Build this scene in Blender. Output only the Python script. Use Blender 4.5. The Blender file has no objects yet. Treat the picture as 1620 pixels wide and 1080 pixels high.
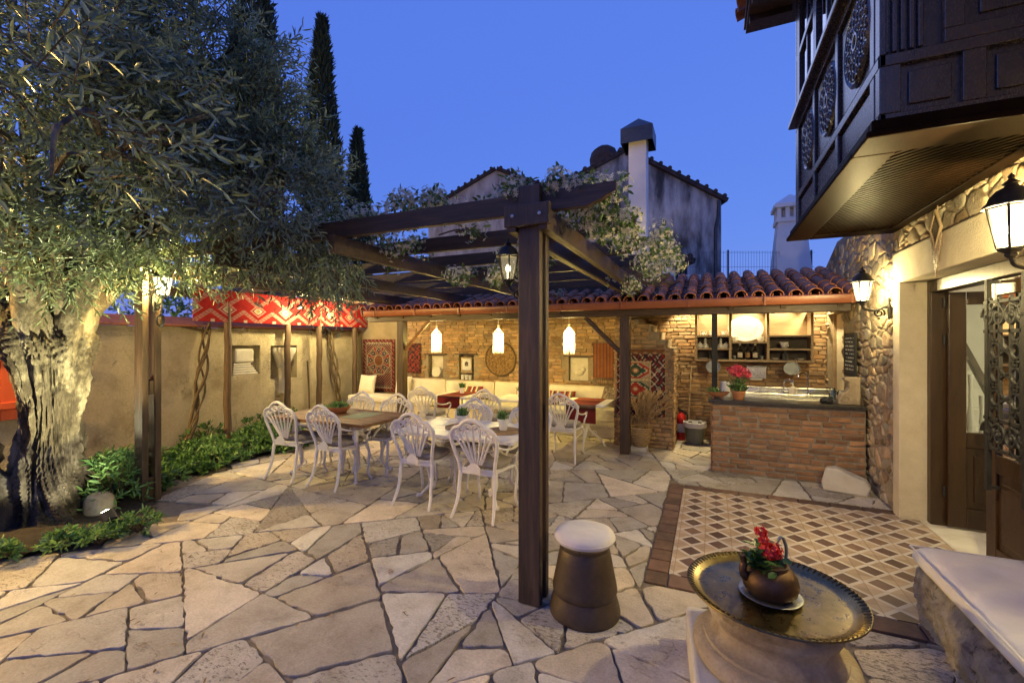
import bpy, math, random
import numpy as np
from mathutils import Vector, Matrix, noise
R = math.radians
SC = bpy.context.scene
COL = SC.collection
random.seed(7)
# ---------------------------------------------------------------- survey: grid x = along counter, y = along house wall
CAMX, CAMY, CAMZ, YAW, FPX = 1.031, -2.66, 1.65, R(24), 700.0
cs, sn = math.cos(YAW), math.sin(YAW)
def cam(X, Y):                       # survey station frame -> site grid
    return (CAMX + cs*X - sn*Y, CAMY + sn*X + cs*Y)
def lerp(a, b, t): return a + (b-a)*t
ROOT = {}
# ---------------------------------------------------------------- mesh builder
class MB:
    def __init__(s):
        s.v = []; s.f = []; s.t = []; s.m = []; s.mi = 0; s.tint = (1, 1, 1, 0)
    def add(s, vs, fs):
        o = len(s.v)
        s.v.extend([tuple(v) for v in vs]); s.t.extend([s.tint]*len(vs))
        for f in fs:
            s.f.append(tuple(i+o for i in f)); s.m.append(s.mi)
    def box(s, x0, x1, y0, y1, z0, z1, M=None):
        vs = [Vector(p) for p in ((x0,y0,z0),(x1,y0,z0),(x1,y1,z0),(x0,y1,z0),(x0,y0,z1),(x1,y0,z1),(x1,y1,z1),(x0,y1,z1))]
        if M is not None: vs = [M @ v for v in vs]
        s.add(vs, [(0,3,2,1),(4,5,6,7),(0,1,5,4),(1,2,6,5),(2,3,7,6),(3,0,4,7)])
    def bar(s, p, q, w, h, up=(0,0,1)):           # rectangular bar from p to q
        p = Vector(p); q = Vector(q); d = (q-p); L = d.length; d.normalize()
        x = d.cross(Vector(up))
        if x.length < 1e-4: x = d.cross(Vector((0,1,0)))
        x.normalize(); z = x.cross(d)
        vs = []
        for e in (p, q):
            for a, b in ((-1,-1),(1,-1),(1,1),(-1,1)):
                vs.append(e + x*a*w/2 + z*b*h/2)
        s.add(vs, [(3,2,1,0),(4,5,6,7),(0,1,5,4),(1,2,6,5),(2,3,7,6),(3,0,4,7)])
    def tube(s, pts, r, n=8, closed=False, cap=True):
        pts = [Vector(p) for p in pts]; k = len(pts)
        rs = r if isinstance(r, (list, tuple)) else [r]*k
        tang = []
        for i in range(k):
            if closed: d = pts[(i+1) % k]-pts[i-1]
            else: d = pts[min(i+1, k-1)]-pts[max(i-1, 0)]
            if d.length < 1e-9: d = Vector((0,0,1))
            tang.append(d.normalized())
        ref = Vector((0,0,1)) if abs(tang[0].z) < .9 else Vector((1,0,0))
        x = tang[0].cross(ref).normalized(); vs = []
        for i in range(k):
            t = tang[i]
            x = (x - t*x.dot(t))
            if x.length < 1e-6: x = t.orthogonal()
            x.normalize(); y = t.cross(x)
            for j in range(n):
                a = 2*math.pi*j/n
                vs.append(pts[i] + (x*math.cos(a)+y*math.sin(a))*rs[i])
        fs = []
        for i in range(k if closed else k-1):
            for j in range(n):
                a = i*n+j; b = i*n+(j+1) % n; c = ((i+1) % k)*n+(j+1) % n; d = ((i+1) % k)*n+j
                fs.append((a, b, c, d))
        if cap and not closed:
            fs.append(tuple(range(n))[::-1]); fs.append(tuple((k-1)*n+j for j in range(n)))
        s.add(vs, fs)
    def lathe(s, prof, n=24, c=(0,0,0), M=None, jit=None):
        vs = []; c = Vector(c)
        for (r, z) in prof:
            for j in range(n):
                a = 2*math.pi*j/n
                p = Vector((r*math.cos(a), r*math.sin(a), z))
                if jit: p = jit(p, a)
                if M is not None: p = M @ p
                vs.append(p + c)
        fs = []
        for i in range(len(prof)-1):
            for j in range(n):
                fs.append((i*n+j, i*n+(j+1) % n, (i+1)*n+(j+1) % n, (i+1)*n+j))
        if prof[0][0] > 1e-5: fs.append(tuple(range(n))[::-1])
        if prof[-1][0] > 1e-5: fs.append(tuple((len(prof)-1)*n+j for j in range(n)))
        s.add(vs, fs)
    def prism(s, poly, d0, d1, o=(0,0,0), u=(1,0,0), w=(0,0,1)):   # polygon in plane (u,w), thick along u x w
        o = Vector(o); u = Vector(u); w = Vector(w); nrm = u.cross(w)
        n = len(poly)
        vs = [o+u*p[0]+w*p[1]+nrm*d0 for p in poly]+[o+u*p[0]+w*p[1]+nrm*d1 for p in poly]
        fs = [tuple(range(n))[::-1], tuple(range(n, 2*n))]+[(i, (i+1) % n, n+(i+1) % n, n+i) for i in range(n)]
        s.add(vs, fs)
    def ball(s, c, r, n=10, m=7, sc=(1,1,1)):
        prof = [(max(1e-6, r*math.sin(math.pi*i/m)), -r*math.cos(math.pi*i/m)) for i in range(m+1)]
        s.lathe(prof, n, c, Matrix.Diagonal((sc[0], sc[1], sc[2])).to_3x3())
    def build(s, name, mat, parent=None, smooth=None, bevel=0, seg=2, sub=0, kind=None):
        me = bpy.data.meshes.new(name)
        vs = s.v; M = None
        if parent is not None: M = ROOT.get(parent.name)
        if M is not None:
            inv = M.inverted(); vs = [tuple(inv @ Vector(v)) for v in vs]
        me.from_pydata(vs, [], s.f); me.update()
        mats = mat if isinstance(mat, (list, tuple)) else [mat]
        for m in mats: me.materials.append(m)
        if len(mats) > 1: me.polygons.foreach_set('material_index', s.m)
        if s.t:
            a = me.attributes.new('tint', 'FLOAT_COLOR', 'POINT')
            a.data.foreach_set('color', np.array(s.t, dtype=np.float32).ravel())
        if smooth is not None:
            me.polygons.foreach_set('use_smooth', [True]*len(me.polygons))
            me.set_sharp_from_angle(angle=R(smooth))
        o = bpy.data.objects.new(name, me); COL.objects.link(o)
        if parent is not None:
            o.parent = parent; ROOT[o.name] = M if M is not None else Matrix()
        if bevel:
            b = o.modifiers.new('bevel', 'BEVEL'); b.width = bevel; b.segments = seg; b.limit_method = 'ANGLE'; b.angle_limit = R(40)
        if sub:
            b = o.modifiers.new('sub', 'SUBSURF'); b.levels = sub; b.render_levels = sub
        if kind: o['kind'] = kind
        return o
def tag(o, label, cat, group=None):
    o['label'] = label; o['category'] = cat
    if group: o['group'] = group
    return o
def thing(name, label, cat, loc=(0,0,0), rotz=0, group=None):
    o = bpy.data.objects.new(name, None); COL.objects.link(o)
    o.location = loc; o.rotation_euler = (0, 0, rotz); o.empty_display_size = .1
    ROOT[o.name] = Matrix.Translation(loc) @ Matrix.Rotation(rotz, 4, 'Z')
    return tag(o, label, cat, group)
def copy_tree(o, parent=None):
    c = o.copy(); COL.objects.link(c); c.parent = parent
    for ch in list(o.children): copy_tree(ch, c)
    return c
def dup(o, loc, rotz=0, label=None, group=None):
    c = copy_tree(o); c.location = loc; c.rotation_euler = (0, 0, rotz)
    if label: c['label'] = label
    if group: c['group'] = group
    return c
def smooth_path(pts, k=6, closed=False):
    P = [Vector(p) for p in pts]; n = len(P); out = []
    rng = range(n) if closed else range(n-1)
    for i in rng:
        p0 = P[i-1] if (closed or i > 0) else P[0]*2-P[1]
        p1 = P[i]; p2 = P[(i+1) % n]
        p3 = P[(i+2) % n] if (closed or i+2 < n) else P[-1]*2-P[-2]
        for j in range(k):
            t = j/k
            out.append(.5*((2*p1)+(p2-p0)*t+(2*p0-5*p1+4*p2-p3)*t*t+(3*p1-p0-3*p2+p3)*t*t*t))
    if not closed: out.append(P[-1])
    return out
def nz(x, y, z, s=1.0): return noise.noise(Vector((x*s, y*s, z*s)))
# ---------------------------------------------------------------- numpy leaf meshes
def np_mesh(name, V, F, mat, parent, tint=None, mi=None, smooth=False, kind=None):
    V = np.asarray(V, dtype=np.float64).reshape(-1, 3)
    M = ROOT.get(parent.name) if parent is not None else None
    if M is not None:
        inv = np.array(M.inverted()); V = V @ inv[:3, :3].T + inv[:3, 3]
    me = bpy.data.meshes.new(name); F = np.asarray(F, dtype=np.int32); k = F.shape[1]; n = len(F)
    me.vertices.add(len(V)); me.vertices.foreach_set('co', V.astype(np.float32).ravel())
    me.loops.add(n*k); me.loops.foreach_set('vertex_index', F.ravel())
    me.polygons.add(n); me.polygons.foreach_set('loop_start', np.arange(0, n*k, k, dtype=np.int32))
    me.update(calc_edges=True); me.validate()
    mats = mat if isinstance(mat, (list, tuple)) else [mat]
    for m in mats: me.materials.append(m)
    if mi is not None: me.polygons.foreach_set('material_index', np.asarray(mi, dtype=np.int32))
    if tint is not None:
        a = me.attributes.new('tint', 'FLOAT_COLOR', 'POINT'); a.data.foreach_set('color', np.asarray(tint, dtype=np.float32).ravel())
    o = bpy.data.objects.new(name, me); COL.objects.link(o)
    if parent is not None:
        o.parent = parent; ROOT[o.name] = M if M is not None else Matrix()
    if kind: o['kind'] = kind
    return o
def unit(a): return a/np.maximum(np.linalg.norm(a, axis=1, keepdims=True), 1e-9)
def leaf_arrays(P, D, Nn, L, W, fold=.25, wide=.45):
    """P base points, D directions, Nn rough normals; returns V (N*6), F quads"""
    D = unit(D); S = unit(np.cross(D, Nn)); U = np.cross(S, D)
    L = L[:, None]; W = W[:, None]; n = len(P)
    V = np.empty((n, 6, 3))
    V[:, 0] = P
    V[:, 1] = P + D*L*.33 + S*W*.5 + U*W*fold
    V[:, 2] = P + D*L*.72 + S*W*.36 + U*W*fold*.7
    V[:, 3] = P + D*L - U*L*.08
    V[:, 4] = P + D*L*.72 - S*W*.36 + U*W*fold*.7
    V[:, 5] = P + D*L*.33 - S*W*.5 + U*W*fold
    b = np.arange(n)[:, None]*6
    F = np.concatenate([b+np.array([[0, 1, 2, 3]]), b+np.array([[0, 3, 4, 5]])], axis=0)
    return V.reshape(-1, 3), F
def sprays(rs, C, Dm, tl, k, leafL, leafW, spread=.9, droop=.25):
    """twigs at C (N,3) heading Dm; k leaves each"""
    n = len(C); Dm = unit(Dm)
    A = unit(np.cross(Dm, rs.normal(size=(n, 3)))); B = np.cross(Dm, A)
    P = []; D = []
    for i in range(k):
        t = (i+.6)/k
        ang = (i*2.4)+rs.uniform(-.5, .5, n)
        side = A*np.cos(ang)[:, None]+B*np.sin(ang)[:, None]
        P.append(C + Dm*(tl*t)[:, None] - np.array([0, 0, 1])*(droop*tl*t*t)[:, None])
        D.append(Dm*(.75) + side*spread*(1-.35*t) - np.array([0, 0, .15]))
    P = np.concatenate(P); D = np.concatenate(D); m = len(P)
    L = leafL*rs.uniform(.5, 1.35, m); W = leafW*rs.uniform(.75, 1.2, m)
    return leaf_arrays(P, D, rs.normal(size=(m, 3)), L, W)
def leaf_tint(rs, nleaf, per, lo, hi, hue=.12):
    v = rs.uniform(lo, hi, nleaf)[:, None]; h = rs.uniform(-hue, hue, nleaf)[:, None]
    t = np.concatenate([v*(1+h), v, v*(1-h), np.ones_like(v)], axis=1)
    return np.repeat(t, per, axis=0)
# ---------------------------------------------------------------- 2-D crazy paving / rubble
def area2(p): return .5*sum(p[i][0]*p[(i+1) % len(p)][1]-p[(i+1) % len(p)][0]*p[i][1] for i in range(len(p)))
def clip(poly, px, py, nx, ny):            # keep side where (p-P).n >= 0
    out = []; n = len(poly)
    for i in range(n):
        a = poly[i]; b = poly[(i+1) % n]
        da = (a[0]-px)*nx+(a[1]-py)*ny; db = (b[0]-px)*nx+(b[1]-py)*ny
        if da >= 0: out.append(a)
        if (da > 0 > db) or (da < 0 < db):
            t = da/(da-db); out.append((a[0]+(b[0]-a[0])*t, a[1]+(b[1]-a[1])*t))
    return out
def crazy(poly, amin, amax, rg, stretch=1.0, jig=.5, lead=0.0):
    out = []; st = [poly]
    while st:
        p = st.pop()
        if len(p) < 3: continue
        A = abs(area2(p)); lim = math.exp(rg.uniform(math.log(amin), math.log(amax)))
        if A < lim*1.35: out.append(p); continue
        cx = sum(q[0] for q in p)/len(p); cy = sum(q[1] for q in p)/len(p)
        sxx = sum((q[0]-cx)**2 for q in p); syy = sum((q[1]-cy)**2 for q in p)*stretch*stretch; sxy = sum((q[0]-cx)*(q[1]-cy) for q in p)*stretch
        th = .5*math.atan2(2*sxy, sxx-syy)+rg.gauss(0, jig)
        nx, ny = math.cos(th), math.sin(th)/1.0
        ext = math.sqrt(A)*.22
        px = cx+rg.uniform(-ext, ext)*nx; py = cy+rg.uniform(-ext, ext)*ny
        a = clip(p, px, py, nx, ny); b = clip(p, px, py, -nx, -ny)
        if len(a) < 3 or len(b) < 3: out.append(p); continue
        st += [a, b]
    return out
def cells(poly, rg, amean, ys=1.5, ragged=.9):
    """rounded block-like cells of mixed size filling poly (for rubble masonry)"""
    xs = [p[0] for p in poly]; zs = [p[1] for p in poly]; x0, x1, z0, z1 = min(xs), max(xs), min(zs), max(zs)
    pts = []; tries = 0; n = int(abs(area2(poly))/amean)
    while len(pts) < n and tries < n*40:
        tries += 1; p = (rg.uniform(x0, x1), rg.uniform(z0, z1), rg.choice((.55, .8, 1, 1.45))); ok = True
        rm = .62*math.sqrt(amean)
        for q in pts:
            if math.hypot(p[0]-q[0], (p[1]-q[1])*ys) < rm*(p[2]+q[2])*.5*ragged*1.15: ok = False; break
        if ok: pts.append(p)
    out = []
    for p in pts:
        c = poly if area2(poly) > 0 else poly[::-1]
        near = sorted(((math.hypot(p[0]-q[0], (p[1]-q[1])*ys), q) for q in pts if q is not p))[:22]
        for d, q in near:
            dx, dz = p[0]-q[0], (p[1]-q[1])*ys; w = p[2]/(p[2]+q[2])
            mx, mz = p[0]+(q[0]-p[0])*w, p[1]+(q[1]-p[1])*w
            c = clip(c, mx, mz, dx, dz*ys)
            if len(c) < 3: break
        if len(c) >= 3: out.append(c)
    return out
def subtract_rect(polys, x0, x1, y0, y1):
    out = []
    for p in polys:
        xs = [q[0] for q in p]; ys = [q[1] for q in p]
        if max(xs) <= x0 or min(xs) >= x1 or max(ys) <= y0 or min(ys) >= y1: out.append(p); continue
        r = p
        for (px, py, nx, ny) in ((x0,y0,-1,0),(x1,y0,1,0),(x0,y0,0,-1),(x0,y1,0,1)):
            o = clip(r, px, py, nx, ny)
            if len(o) >= 3 and abs(area2(o)) > .004: out.append(o)
            r = clip(r, px, py, -nx, -ny)
            if len(r) < 3: break
    return out
def inset(poly, d):
    if area2(poly) < 0: poly = poly[::-1]
    r = poly; n = len(poly)
    for i in range(n):
        a = poly[i]; b = poly[(i+1) % n]
        ex, ey = b[0]-a[0], b[1]-a[1]; l = math.hypot(ex, ey)
        if l < 1e-6: continue
        nx, ny = -ey/l, ex/l
        r = clip(r, a[0]+nx*d, a[1]+ny*d, nx, ny)
        if len(r) < 3: return []
    return r
def organic(poly, rg, rad, step, jit):
    """cut corners, subdivide and roughen the outline"""
    pts = []; n = len(poly)
    for i in range(n):
        p = Vector(poly[i]); a = Vector(poly[i-1]); b = Vector(poly[(i+1) % n])
        la = (a-p).length; lb = (b-p).length
        if la < 1e-5 or lb < 1e-5: continue
        k = rg.uniform(.4, 1.5)
        q0 = p+(a-p)*min(.35, rad*k/la); q1 = p+(b-p)*min(.35, rad*k/lb)
        pts += [q0, (q0+q1+p)/3, q1]
    out = []; n = len(pts)
    for i in range(n):
        a = pts[i]; b = pts[(i+1) % n]; l = (b-a).length; m = max(1, int(l/step))
        for j in range(m):
            q = a+(b-a)*(j/m)
            if j: q = q+Vector((rg.gauss(0, jit), rg.gauss(0, jit)))
            out.append(q)
    return out
def stone(mb, pts, d0, d1, bev, o, u, w, nrm, bulge=0, tilt=(0, 0), rough=0, rg=random):
    n = len(pts); c = sum(pts, Vector((0, 0)))/n
    def P(q, d): return o+u*q.x+w*q.y+nrm*d
    def sl(q): return (q.x-c.x)*tilt[0]+(q.y-c.y)*tilt[1]
    rings = [[P(q, d0) for q in pts], [P(q, d1-bev+sl(q)) for q in pts]]
    def shr(q, dist):
        l = (c-q).length
        return q+(c-q)*min(.8, dist/max(l, 1e-4))
    i1 = [shr(q, bev) for q in pts]
    rings.append([P(q, d1+sl(q)) for q in i1])
    if bulge:
        for fr, bu in ((.3, .6), (.62, .95)):
            ii = [q+(c-q)*fr for q in i1]
            rings.append([P(q, d1+sl(q)+bulge*bu+rg.gauss(0, rough)) for q in ii])
    vs = [v for r in rings for v in r]; fs = []
    for k in range(len(rings)-1):
        for i in range(n): fs.append((k*n+i, k*n+(i+1) % n, (k+1)*n+(i+1) % n, (k+1)*n+i))
    if bulge:
        vs.append(P(c, d1+bulge)); L = len(vs)-1; k = len(rings)-1
        for i in range(n): fs.append((k*n+i, k*n+(i+1) % n, L))
    else:
        fs.append(tuple((len(rings)-1)*n+i for i in range(n)))
    mb.add(vs, fs)
def brickwork(mb, o, u, nrm, w, h, rg, pal, L=.205, H=.052, gap=.011, d=.022, skip=None, jit=.004, stepend=None):
    """courses of single bricks standing proud of plane at o; u along wall"""
    o = Vector(o); u = Vector(u).normalized(); nrm = Vector(nrm).normalized(); up = Vector((0, 0, 1)); z = gap; row = 0
    while z+H < h+.005:
        hh = H*rg.uniform(.85, 1.1)
        if z+hh > h: break
        x = -(L*.5 if row % 2 else 0)+rg.uniform(-.03, .0); xe = w
        while x < xe:
            l = L*rg.choice((.55, .95, 1, 1, 1.08)); a = max(x, 0)+gap/2; b = min(x+l, w)-gap/2; x += l
            if b-a < .02: continue
            if skip and skip((a+b)/2, z+hh/2, a, b, z, z+hh): continue
            mb.tint = rg.choice(pal); v = rg.uniform(.72, 1.2); mb.tint = (mb.tint[0]*v, mb.tint[1]*v, mb.tint[2]*v, rg.random())
            dd = d+rg.gauss(0, .003); bv = .006
            j = lambda: rg.gauss(0, jit)
            q = [(a+j(), z+j()*.6), (b+j(), z+j()*.6), (b+j(), z+hh+j()*.6), (a+j(), z+hh+j()*.6)]
            cq = ((a+b)/2, z+hh/2)
            qi = [(p[0]+(bv if p[0] < cq[0] else -bv), p[1]+(bv if p[1] < cq[1] else -bv)) for p in q]
            vs = [o+u*p[0]+up*p[1]-nrm*.004 for p in q]+[o+u*p[0]+up*p[1]+nrm*(dd-bv) for p in q]+[o+u*p[0]+up*p[1]+nrm*(dd+rg.gauss(0, .0015)) for p in qi]
            fs = [(i, (i+1) % 4, 4+(i+1) % 4, 4+i) for i in range(4)]+[(4+i, 4+(i+1) % 4, 8+(i+1) % 4, 8+i) for i in range(4)]+[(8, 9, 10, 11)]
            if u.cross(up).dot(nrm) < 0: fs = [f[::-1] for f in fs]
            mb.add(vs, fs)
        z += hh+gap; row += 1
    mb.tint = (1, 1, 1, 0)
# ---------------------------------------------------------------- materials
MT = {}
def node(nt, typ, ins=None, **pr):
    n = nt.nodes.new(typ)
    for k, v in pr.items(): setattr(n, k, v)
    for k, v in (ins or {}).items():
        if isinstance(v, bpy.types.NodeSocket): nt.links.new(v, n.inputs[k])
        else: n.inputs[k].default_value = v
    return n
def c4(c): return (c[0], c[1], c[2], 1)
def new_mat(name):
    m = bpy.data.materials.new(name); m.use_nodes = True; nt = m.node_tree
    b = nt.nodes['Principled BSDF']; MT[name] = m
    return m, nt, b
def ramp(nt, fac, stops, interp='LINEAR'):
    r = node(nt, 'ShaderNodeValToRGB', {'Fac': fac}); e = r.color_ramp; e.interpolation = interp
    while len(e.elements) < len(stops): e.elements.new(.5)
    for el, (p, c) in zip(e.elements, stops): el.position = p; el.color = c4(c)
    return r.outputs['Color']
def mix(nt, f, a, b, mode='MIX'):
    n = node(nt, 'ShaderNodeMix', data_type='RGBA', blend_type=mode)
    for i, v in ((0, f), (6, a), (7, b)):
        if isinstance(v, bpy.types.NodeSocket): nt.links.new(v, n.inputs[i])
        else: n.inputs[i].default_value = c4(v) if isinstance(v, tuple) and len(v) == 3 else v
    return n.outputs[2]
def mth(nt, op, a, b=0.0, clamp=False):
    n = node(nt, 'ShaderNodeMath', operation=op, use_clamp=clamp)
    for i, v in ((0, a), (1, b)):
        if isinstance(v, bpy.types.NodeSocket): nt.links.new(v, n.inputs[i])
        else: n.inputs[i].default_value = v
    return n.outputs[0]
def surf(name, stops, scale=6, rough=(.6, .8), bump=.2, bscale=50, bdist=.01, metal=0, stretch=(1, 1, 1), tint=False, detail=8, spec=.4, dirt=None, sss=0, coat=0, pits=None, blotch=None, cracks=None, grain=None):
    m, nt, b = new_mat(name)
    tc = node(nt, 'ShaderNodeTexCoord').outputs['Object']
    mp = node(nt, 'ShaderNodeMapping', {'Vector': tc, 'Scale': stretch}).outputs[0]
    n1 = node(nt, 'ShaderNodeTexNoise', {'Vector': mp, 'Scale': scale, 'Detail': detail, 'Roughness': .62}).outputs['Fac']
    if len(stops) == 1: stops = [(0.3, tuple(x*.85 for x in stops[0])), (.7, stops[0])]
    col = ramp(nt, n1, stops)
    if tint:
        at = node(nt, 'ShaderNodeAttribute', attribute_name='tint')
        col = mix(nt, 1.0, col, at.outputs['Color'], 'MULTIPLY')
    if blotch:     # (colour, scale, low, high, amount) stains with a shape of their own
        n3 = node(nt, 'ShaderNodeTexNoise', {'Vector': tc, 'Scale': blotch[1], 'Detail': 9, 'Roughness': .65}).outputs['Fac']
        f = node(nt, 'ShaderNodeMapRange', {'Value': n3, 'From Min': blotch[2], 'From Max': blotch[3], 'To Max': blotch[4]}).outputs[0]
        col = mix(nt, f, col, blotch[0])
    n2 = node(nt, 'ShaderNodeTexNoise', {'Vector': mp, 'Scale': bscale, 'Detail': 10, 'Roughness': .7}).outputs['Fac']
    hgt = mth(nt, 'ADD', n2, mth(nt, 'MULTIPLY', n1, .7))
    if pits:       # (scale, threshold, colour): travertine holes, more on some stones (tint alpha)
        ns = node(nt, 'ShaderNodeTexNoise', {'Vector': node(nt, 'ShaderNodeMapping', {'Vector': tc, 'Scale': (1, 2.2, 1), 'Rotation': (0, 0, .6)}).outputs[0], 'Scale': pits[0], 'Detail': 6, 'Roughness': .75}).outputs['Fac']
        at2 = node(nt, 'ShaderNodeAttribute', attribute_name='tint').outputs['Alpha']
        thr = mth(nt, 'SUBTRACT', pits[1], mth(nt, 'MULTIPLY', at2, .13))
        f = node(nt, 'ShaderNodeMapRange', {'Value': mth(nt, 'SUBTRACT', ns, thr), 'From Min': 0.0, 'From Max': .035}).outputs[0]
        col = mix(nt, mth(nt, 'MULTIPLY', f, .8), col, pits[2]); hgt = mth(nt, 'SUBTRACT', hgt, mth(nt, 'MULTIPLY', f, .8))
    if grain:      # fine light/dark mottling of the surface itself
        ng = node(nt, 'ShaderNodeTexNoise', {'Vector': tc, 'Scale': grain[0], 'Detail': 6, 'Roughness': .75}).outputs['Fac']
        col = mix(nt, 1.0, col, ramp(nt, ng, [(.32, (1-grain[1],)*3), (.68, (1+grain[1],)*3)]), 'MULTIPLY'); hgt = mth(nt, 'ADD', hgt, mth(nt, 'MULTIPLY', ng, .5))
    if cracks:     # (scale, width, colour, stretch): thin wandering fissures
        nc = node(nt, 'ShaderNodeTexNoise', {'Vector': node(nt, 'ShaderNodeMapping', {'Vector': tc, 'Scale': cracks[3], 'Rotation': (0, 0, .9)}).outputs[0], 'Scale': cracks[0], 'Detail': 7, 'Roughness': .6}).outputs['Fac']
        ridge = mth(nt, 'ABSOLUTE', mth(nt, 'SUBTRACT', nc, .5))
        gate = node(nt, 'ShaderNodeTexNoise', {'Vector': tc, 'Scale': 1.9, 'Detail': 2}).outputs['Fac']
        f = node(nt, 'ShaderNodeMapRange', {'Value': ridge, 'From Min': cracks[1], 'From Max': 0.0}).outputs[0]
        f = mth(nt, 'MULTIPLY', f, node(nt, 'ShaderNodeMapRange', {'Value': gate, 'From Min': .46, 'From Max': .6}).outputs[0])
        col = mix(nt, mth(nt, 'MULTIPLY', f, .75), col, cracks[2]); hgt = mth(nt, 'SUBTRACT', hgt, mth(nt, 'MULTIPLY', f, .6))
    nt.links.new(col, b.inputs['Base Color'])
    rr = node(nt, 'ShaderNodeMapRange', {'Value': n2, 'From Min': .3, 'From Max': .7, 'To Min': rough[0], 'To Max': rough[1]}).outputs[0]
    nt.links.new(rr, b.inputs['Roughness'])
    b.inputs['Metallic'].default_value = metal; b.inputs['Specular IOR Level'].default_value = spec
    if coat: b.inputs['Coat Weight'].default_value = coat; b.inputs['Coat Roughness'].default_value = .25
    if sss: b.inputs['Subsurface Weight'].default_value = sss; b.inputs['Subsurface Radius'].default_value = (.02, .02, .01)
    if bump:
        bp = node(nt, 'ShaderNodeBump', {'Height': hgt, 'Strength': bump, 'Distance': bdist})
        nt.links.new(bp.outputs[0], b.inputs['Normal'])
    return m
def leafmat(name, c1, c2, rough=.5, tr=.3):
    m, nt, b = new_mat(name)
    at = node(nt, 'ShaderNodeAttribute', attribute_name='tint')
    tc = node(nt, 'ShaderNodeTexCoord').outputs['Object']
    n1 = node(nt, 'ShaderNodeTexNoise', {'Vector': tc, 'Scale': 3.0}).outputs['Fac']
    geo = node(nt, 'ShaderNodeNewGeometry').outputs['Backfacing']
    col = ramp(nt, n1, [(.35, c1), (.65, c2)])
    col = mix(nt, 1.0, col, at.outputs['Color'], 'MULTIPLY')
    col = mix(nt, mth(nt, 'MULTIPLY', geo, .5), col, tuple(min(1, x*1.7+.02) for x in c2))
    nt.links.new(col, b.inputs['Base Color']); b.inputs['Roughness'].default_value = rough
    t = node(nt, 'ShaderNodeBsdfTranslucent', {'Color': col})
    ms = node(nt, 'ShaderNodeMixShader', {0: tr, 1: b.outputs[0], 2: t.outputs[0]})
    nt.links.new(ms.outputs[0], nt.nodes['Material Output'].inputs['Surface'])
    return m
def glow(name, col, st, trans=.5):
    m, nt, b = new_mat(name); nt.nodes.remove(b)
    e = node(nt, 'ShaderNodeEmission', {'Color': c4(col), 'Strength': st}); t = node(nt, 'ShaderNodeBsdfTransparent')
    ms = node(nt, 'ShaderNodeMixShader', {0: 1-trans, 1: t.outputs[0], 2: e.outputs[0]})
    nt.links.new(ms.outputs[0], nt.nodes['Material Output'].inputs['Surface'])
    return m
def glassmat(name, tintc=(.9, .95, .93), refl=.12):
    m, nt, b = new_mat(name); nt.nodes.remove(b)
    g = node(nt, 'ShaderNodeBsdfGlossy', {'Color': (1, 1, 1, 1), 'Roughness': .03}); t = node(nt, 'ShaderNodeBsdfTransparent', {'Color': c4(tintc)})
    fr = node(nt, 'ShaderNodeFresnel', {'IOR': 1.5}); f = mth(nt, 'ADD', fr.outputs[0], refl*.3, True)
    ms = node(nt, 'ShaderNodeMixShader', {0: f, 1: t.outputs[0], 2: g.outputs[0]})
    nt.links.new(ms.outputs[0], nt.nodes['Material Output'].inputs['Surface'])
    return m
WOOD = surf('dark_stained_wood', [(.3, (.026, .014, .008)), (.5, (.050, .029, .016)), (.7, (.095, .056, .031))], 6, (.32, .62), .5, 26, .006, stretch=(5, 5, .4), spec=.5)
WOODH = surf('dark_beam_wood', [(.3, (.026, .014, .008)), (.5, (.050, .028, .015)), (.72, (.092, .052, .028))], 6, (.35, .65), .5, 26, .006, stretch=(.4, 5, 5), spec=.5)
BAYW = surf('painted_dark_joinery', [(.3, (.028, .022, .022)), (.7, (.048, .037, .035))], 6, (.20, .32), 0, 60, .001, stretch=(2, 2, .8), spec=.9)
DOORW = surf('varnished_brown_door_wood', [(.3, (.022, .010, .004)), (.7, (.045, .022, .008))], 6, (.25, .42), .12, 40, .002, stretch=(4, 4, .5), spec=.5)
TABLEW = surf('warm_table_planks', [(.3, (.105, .048, .018)), (.5, (.185, .088, .033)), (.72, (.26, .14, .056))], 4, (.5, .7), .15, 40, .002, stretch=(.6, 5, 4), spec=.3)
POLEW = surf('weathered_round_pole', [(.3, (.06, .036, .02)), (.7, (.13, .08, .045))], 7, (.6, .85), .4, 40, .005, stretch=(4, 4, .6))
LTWOOD = surf('pale_shelf_wood', [(.3, (.30, .21, .12)), (.7, (.43, .32, .195))], 6, (.45, .6), .1, 40, .002, stretch=(.6, 3, 3))
PLASTER = surf('rough_cream_plaster', [(.25, (.42, .345, .22)), (.5, (.54, .455, .31)), (.75, (.60, .52, .37))], 2.2, (.8, .95), 1.0, 42, .05, detail=10, blotch=((.27, .21, .13), 1.5, .50, .68, .75), grain=(30, .12), cracks=(1.6, .004, (.2, .15, .09), (1, 1, 1)))
CORNERP = surf('shadow_toned_brown_render', [(.3, (.15, .115, .065)), (.7, (.24, .185, .11))], 3, (.8, .95), .5, 60, .01)  # brown render, its colour deepened to carry the shadow of the corner
PLASTER2 = surf('smooth_cream_render', [(.3, (.48, .41, .29)), (.7, (.60, .53, .40))], 5, (.75, .9), .8, 60, .012, blotch=((.36, .29, .2), 3, .56, .75, .45))
FLAG = surf('travertine_flagstone', [(.25, (.31, .265, .195)), (.42, (.47, .415, .33)), (.6, (.57, .515, .425)), (.8, (.36, .31, .235))], 4.5, (.45, .78), .6, 30, .009, cracks=(2.6, .006, (.13, .10, .075), (1, 2.6, 1)), grain=(75, .20), tint=True, detail=12, spec=.4, pits=(24, .665, (.15, .12, .09)), blotch=((.33, .26, .19), 1.7, .53, .7, .6))
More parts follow.
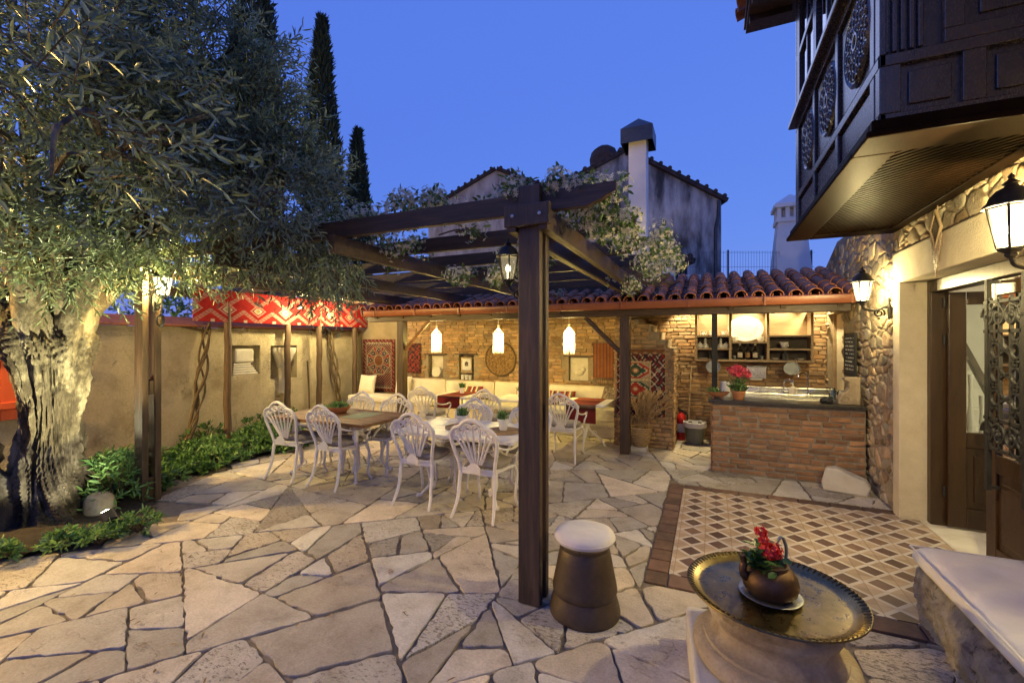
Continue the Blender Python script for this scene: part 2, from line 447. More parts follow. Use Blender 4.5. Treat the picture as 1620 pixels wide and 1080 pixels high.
MORTAR = surf('grey_mortar', [(.3, (.13, .105, .08)), (.7, (.22, .18, .135))], 20, (.8, .95), .6, 120, .006)
SOIL = surf('dark_garden_soil', [(.3, (.025, .017, .010)), (.7, (.06, .042, .026))], 14, (.9, 1), 1, 60, .03)
BRICK = surf('old_tan_brick', [(.28, (.25, .16, .088)), (.5, (.34, .225, .125)), (.72, (.42, .29, .17))], 9, (.75, .92), .5, 60, .006, tint=True, blotch=((.52, .43, .31), 6, .6, .74, .5))
BRICKR = surf('red_counter_brick', [(.28, (.20, .112, .060)), (.5, (.28, .160, .090)), (.72, (.37, .235, .14))], 10, (.72, .9), .55, 60, .006, tint=True, blotch=((.18, .12, .085), 5, .58, .72, .6))
PAVBR = surf('brick_paver', [(.28, (.09, .056, .04)), (.5, (.135, .082, .057)), (.72, (.20, .118, .075))], 9, (.65, .85), .4, 60, .005, tint=True)
BMORT = surf('brick_mortar', [(.3, (.20, .155, .10)), (.7, (.30, .24, .165))], 18, (.85, .95), .6, 90, .006)
RUBBLE = surf('rubble_stone', [(.25, (.24, .17, .10)), (.5, (.36, .28, .18)), (.75, (.48, .40, .29))], 6, (.7, .9), .7, 36, .014, tint=True, detail=12, blotch=((.22, .15, .08), 4, .55, .7, .6))
RMORT = surf('rubble_mortar', [(.3, (.28, .22, .14)), (.7, (.38, .31, .21))], 12, (.85, .95), .8, 60, .01)
MARBLE = surf('weathered_marble', [(.25, (.40, .36, .28)), (.5, (.55, .51, .43)), (.75, (.63, .60, .53))], 4, (.55, .75), .4, 30, .01, detail=12, blotch=((.34, .26, .17), 2.5, .52, .7, .6))
COLST = surf('stained_column_marble', [(.25, (.24, .18, .11)), (.5, (.39, .31, .20)), (.75, (.50, .43, .32))], 3.2, (.72, .92), .7, 28, .014, detail=12, blotch=((.17, .11, .055), 4.5, .52, .66, .7), grain=(60, .15))
TUFA = surf('pitted_limestone', [(.3, (.13, .10, .08)), (.42, (.34, .295, .25)), (.6, (.48, .435, .385)), (.75, (.54, .50, .45))], 11, (.75, .95), 1.0, 26, .05, detail=14, blotch=((.05, .04, .03), 9, .56, .62, .8))
TERRA = surf('terracotta_tile', [(.25, (.26, .085, .035)), (.5, (.36, .125, .055)), (.75, (.44, .18, .09))], 7, (.6, .8), .3, 60, .005, tint=True, blotch=((.12, .07, .05), 5, .55, .72, .6))
TERRAP = surf('terracotta_pot', [(.3, (.33, .13, .055)), (.7, (.46, .20, .09))], 9, (.65, .85), .3, 60, .003)
GUTTER = surf('brown_painted_gutter', [(.3, (.24, .075, .032)), (.7, (.30, .10, .045))], 4, (.3, .45), .05, 60, .002, spec=.5)
IRON = surf('white_cast_iron', [(.3, (.70, .66, .59)), (.7, (.78, .74, .68))], 14, (.38, .52), .12, 70, .002, spec=.5)
BLACKI = surf('black_wrought_iron', [(.3, (.010, .010, .011)), (.7, (.024, .023, .023))], 20, (.45, .65), .25, 60, .002, spec=.3)
CUSH = surf('taupe_seat_cloth', [(.3, (.24, .205, .165)), (.7, (.37, .33, .275))], 20, (.85, .95), .3, 160, .002, stretch=(1, 6, 1))
CANVAS = surf('off_white_canvas', [(.3, (.60, .56, .50)), (.7, (.70, .66, .60))], 3, (.8, .92), .35, 9, .02, detail=5)
CREAM = surf('cream_upholstery', [(.3, (.60, .54, .42)), (.7, (.72, .66, .54))], 4, (.85, .95), .3, 14, .012, detail=5)
WHITEC = surf('white_ceramic', [(.3, (.74, .73, .70)), (.7, (.80, .79, .76))], 5, (.12, .22), .02, 60, .001, spec=.5)
WHITEP = surf('white_wall_paint', [(.3, (.66, .65, .62)), (.7, (.75, .74, .71))], 3, (.7, .85), .2, 50, .004)
WHITET = surf('white_table_top', [(.3, (.66, .63, .57)), (.7, (.76, .73, .67))], 5, (.3, .45), .08, 60, .002, stretch=(.5, 4, 1), spec=.5)
STEEL = surf('brushed_steel', [(.3, (.36, .35, .33)), (.7, (.48, .47, .44))], 6, (.22, .34), .05, 80, .001, metal=1, stretch=(.4, 6, 6))
CHROME = surf('chrome', [(.3, (.7, .7, .69)), (.7, (.75, .75, .74))], 6, (.08, .14), 0, metal=1)
BRASSD = surf('dark_brass_rim', [(.3, (.06, .045, .022)), (.7, (.15, .115, .06))], 6, (.3, .5), .06, 20, .003, metal=1)
BMORT2 = surf('grey_brick_mortar', [(.3, (.21, .18, .14)), (.7, (.31, .27, .22))], 18, (.85, .95), .6, 90, .006)
BRASS = surf('aged_brass_tray', [(.3, (.12, .092, .045)), (.5, (.21, .165, .082)), (.72, (.34, .27, .13))], 5, (.2, .42), .06, 14, .003, metal=1, detail=10, blotch=((.09, .065, .035), 7, .55, .72, .5))
COPPER = surf('dull_copper', [(.3, (.065, .042, .03)), (.7, (.135, .085, .058))], 9, (.48, .68), .2, 40, .003, metal=1)
BRONZE = surf('brown_bronze_stool', [(.3, (.050, .033, .021)), (.7, (.09, .063, .039))], 5, (.36, .58), .14, 22, .004, metal=.3, grain=(50, .12), blotch=((.05, .034, .022), 6, .55, .7, .6))
ZINC = surf('grey_zinc', [(.3, (.24, .26, .26)), (.7, (.36, .38, .37))], 8, (.35, .5), .1, 40, .002, metal=.8)
SLATEC = surf('dark_stone_worktop', [(.3, (.018, .017, .016)), (.7, (.05, .047, .042))], 40, (.25, .4), .08, 60, .001, spec=.5)
BLACKB = surf('blackboard', [(.3, (.03, .032, .032)), (.7, (.06, .062, .06))], 6, (.7, .9), .1, 40, .001)
CHALK = surf('chalk', [(.4, (.55, .55, .52)), (.7, (.7, .7, .67))], 60, (.9, 1), .2, 60, .001)
BARK = surf('gnarled_olive_bark', [(.28, (.045, .034, .022)), (.45, (.13, .105, .07)), (.6, (.26, .22, .16)), (.8, (.38, .335, .26))], 5, (.85, .97), 1.0, 16, .05, stretch=(2.2, 2.2, .35), detail=14, blotch=((.04, .028, .018), 2.4, .47, .55, .92))
TWIG = surf('brown_twig', [(.3, (.06, .04, .022)), (.7, (.13, .09, .05))], 14, (.8, .95), .5, 50, .004, stretch=(3, 3, .6))
OLIVE = leafmat('olive_leaf', (.10, .145, .08), (.165, .22, .14), .36, .25)
LEAFG = leafmat('glossy_shrub_leaf', (.040, .10, .022), (.075, .165, .038), .38, .28)
JASL = leafmat('jasmine_leaf', (.060, .12, .022), (.11, .18, .035), .42, .3)
PETAL = leafmat('cream_jasmine_petal', (.62, .58, .42), (.74, .70, .55), .6, .3)
CYPL = leafmat('cypress_foliage', (.012, .026, .012), (.026, .046, .020), .8, .1)
REDF = leafmat('red_geranium_petal', (.55, .012, .014), (.72, .03, .03), .5, .2)
PINKF = leafmat('pink_flower_petal', (.62, .02, .06), (.82, .16, .22), .5, .2)
HERB = leafmat('soft_herb_leaf', (.07, .16, .04), (.14, .26, .07), .5, .3)
GRASSD = leafmat('dried_pampas', (.40, .27, .12), (.52, .37, .19), .8, .3)
GLASS = glassmat('clear_glass')
GLASSD = glassmat('window_glass_dark', (.35, .38, .42), .5)
LAMPG = glow('lit_lantern_glass', (1, .80, .42), 1.1, .5)
LAMPDIM = glow('dim_lantern_glass', (1, .82, .48), .10, .8)
BULB = glow('hot_bulb', (1, .86, .58), 12, 0)
BULBD = glow('small_bulb', (1, .84, .5), 1.2, 0)
FLOODG = glow('flood_glass', (.95, 1, .62), 12, 0)
RED = surf('red_enamel', [(.3, (.50, .015, .015)), (.7, (.60, .025, .022))], 5, (.25, .35), .03, 40, .001)
ORANGE = surf('orange_red_shutter_paint', [(.3, (.50, .07, .02)), (.7, (.60, .10, .03))], 5, (.5, .65), .15, 50, .003, stretch=(3, 3, .5))
GREYP = surf('grey_green_plastic', [(.3, (.13, .14, .11)), (.7, (.19, .20, .16))], 5, (.45, .6), .05, 40, .001)
BLACKP = surf('black_plastic', [(.3, (.012, .012, .012)), (.7, (.025, .025, .025))], 9, (.3, .5), .05, 40, .001)
STRAW = surf('woven_straw', [(.3, (.27, .17, .075)), (.7, (.42, .29, .14))], 30, (.75, .9), .8, 90, .006)
STAINW = surf('blackened_old_render', [(.30, (.025, .024, .023)), (.43, (.08, .076, .07)), (.53, (.30, .285, .26)), (.68, (.60, .575, .53))], 1.1, (.85, .95), .4, 25, .01, stretch=(1.5, 1.5, .42), detail=13)
STAINL = surf('peeling_pale_render', [(.24, (.10, .085, .07)), (.42, (.36, .31, .27)), (.6, (.55, .49, .43)), (.75, (.60, .54, .48))], 1.5, (.85, .95), .4, 25, .01, stretch=(2, 2, .6), detail=13)
DARKT = surf('dark_old_roof_tile', [(.3, (.030, .022, .018)), (.7, (.075, .052, .042))], 6, (.7, .9), .4, 30, .01)
LEADC = surf('dark_metal_sheet', [(.3, (.05, .05, .055)), (.7, (.09, .09, .095))], 5, (.35, .5), .05, 30, .002, metal=.6)
WIRE = surf('grey_fence_wire', [(.4, (.10, .11, .12)), (.6, (.14, .15, .16))], 20, (.5, .6), 0, metal=.3)
PATT = None
def attr_cloth(name, bump=.35, sc=220):
    m, nt, b = new_mat(name)
    at = node(nt, 'ShaderNodeAttribute', attribute_name='tint').outputs['Color']
    tc = node(nt, 'ShaderNodeTexCoord').outputs['Object']
    n1 = node(nt, 'ShaderNodeTexNoise', {'Vector': tc, 'Scale': 9.0, 'Detail': 6.0}).outputs['Fac']
    v = ramp(nt, n1, [(.3, (.72, .72, .72)), (.7, (1.1, 1.1, 1.1))])
    nt.links.new(mix(nt, 1.0, at, v, 'MULTIPLY'), b.inputs['Base Color'])
    b.inputs['Roughness'].default_value = .92; b.inputs['Specular IOR Level'].default_value = .15
    n2 = node(nt, 'ShaderNodeTexNoise', {'Vector': tc, 'Scale': float(sc), 'Detail': 3.0}).outputs['Fac']
    bp = node(nt, 'ShaderNodeBump', {'Height': n2, 'Strength': bump, 'Distance': .004}); nt.links.new(bp.outputs[0], b.inputs['Normal'])
    return m
KILIM = attr_cloth('handwoven_kilim')
def boards():   # underside boards
    return WOODH
def tile_mat():
    m, nt, b = new_mat('patterned_cement_tile')
    tc = node(nt, 'ShaderNodeTexCoord').outputs['Object']
    sep = node(nt, 'ShaderNodeSeparateXYZ', {'Vector': tc}); x, y = sep.outputs[0], sep.outputs[1]
    P = .2
    fx = mth(nt, 'FRACT', mth(nt, 'DIVIDE', x, P)); fy = mth(nt, 'FRACT', mth(nt, 'DIVIDE', y, P))
    ax = mth(nt, 'ABSOLUTE', mth(nt, 'SUBTRACT', fx, .5)); ay = mth(nt, 'ABSOLUTE', mth(nt, 'SUBTRACT', fy, .5))
    d = mth(nt, 'ADD', ax, ay)                       # 0 centre .. 1 corner ; rhombus edge at .5
    inner = mth(nt, 'LESS_THAN', d, .385)
    white = mth(nt, 'MULTIPLY', mth(nt, 'GREATER_THAN', d, .385), mth(nt, 'LESS_THAN', d, .56))
    grout = mth(nt, 'MAXIMUM', mth(nt, 'GREATER_THAN', ax, .491), mth(nt, 'MULTIPLY', mth(nt, 'GREATER_THAN', ay, .493), 1.0))
    # tile-to-tile variation
    cell = node(nt, 'ShaderNodeCombineXYZ', {0: mth(nt, 'FLOOR', mth(nt, 'DIVIDE', x, P)), 1: mth(nt, 'FLOOR', mth(nt, 'DIVIDE', y, P))}).outputs[0]
    wn = node(nt, 'ShaderNodeTexWhiteNoise', {'Vector': cell}, noise_dimensions='3D').outputs['Value']
    ns = node(nt, 'ShaderNodeTexNoise', {'Vector': tc, 'Scale': 7.0, 'Detail': 9.0}).outputs['Fac']
    beige = ramp(nt, mix(nt, .5, ns, wn), [(.3, (.31, .225, .145)), (.7, (.43, .325, .22))])
    brown = ramp(nt, wn, [(0, (.085, .050, .038)), (.8, (.13, .075, .055)), (1, (.20, .12, .08))])
    wh = ramp(nt, ns, [(.3, (.44, .39, .32)), (.7, (.56, .51, .43))])
    col = mix(nt, inner, beige, brown); col = mix(nt, white, col, wh); col = mix(nt, mth(nt, 'MULTIPLY', grout, .75), col, (.16, .11, .075))
    n4 = node(nt, 'ShaderNodeTexNoise', {'Vector': tc, 'Scale': 2.3, 'Detail': 10.0, 'Roughness': .7}).outputs['Fac']
    col = mix(nt, node(nt, 'ShaderNodeMapRange', {'Value': n4, 'From Min': .5, 'From Max': .72, 'To Max': .35}).outputs[0], col, (.25, .18, .12))
    nt.links.new(col, b.inputs['Base Color'])
    nt.links.new(node(nt, 'ShaderNodeMapRange', {'Value': n4, 'From Min': .3, 'From Max': .7, 'To Min': .28, 'To Max': .55}).outputs[0], b.inputs['Roughness'])
    bp = node(nt, 'ShaderNodeBump', {'Height': mth(nt, 'SUBTRACT', mth(nt, 'MULTIPLY', ns, .15), grout), 'Strength': .35, 'Distance': .004})
    nt.links.new(bp.outputs[0], b.inputs['Normal'])
    return m
TILE = tile_mat()
# textile from coloured cells: every cell a face of the cloth
def cloth(name, parent, o, u, w, W, H, nx, ny, fn, mat=None, wave=.006, thick=.006, seed=1, fold=None):
    o = Vector(o); u = Vector(u); w = Vector(w); nr = u.cross(w)
    V = []; F = []; T = []
    for i in range(nx):
        for j in range(ny):
            c = fn((i+.5)/nx, (j+.5)/ny); b = len(V)
            for (a, d) in ((i, j), (i+1, j), (i+1, j+1), (i, j+1)):
                s = a/nx*W; t = d/ny*H
                if fold: p = fold(s, t)
                else: p = o+u*s+w*t+nr*(wave*(math.sin(s*9+seed)*.6+nz(s*2, t*2, seed))+thick)
                V.append(p); T.append((c[0], c[1], c[2], 1))
            F.append((b, b+1, b+2, b+3))
    me_o = np_mesh(name, np.array(V), np.array(F), mat or KILIM, parent, np.array(T))
    sd = me_o.modifiers.new('thick', 'SOLIDIFY'); sd.thickness = thick; sd.offset = -1
    wd = me_o.modifiers.new('weld', 'WELD'); wd.merge_threshold = .0001
    me_o.modifiers.move(1, 0)
    return me_o
# ================================================================ SETTING
rg = random.Random(11)
g = MB(); g.box(-400, 400, -400, 400, -.3, -.016); g.build('ground', MORTAR, kind='structure')
soil_poly = [(-6.58,2.9),(-4.85,2.9),(-4.78,.6),(-4.35,.2),(-3.52,-.35),(-3.5,-.8),(-3.85,-1.3),(-4.4,-3.9),(-6.58,-3.9)]
def inside(p, poly):
    c = False; n = len(poly)
    for i in range(n):
        a = poly[i]; b = poly[i-1]
        if (a[1] > p[1]) != (b[1] > p[1]) and p[0] < (b[0]-a[0])*(p[1]-a[1])/(b[1]-a[1])+a[0]: c = not c
    return c
TX0, TX1, TY0, TY1 = .77, 2.97, .67, 2.67
polys = crazy([(-6.6,-4.2),(3.4,-4.2),(3.4,5.5),(-6.6,5.5)], .055, .30, rg, jig=.42)
polys = subtract_rect(polys, TX0-.155, 3.5, TY0-.18, TY1+.17)
mb = MB()
for p in polys:
    q = inset(p, rg.choice((.003,.005,.007,.009,.014)))
    if len(q) < 3 or abs(area2(q)) < .006: continue
    cx = sum(a[0] for a in q)/len(q); cy = sum(a[1] for a in q)/len(q)
    if inside((cx, cy), soil_poly): continue
    pts = organic(q, rg, .03, .045, .0055)
    v = rg.uniform(.62, 1.14); h = rg.uniform(-.05, .07); al = rg.choice((0, 0, 0, .1, .35, .8, 1))
    if al > .5: v *= .86
    mb.tint = (v*(1+h), v, v*(1-h*1.3), al)
    stone(mb, pts, -.03, rg.uniform(-.004, .002), .0035, Vector((0,0,0)), Vector((1,0,0)), Vector((0,1,0)), Vector((0,0,1)), tilt=(rg.gauss(0,.006), rg.gauss(0,.006)))
mb.build('paving', FLAG, kind='structure')
# tile floor and its brick border
mb = MB(); mb.box(TX0, TX1, TY0, TY1, -.03, .002)
o = mb.build('tile_floor', TILE, kind='structure')
mb = MB(); d = .008
def paver_row(x0, x1, y0, y1, along, n):
    for i in range(n):
        v = rg.uniform(.65, 1.25); mb.tint = (v*rg.uniform(.95,1.1), v, v*rg.uniform(.9,1.0), 0)
        g_ = .006
        if along == 'y': a, b = y0+(y1-y0)*i/n, y0+(y1-y0)*(i+1)/n; mb.box(x0+g_, x1-g_, a+g_, b-g_, -.03, .001+rg.uniform(-.003,.002))
        else: a, b = x0+(x1-x0)*i/n, x0+(x1-x0)*(i+1)/n; mb.box(a+g_, b-g_, y0+g_, y1-g_, -.03, .001+rg.uniform(-.003,.002))
paver_row(TX0-.155, TX0, TY0-.17, TY1+.15, 'y', 13)
paver_row(TX0, TX1, TY1, TY1+.15, 'x', 8); paver_row(TX0, TX1, TY0-.17, TY0, 'x', 8)
mb.build('brick_border', PAVBR, kind='structure', bevel=.005)
# planting bed soil
n = 40; V = []; F = []
x0, x1, y0, y1 = -6.6, -3.45, -3.95, 2.95; nx, ny = 44, 90
idx = {}
for i in range(nx+1):
    for j in range(ny+1):
        x = lerp(x0, x1, i/nx); y = lerp(y0, y1, j/ny)
        if inside((x, y), soil_poly):
            idx[i, j] = len(V); V.append((x, y, .03+.03*nz(x, y, 3, 2.2)+.02*nz(x, y, 8, 9)))
for i in range(nx):
    for j in range(ny):
        k = [(i,j),(i+1,j),(i+1,j+1),(i,j+1)]
        if all(q in idx for q in k): F.append([idx[q] for q in k])
np_mesh('soil', np.array(V), np.array(F), SOIL, None, kind='structure')
# ================================================================ WALLS
def wall_holes(mb, o, u, nrm, w, h, holes, thick=.3, depth=.16):
    o = Vector(o); u = Vector(u); nrm = Vector(nrm); up = Vector((0,0,1))
    xs = sorted({0, w} | {x for q in holes for x in q[:2]}); zs = sorted({0, h} | {z for q in holes for z in q[2:4]})
    for i in range(len(xs)-1):
        for j in range(len(zs)-1):
            cx, cz = (xs[i]+xs[i+1])/2, (zs[j]+zs[j+1])/2
            front = 0
            for q in holes:
                if q[0] < cx < q[1] and q[2] < cz < q[3]: front = -depth
            vs = []
            for dd in (-thick, front):
                for (x, z) in ((xs[i],zs[j]),(xs[i+1],zs[j]),(xs[i+1],zs[j+1]),(xs[i],zs[j+1])):
                    vs.append(o+u*x+up*z+nrm*dd)
            fs = [(3,2,1,0),(4,5,6,7),(0,1,5,4),(1,2,6,5),(2,3,7,6),(3,0,4,7)]
            if u.cross(up).dot(nrm) < 0: fs = [f[::-1] for f in fs]
            mb.add(vs, fs)
WX = -6.6
gw = thing('garden_wall', 'rough cream plastered garden wall with two niches, behind the vines and poles', 'wall', (WX, 0, 0))
mb = MB(); wall_holes(mb, (WX, -4.2, 0), (0,1,0), (1,0,0), 9.7, 1.88, [(6.62,7.16,1.05,1.58),(7.37,7.96,.92,1.57)])
mb.build('wall_body', PLASTER, gw)
mb = MB()
for i in range(26):
    y = -4.2+i*.375
    v = rg.uniform(.7, 1.1); mb.tint = (v, v, v, 0)
    for sx in (-1, 1):
        pr = [(WX-.15+sx*.24, 1.885+rg.uniform(0, .012)), (WX-.15, 2.02)]
        mb.add([(pr[0][0], y, pr[0][1]), (pr[0][0], y+.385, pr[0][1]), (pr[1][0], y+.385, pr[1][1]), (pr[1][0], y, pr[1][1]),
                (pr[0][0], y, pr[0][1]+.025), (pr[0][0], y+.385, pr[0][1]+.025), (pr[1][0], y+.385, pr[1][1]+.025), (pr[1][0], y, pr[1][1]+.025)],
               [(0,1,2,3),(7,6,5,4),(0,4,5,1),(1,5,6,2),(2,6,7,3),(3,7,4,0)])
mb.build('coping_tiles', TERRA, gw)
t = thing('carved_stone', 'layered carved stone block lying in the left niche of the plaster wall', 'stone', (WX-.08, 2.69, 1.05))
mb = MB()
for k in range(5): mb.box(WX-.15, WX-.015-.008*k, 2.45+.01*k, 2.93-.03*k, 1.052+.042*k, 1.09+.042*k)
mb.build('slab_stack', MARBLE, t, bevel=.012)
mb = MB(); mb.box(WX-.15, WX-.03, 2.5, 2.86, 1.27, 1.52); mb.build('panel', MARBLE, t, bevel=.03)
t = thing('stone_capital', 'fluted marble column capital standing in the niche behind a wooden pole', 'column', (WX-.02, 3.47, .78))
mb = MB(); mb.lathe([(.10,.64),(.115,.68),(.105,.72),(.105,1.14),(.125,1.17),(.105,1.2)], 20, (WX+.005, 3.45, 0)); mb.build('shaft', MARBLE, t, smooth=40)
mb = MB()
mb.lathe([(.11,1.2),(.13,1.26),(.17,1.38),(.21,1.46),(.21,1.53)], 24, (WX+.005, 3.45, 0), jit=lambda p, a: Vector((p.x*(1+.07*math.cos(12*a)), p.y*(1+.07*math.cos(12*a)), p.z)))
mb.build('capital', MARBLE, t, smooth=30)
# red shutter on the wall at far left
t = thing('painted_shutter', 'orange red painted board shutter on the plaster wall left of the olive trunk', 'shutter', (WX+.02, -.45, .8))
mb = MB()
for k in range(5): mb.box(WX+.005, WX+.045, -1.2+k*.21, -1.2+k*.21+.2, .72, 1.62)
mb.build('boards', ORANGE, t, bevel=.004)
mb = MB(); mb.box(WX+.046, WX+.07, -1.2, -.16, .85, .93); mb.box(WX+.046, WX+.07, -1.2, -.16, 1.42, 1.5); mb.build('batten', ORANGE, t, bevel=.004)
mb = MB(); mb.box(WX+.001, WX+.04, -.145, -.06, .66, 1.68); mb.build('frame', LTWOOD, t, bevel=.004)
# ---- brick back wall of the shelter
TANP = [(1,1,1),(1.05,.97,.9),(.9,.9,.88),(1.15,1.1,1.0),(.82,.75,.68),(1,.88,.72)]
REDP = [(1,1,1),(1.1,.98,.9),(.9,.85,.85),(1.25,1.2,1.1),(.75,.7,.68),(1,.9,.8)]
BY = 5.5; BX0 = -5.42
holes = [(-4.62-BX0,-4.24-BX0,.86,1.36),(-3.84-BX0,-3.48-BX0,.84,1.37),(-1.42-BX0,-1.04-BX0,.9,1.36)]
bw = thing('brick_wall', 'long tan brick back wall with three small niches behind the white benches', 'wall', (BX0, BY, 0))
mb = MB(); mb.mi = 0
wall_holes(mb, (BX0, BY, 0), (1,0,0), (0,-1,0), 8.1, 2.6, holes, thick=.25, depth=.14)
mb.mi = 1
def inhole(cx, cz, a, b, z0, z1):
    for q in holes:
        if a < q[1]+.012 and b > q[0]-.012 and z0 < q[3] and z1 > q[2]: return True
    return cz < .35 and cx < 4.5
brickwork(mb, (BX0, BY, 0), (1,0,0), (0,-1,0), 8.1, 2.58, rg, TANP, skip=inhole)
mb.build('brickwork', [BMORT, BRICK], bw)
for q in holes:
    mb = MB(); mb.box(BX0+q[0]-.09, BX0+q[1]+.09, BY-.045, BY+.02, q[3]+.002, q[3]+.028); mb.build('niche_lintel', WOODH, bw)
    mb = MB(); mb.box(BX0+q[0]-.06, BX0+q[1]+.06, BY-.05, BY+.13, q[2]-.03, q[2]-.001); mb.build('niche_shelf', BRICK, bw)
cw = MB(); cw.box(-6.85, BX0-.002, BY-.03, BY+.25, 0, 2.6)
tag(cw.build('corner_wall', CORNERP), 'short rendered wall in the corner where the dark red medallion rug hangs', 'wall')
# ---- brick partition with stepped top
pw = thing('brick_partition', 'brick partition with stepped corner, hung with the two octagon rug', 'wall', (-.34, 4.46, 0))
prof = [(-.34,0),(.52,0),(.52,1.55),(.44,1.55),(.44,1.68),(.33,1.68),(.33,1.8),(.2,1.8),(.2,1.92),(.02,1.92),(.02,2.02),(-.34,2.02)]
mb = MB(); mb.prism([(a, z) for a, z in prof], 0, .98, (0, 5.46, 0), (1,0,0), (0,0,1)); mb.mi = 1
def topz(a): return 2.02 if a < .02 else 1.92 if a < .2 else 1.8 if a < .33 else 1.68 if a < .44 else 1.55
brickwork(mb, (-.34, 4.48, 0), (1,0,0), (0,-1,0), .86, 2.02, rg, TANP, skip=lambda cx, cz, a, b, z0, z1: z1 > topz(b-.345)+.02)
brickwork(mb, (.52, 5.46, 0), (0,-1,0), (1,0,0), .98, 1.55, rg, TANP)
brickwork(mb, (-.34, 5.46, 0), (0,-1,0), (-1,0,0), .98, 1.9, rg, TANP)
mb.build('brickwork', [BMORT, BRICK], pw)
# ================================================================ STONE HOUSE
HX = 2.68
house = thing('stone_house', 'rubble stone house with dark timber bay window and brown double door', 'house', (HX, 2.7, 0))
def rubble(mb, polys, rgn, o, u, w, nrm, skip=None):
    for p in polys:
        q = inset(p, rgn.uniform(.004, .012))
        if len(q) < 3 or abs(area2(q)) < .0015: continue
        cx = sum(a[0] for a in q)/len(q); cy = sum(a[1] for a in q)/len(q)
        if skip and skip(cx, cy): continue
        v = rgn.choice((.55,.75,.9,1,1.1,1.3))*rgn.uniform(.9,1.1); hh = rgn.uniform(-.12, .14); mb.tint = (v*(1+hh), v, v*(1-hh), 0)
        stone(mb, organic(q, rgn, .02, .028, .0045), -.01, rgn.uniform(.006, .018), .010, o, u, w, nrm, bulge=rgn.uniform(.0005, .0035), tilt=(rgn.gauss(0,.05), rgn.gauss(0,.05)), rough=.0012, rg=rgn)
    mb.tint = (1,1,1,0)
mb = MB()
# coordinates on the wall: u = -y (so that u x up = -x outward), origin y=0
O = Vector((HX, 0, 0)); U = Vector((0,-1,0)); Wv = Vector((0,0,1)); Nn = Vector((-1,0,0))
# core around side recess (y 4.57..5.42, z .9..2.05)
wall_holes(mb, (HX, 5.74, 0), (0,-1,0), (-1,0,0), 3.0, 2.72, [(.30,1.17,.93,2.06)], thick=.24, depth=.12)
mb.box(HX, HX+.24, 2.7405, 4.9, 2.7205, 3.05); mb.prism([(-5.74,2.7205),(-4.9001,2.7205),(-4.9001,3.05)], 0, -.24, (HX,0,0), U, Wv)
mb.box(HX, HX+.24, -2.5, 2.7395, 2.5, 5.3); mb.box(HX, HX+.24, -2.5, .55, 0, 2.4995)
mb.mi = 1
rr = random.Random(5)
P1 = cells([(-5.72,0),(-2.70,0),(-2.70,2.98),(-4.95,2.98),(-5.72,2.70)], rr, .0155)
rubble(mb, P1, rr, O, U, Wv, Nn, skip=lambda a, z: -5.46 < a < -4.55 and .9 < z < 2.08)
P2 = cells([(-2.74,2.5),(-.3,2.5),(-.3,2.78),(-2.74,2.78)], rr, .011)
rubble(mb, P2, rr, O, U, Wv, Nn)
P2 = cells([(-.62,0),(2.4,0),(2.4,2.49),(-.62,2.49)], rr, .03)
rubble(mb, P2, rr, O, U, Wv, Nn)
mb.build('stone_wall', [RMORT, RUBBLE], house, smooth=50)
mb = MB(); mb.box(HX+.10, HX+.118, 4.62, 5.38, .94, 2.05); mb.build('recess_panel', PLASTER2, house)
for y0 in (4.58, 5.385):
    mb = MB(); mb.box(HX+.06, HX+.119, y0, y0+.035, .94, 2.05); mb.build('recess_frame', LTWOOD, house)
# plaster door surround
mb = MB()
mb.box(HX-.03, HX+.36, 2.575, 2.735, 0, 2.20); mb.box(HX-.03, HX+.36, .45, 2.735, 2.2005, 2.49)
mb.box(HX-.03, HX+.36, .45, .62, 0, 2.1995)
mb.build('door_surround', PLASTER2, house, bevel=.012)
# joinery
FX = HX+.17
mb = MB()
mb.box(FX, FX+.13, 2.50, 2.5745, 0, 2.195); mb.box(FX, FX+.13, .62, .70, 0, 2.195); mb.box(FX, FX+.13, .7005, 2.4995, 2.09, 2.195)
mb.build('door_frame', DOORW, house, bevel=.006)
mb = MB(); mb.box(FX-.05, 5.2, .3, 4.3, -.02, .012); mb.build('threshold', MARBLE, house)
def leaf(o, u, nrm, w, name, stile=.12, zt=2.08, glass=(.86, 1.97)):
    o = Vector(o); u = Vector(u); nrm = Vector(nrm)
    mb = MB()
    def bx(a, b, z0, z1, d0=0, d1=.045):
        vs = [o+u*x+nrm*dd+Vector((0,0,z)) for z in (z0, z1) for (x, dd) in ((a,d0),(b,d0),(b,d1),(a,d1))]
        mb.add(vs, [(0,3,2,1),(4,5,6,7),(0,1,5,4),(1,2,6,5),(2,3,7,6),(3,0,4,7)])
    bx(0, stile, .03, zt); bx(w-stile, w, .03, zt)
    bx(stile, w-stile, glass[1], zt, .001, .044); bx(stile, w-stile, glass[0]-.13, glass[0], .001, .044); bx(stile, w-stile, .03, .2, .001, .044)
    bx(stile, w-stile, .2, glass[0]-.13, .015, .03); bx(stile+.05, w-stile-.05, .26, glass[0]-.19, .005, .04)
    d = mb.build(name, DOORW, house, bevel=.006)
    mb = MB(); bx(stile, w-stile, glass[0], glass[1], .019, .025); mb.build('glass', GLASS, d)
    return d
dl = leaf((FX+.10, 2.44, 0), (1,0,0), (0,1,0), .46, 'door')
for z in (.28, 1.62, 1.95):
    mb = MB(); mb.tube([(FX+.09, 2.49, z), (FX+.09, 2.49, z+.09)], .014, 8); mb.box(FX+.095, FX+.15, 2.4855, 2.49, z, z+.09); mb.build('hinge', BLACKI, dl)
dr = leaf((FX+.06, 1.67, 0), (0,-1,0), (-1,0,0), .95, 'door')
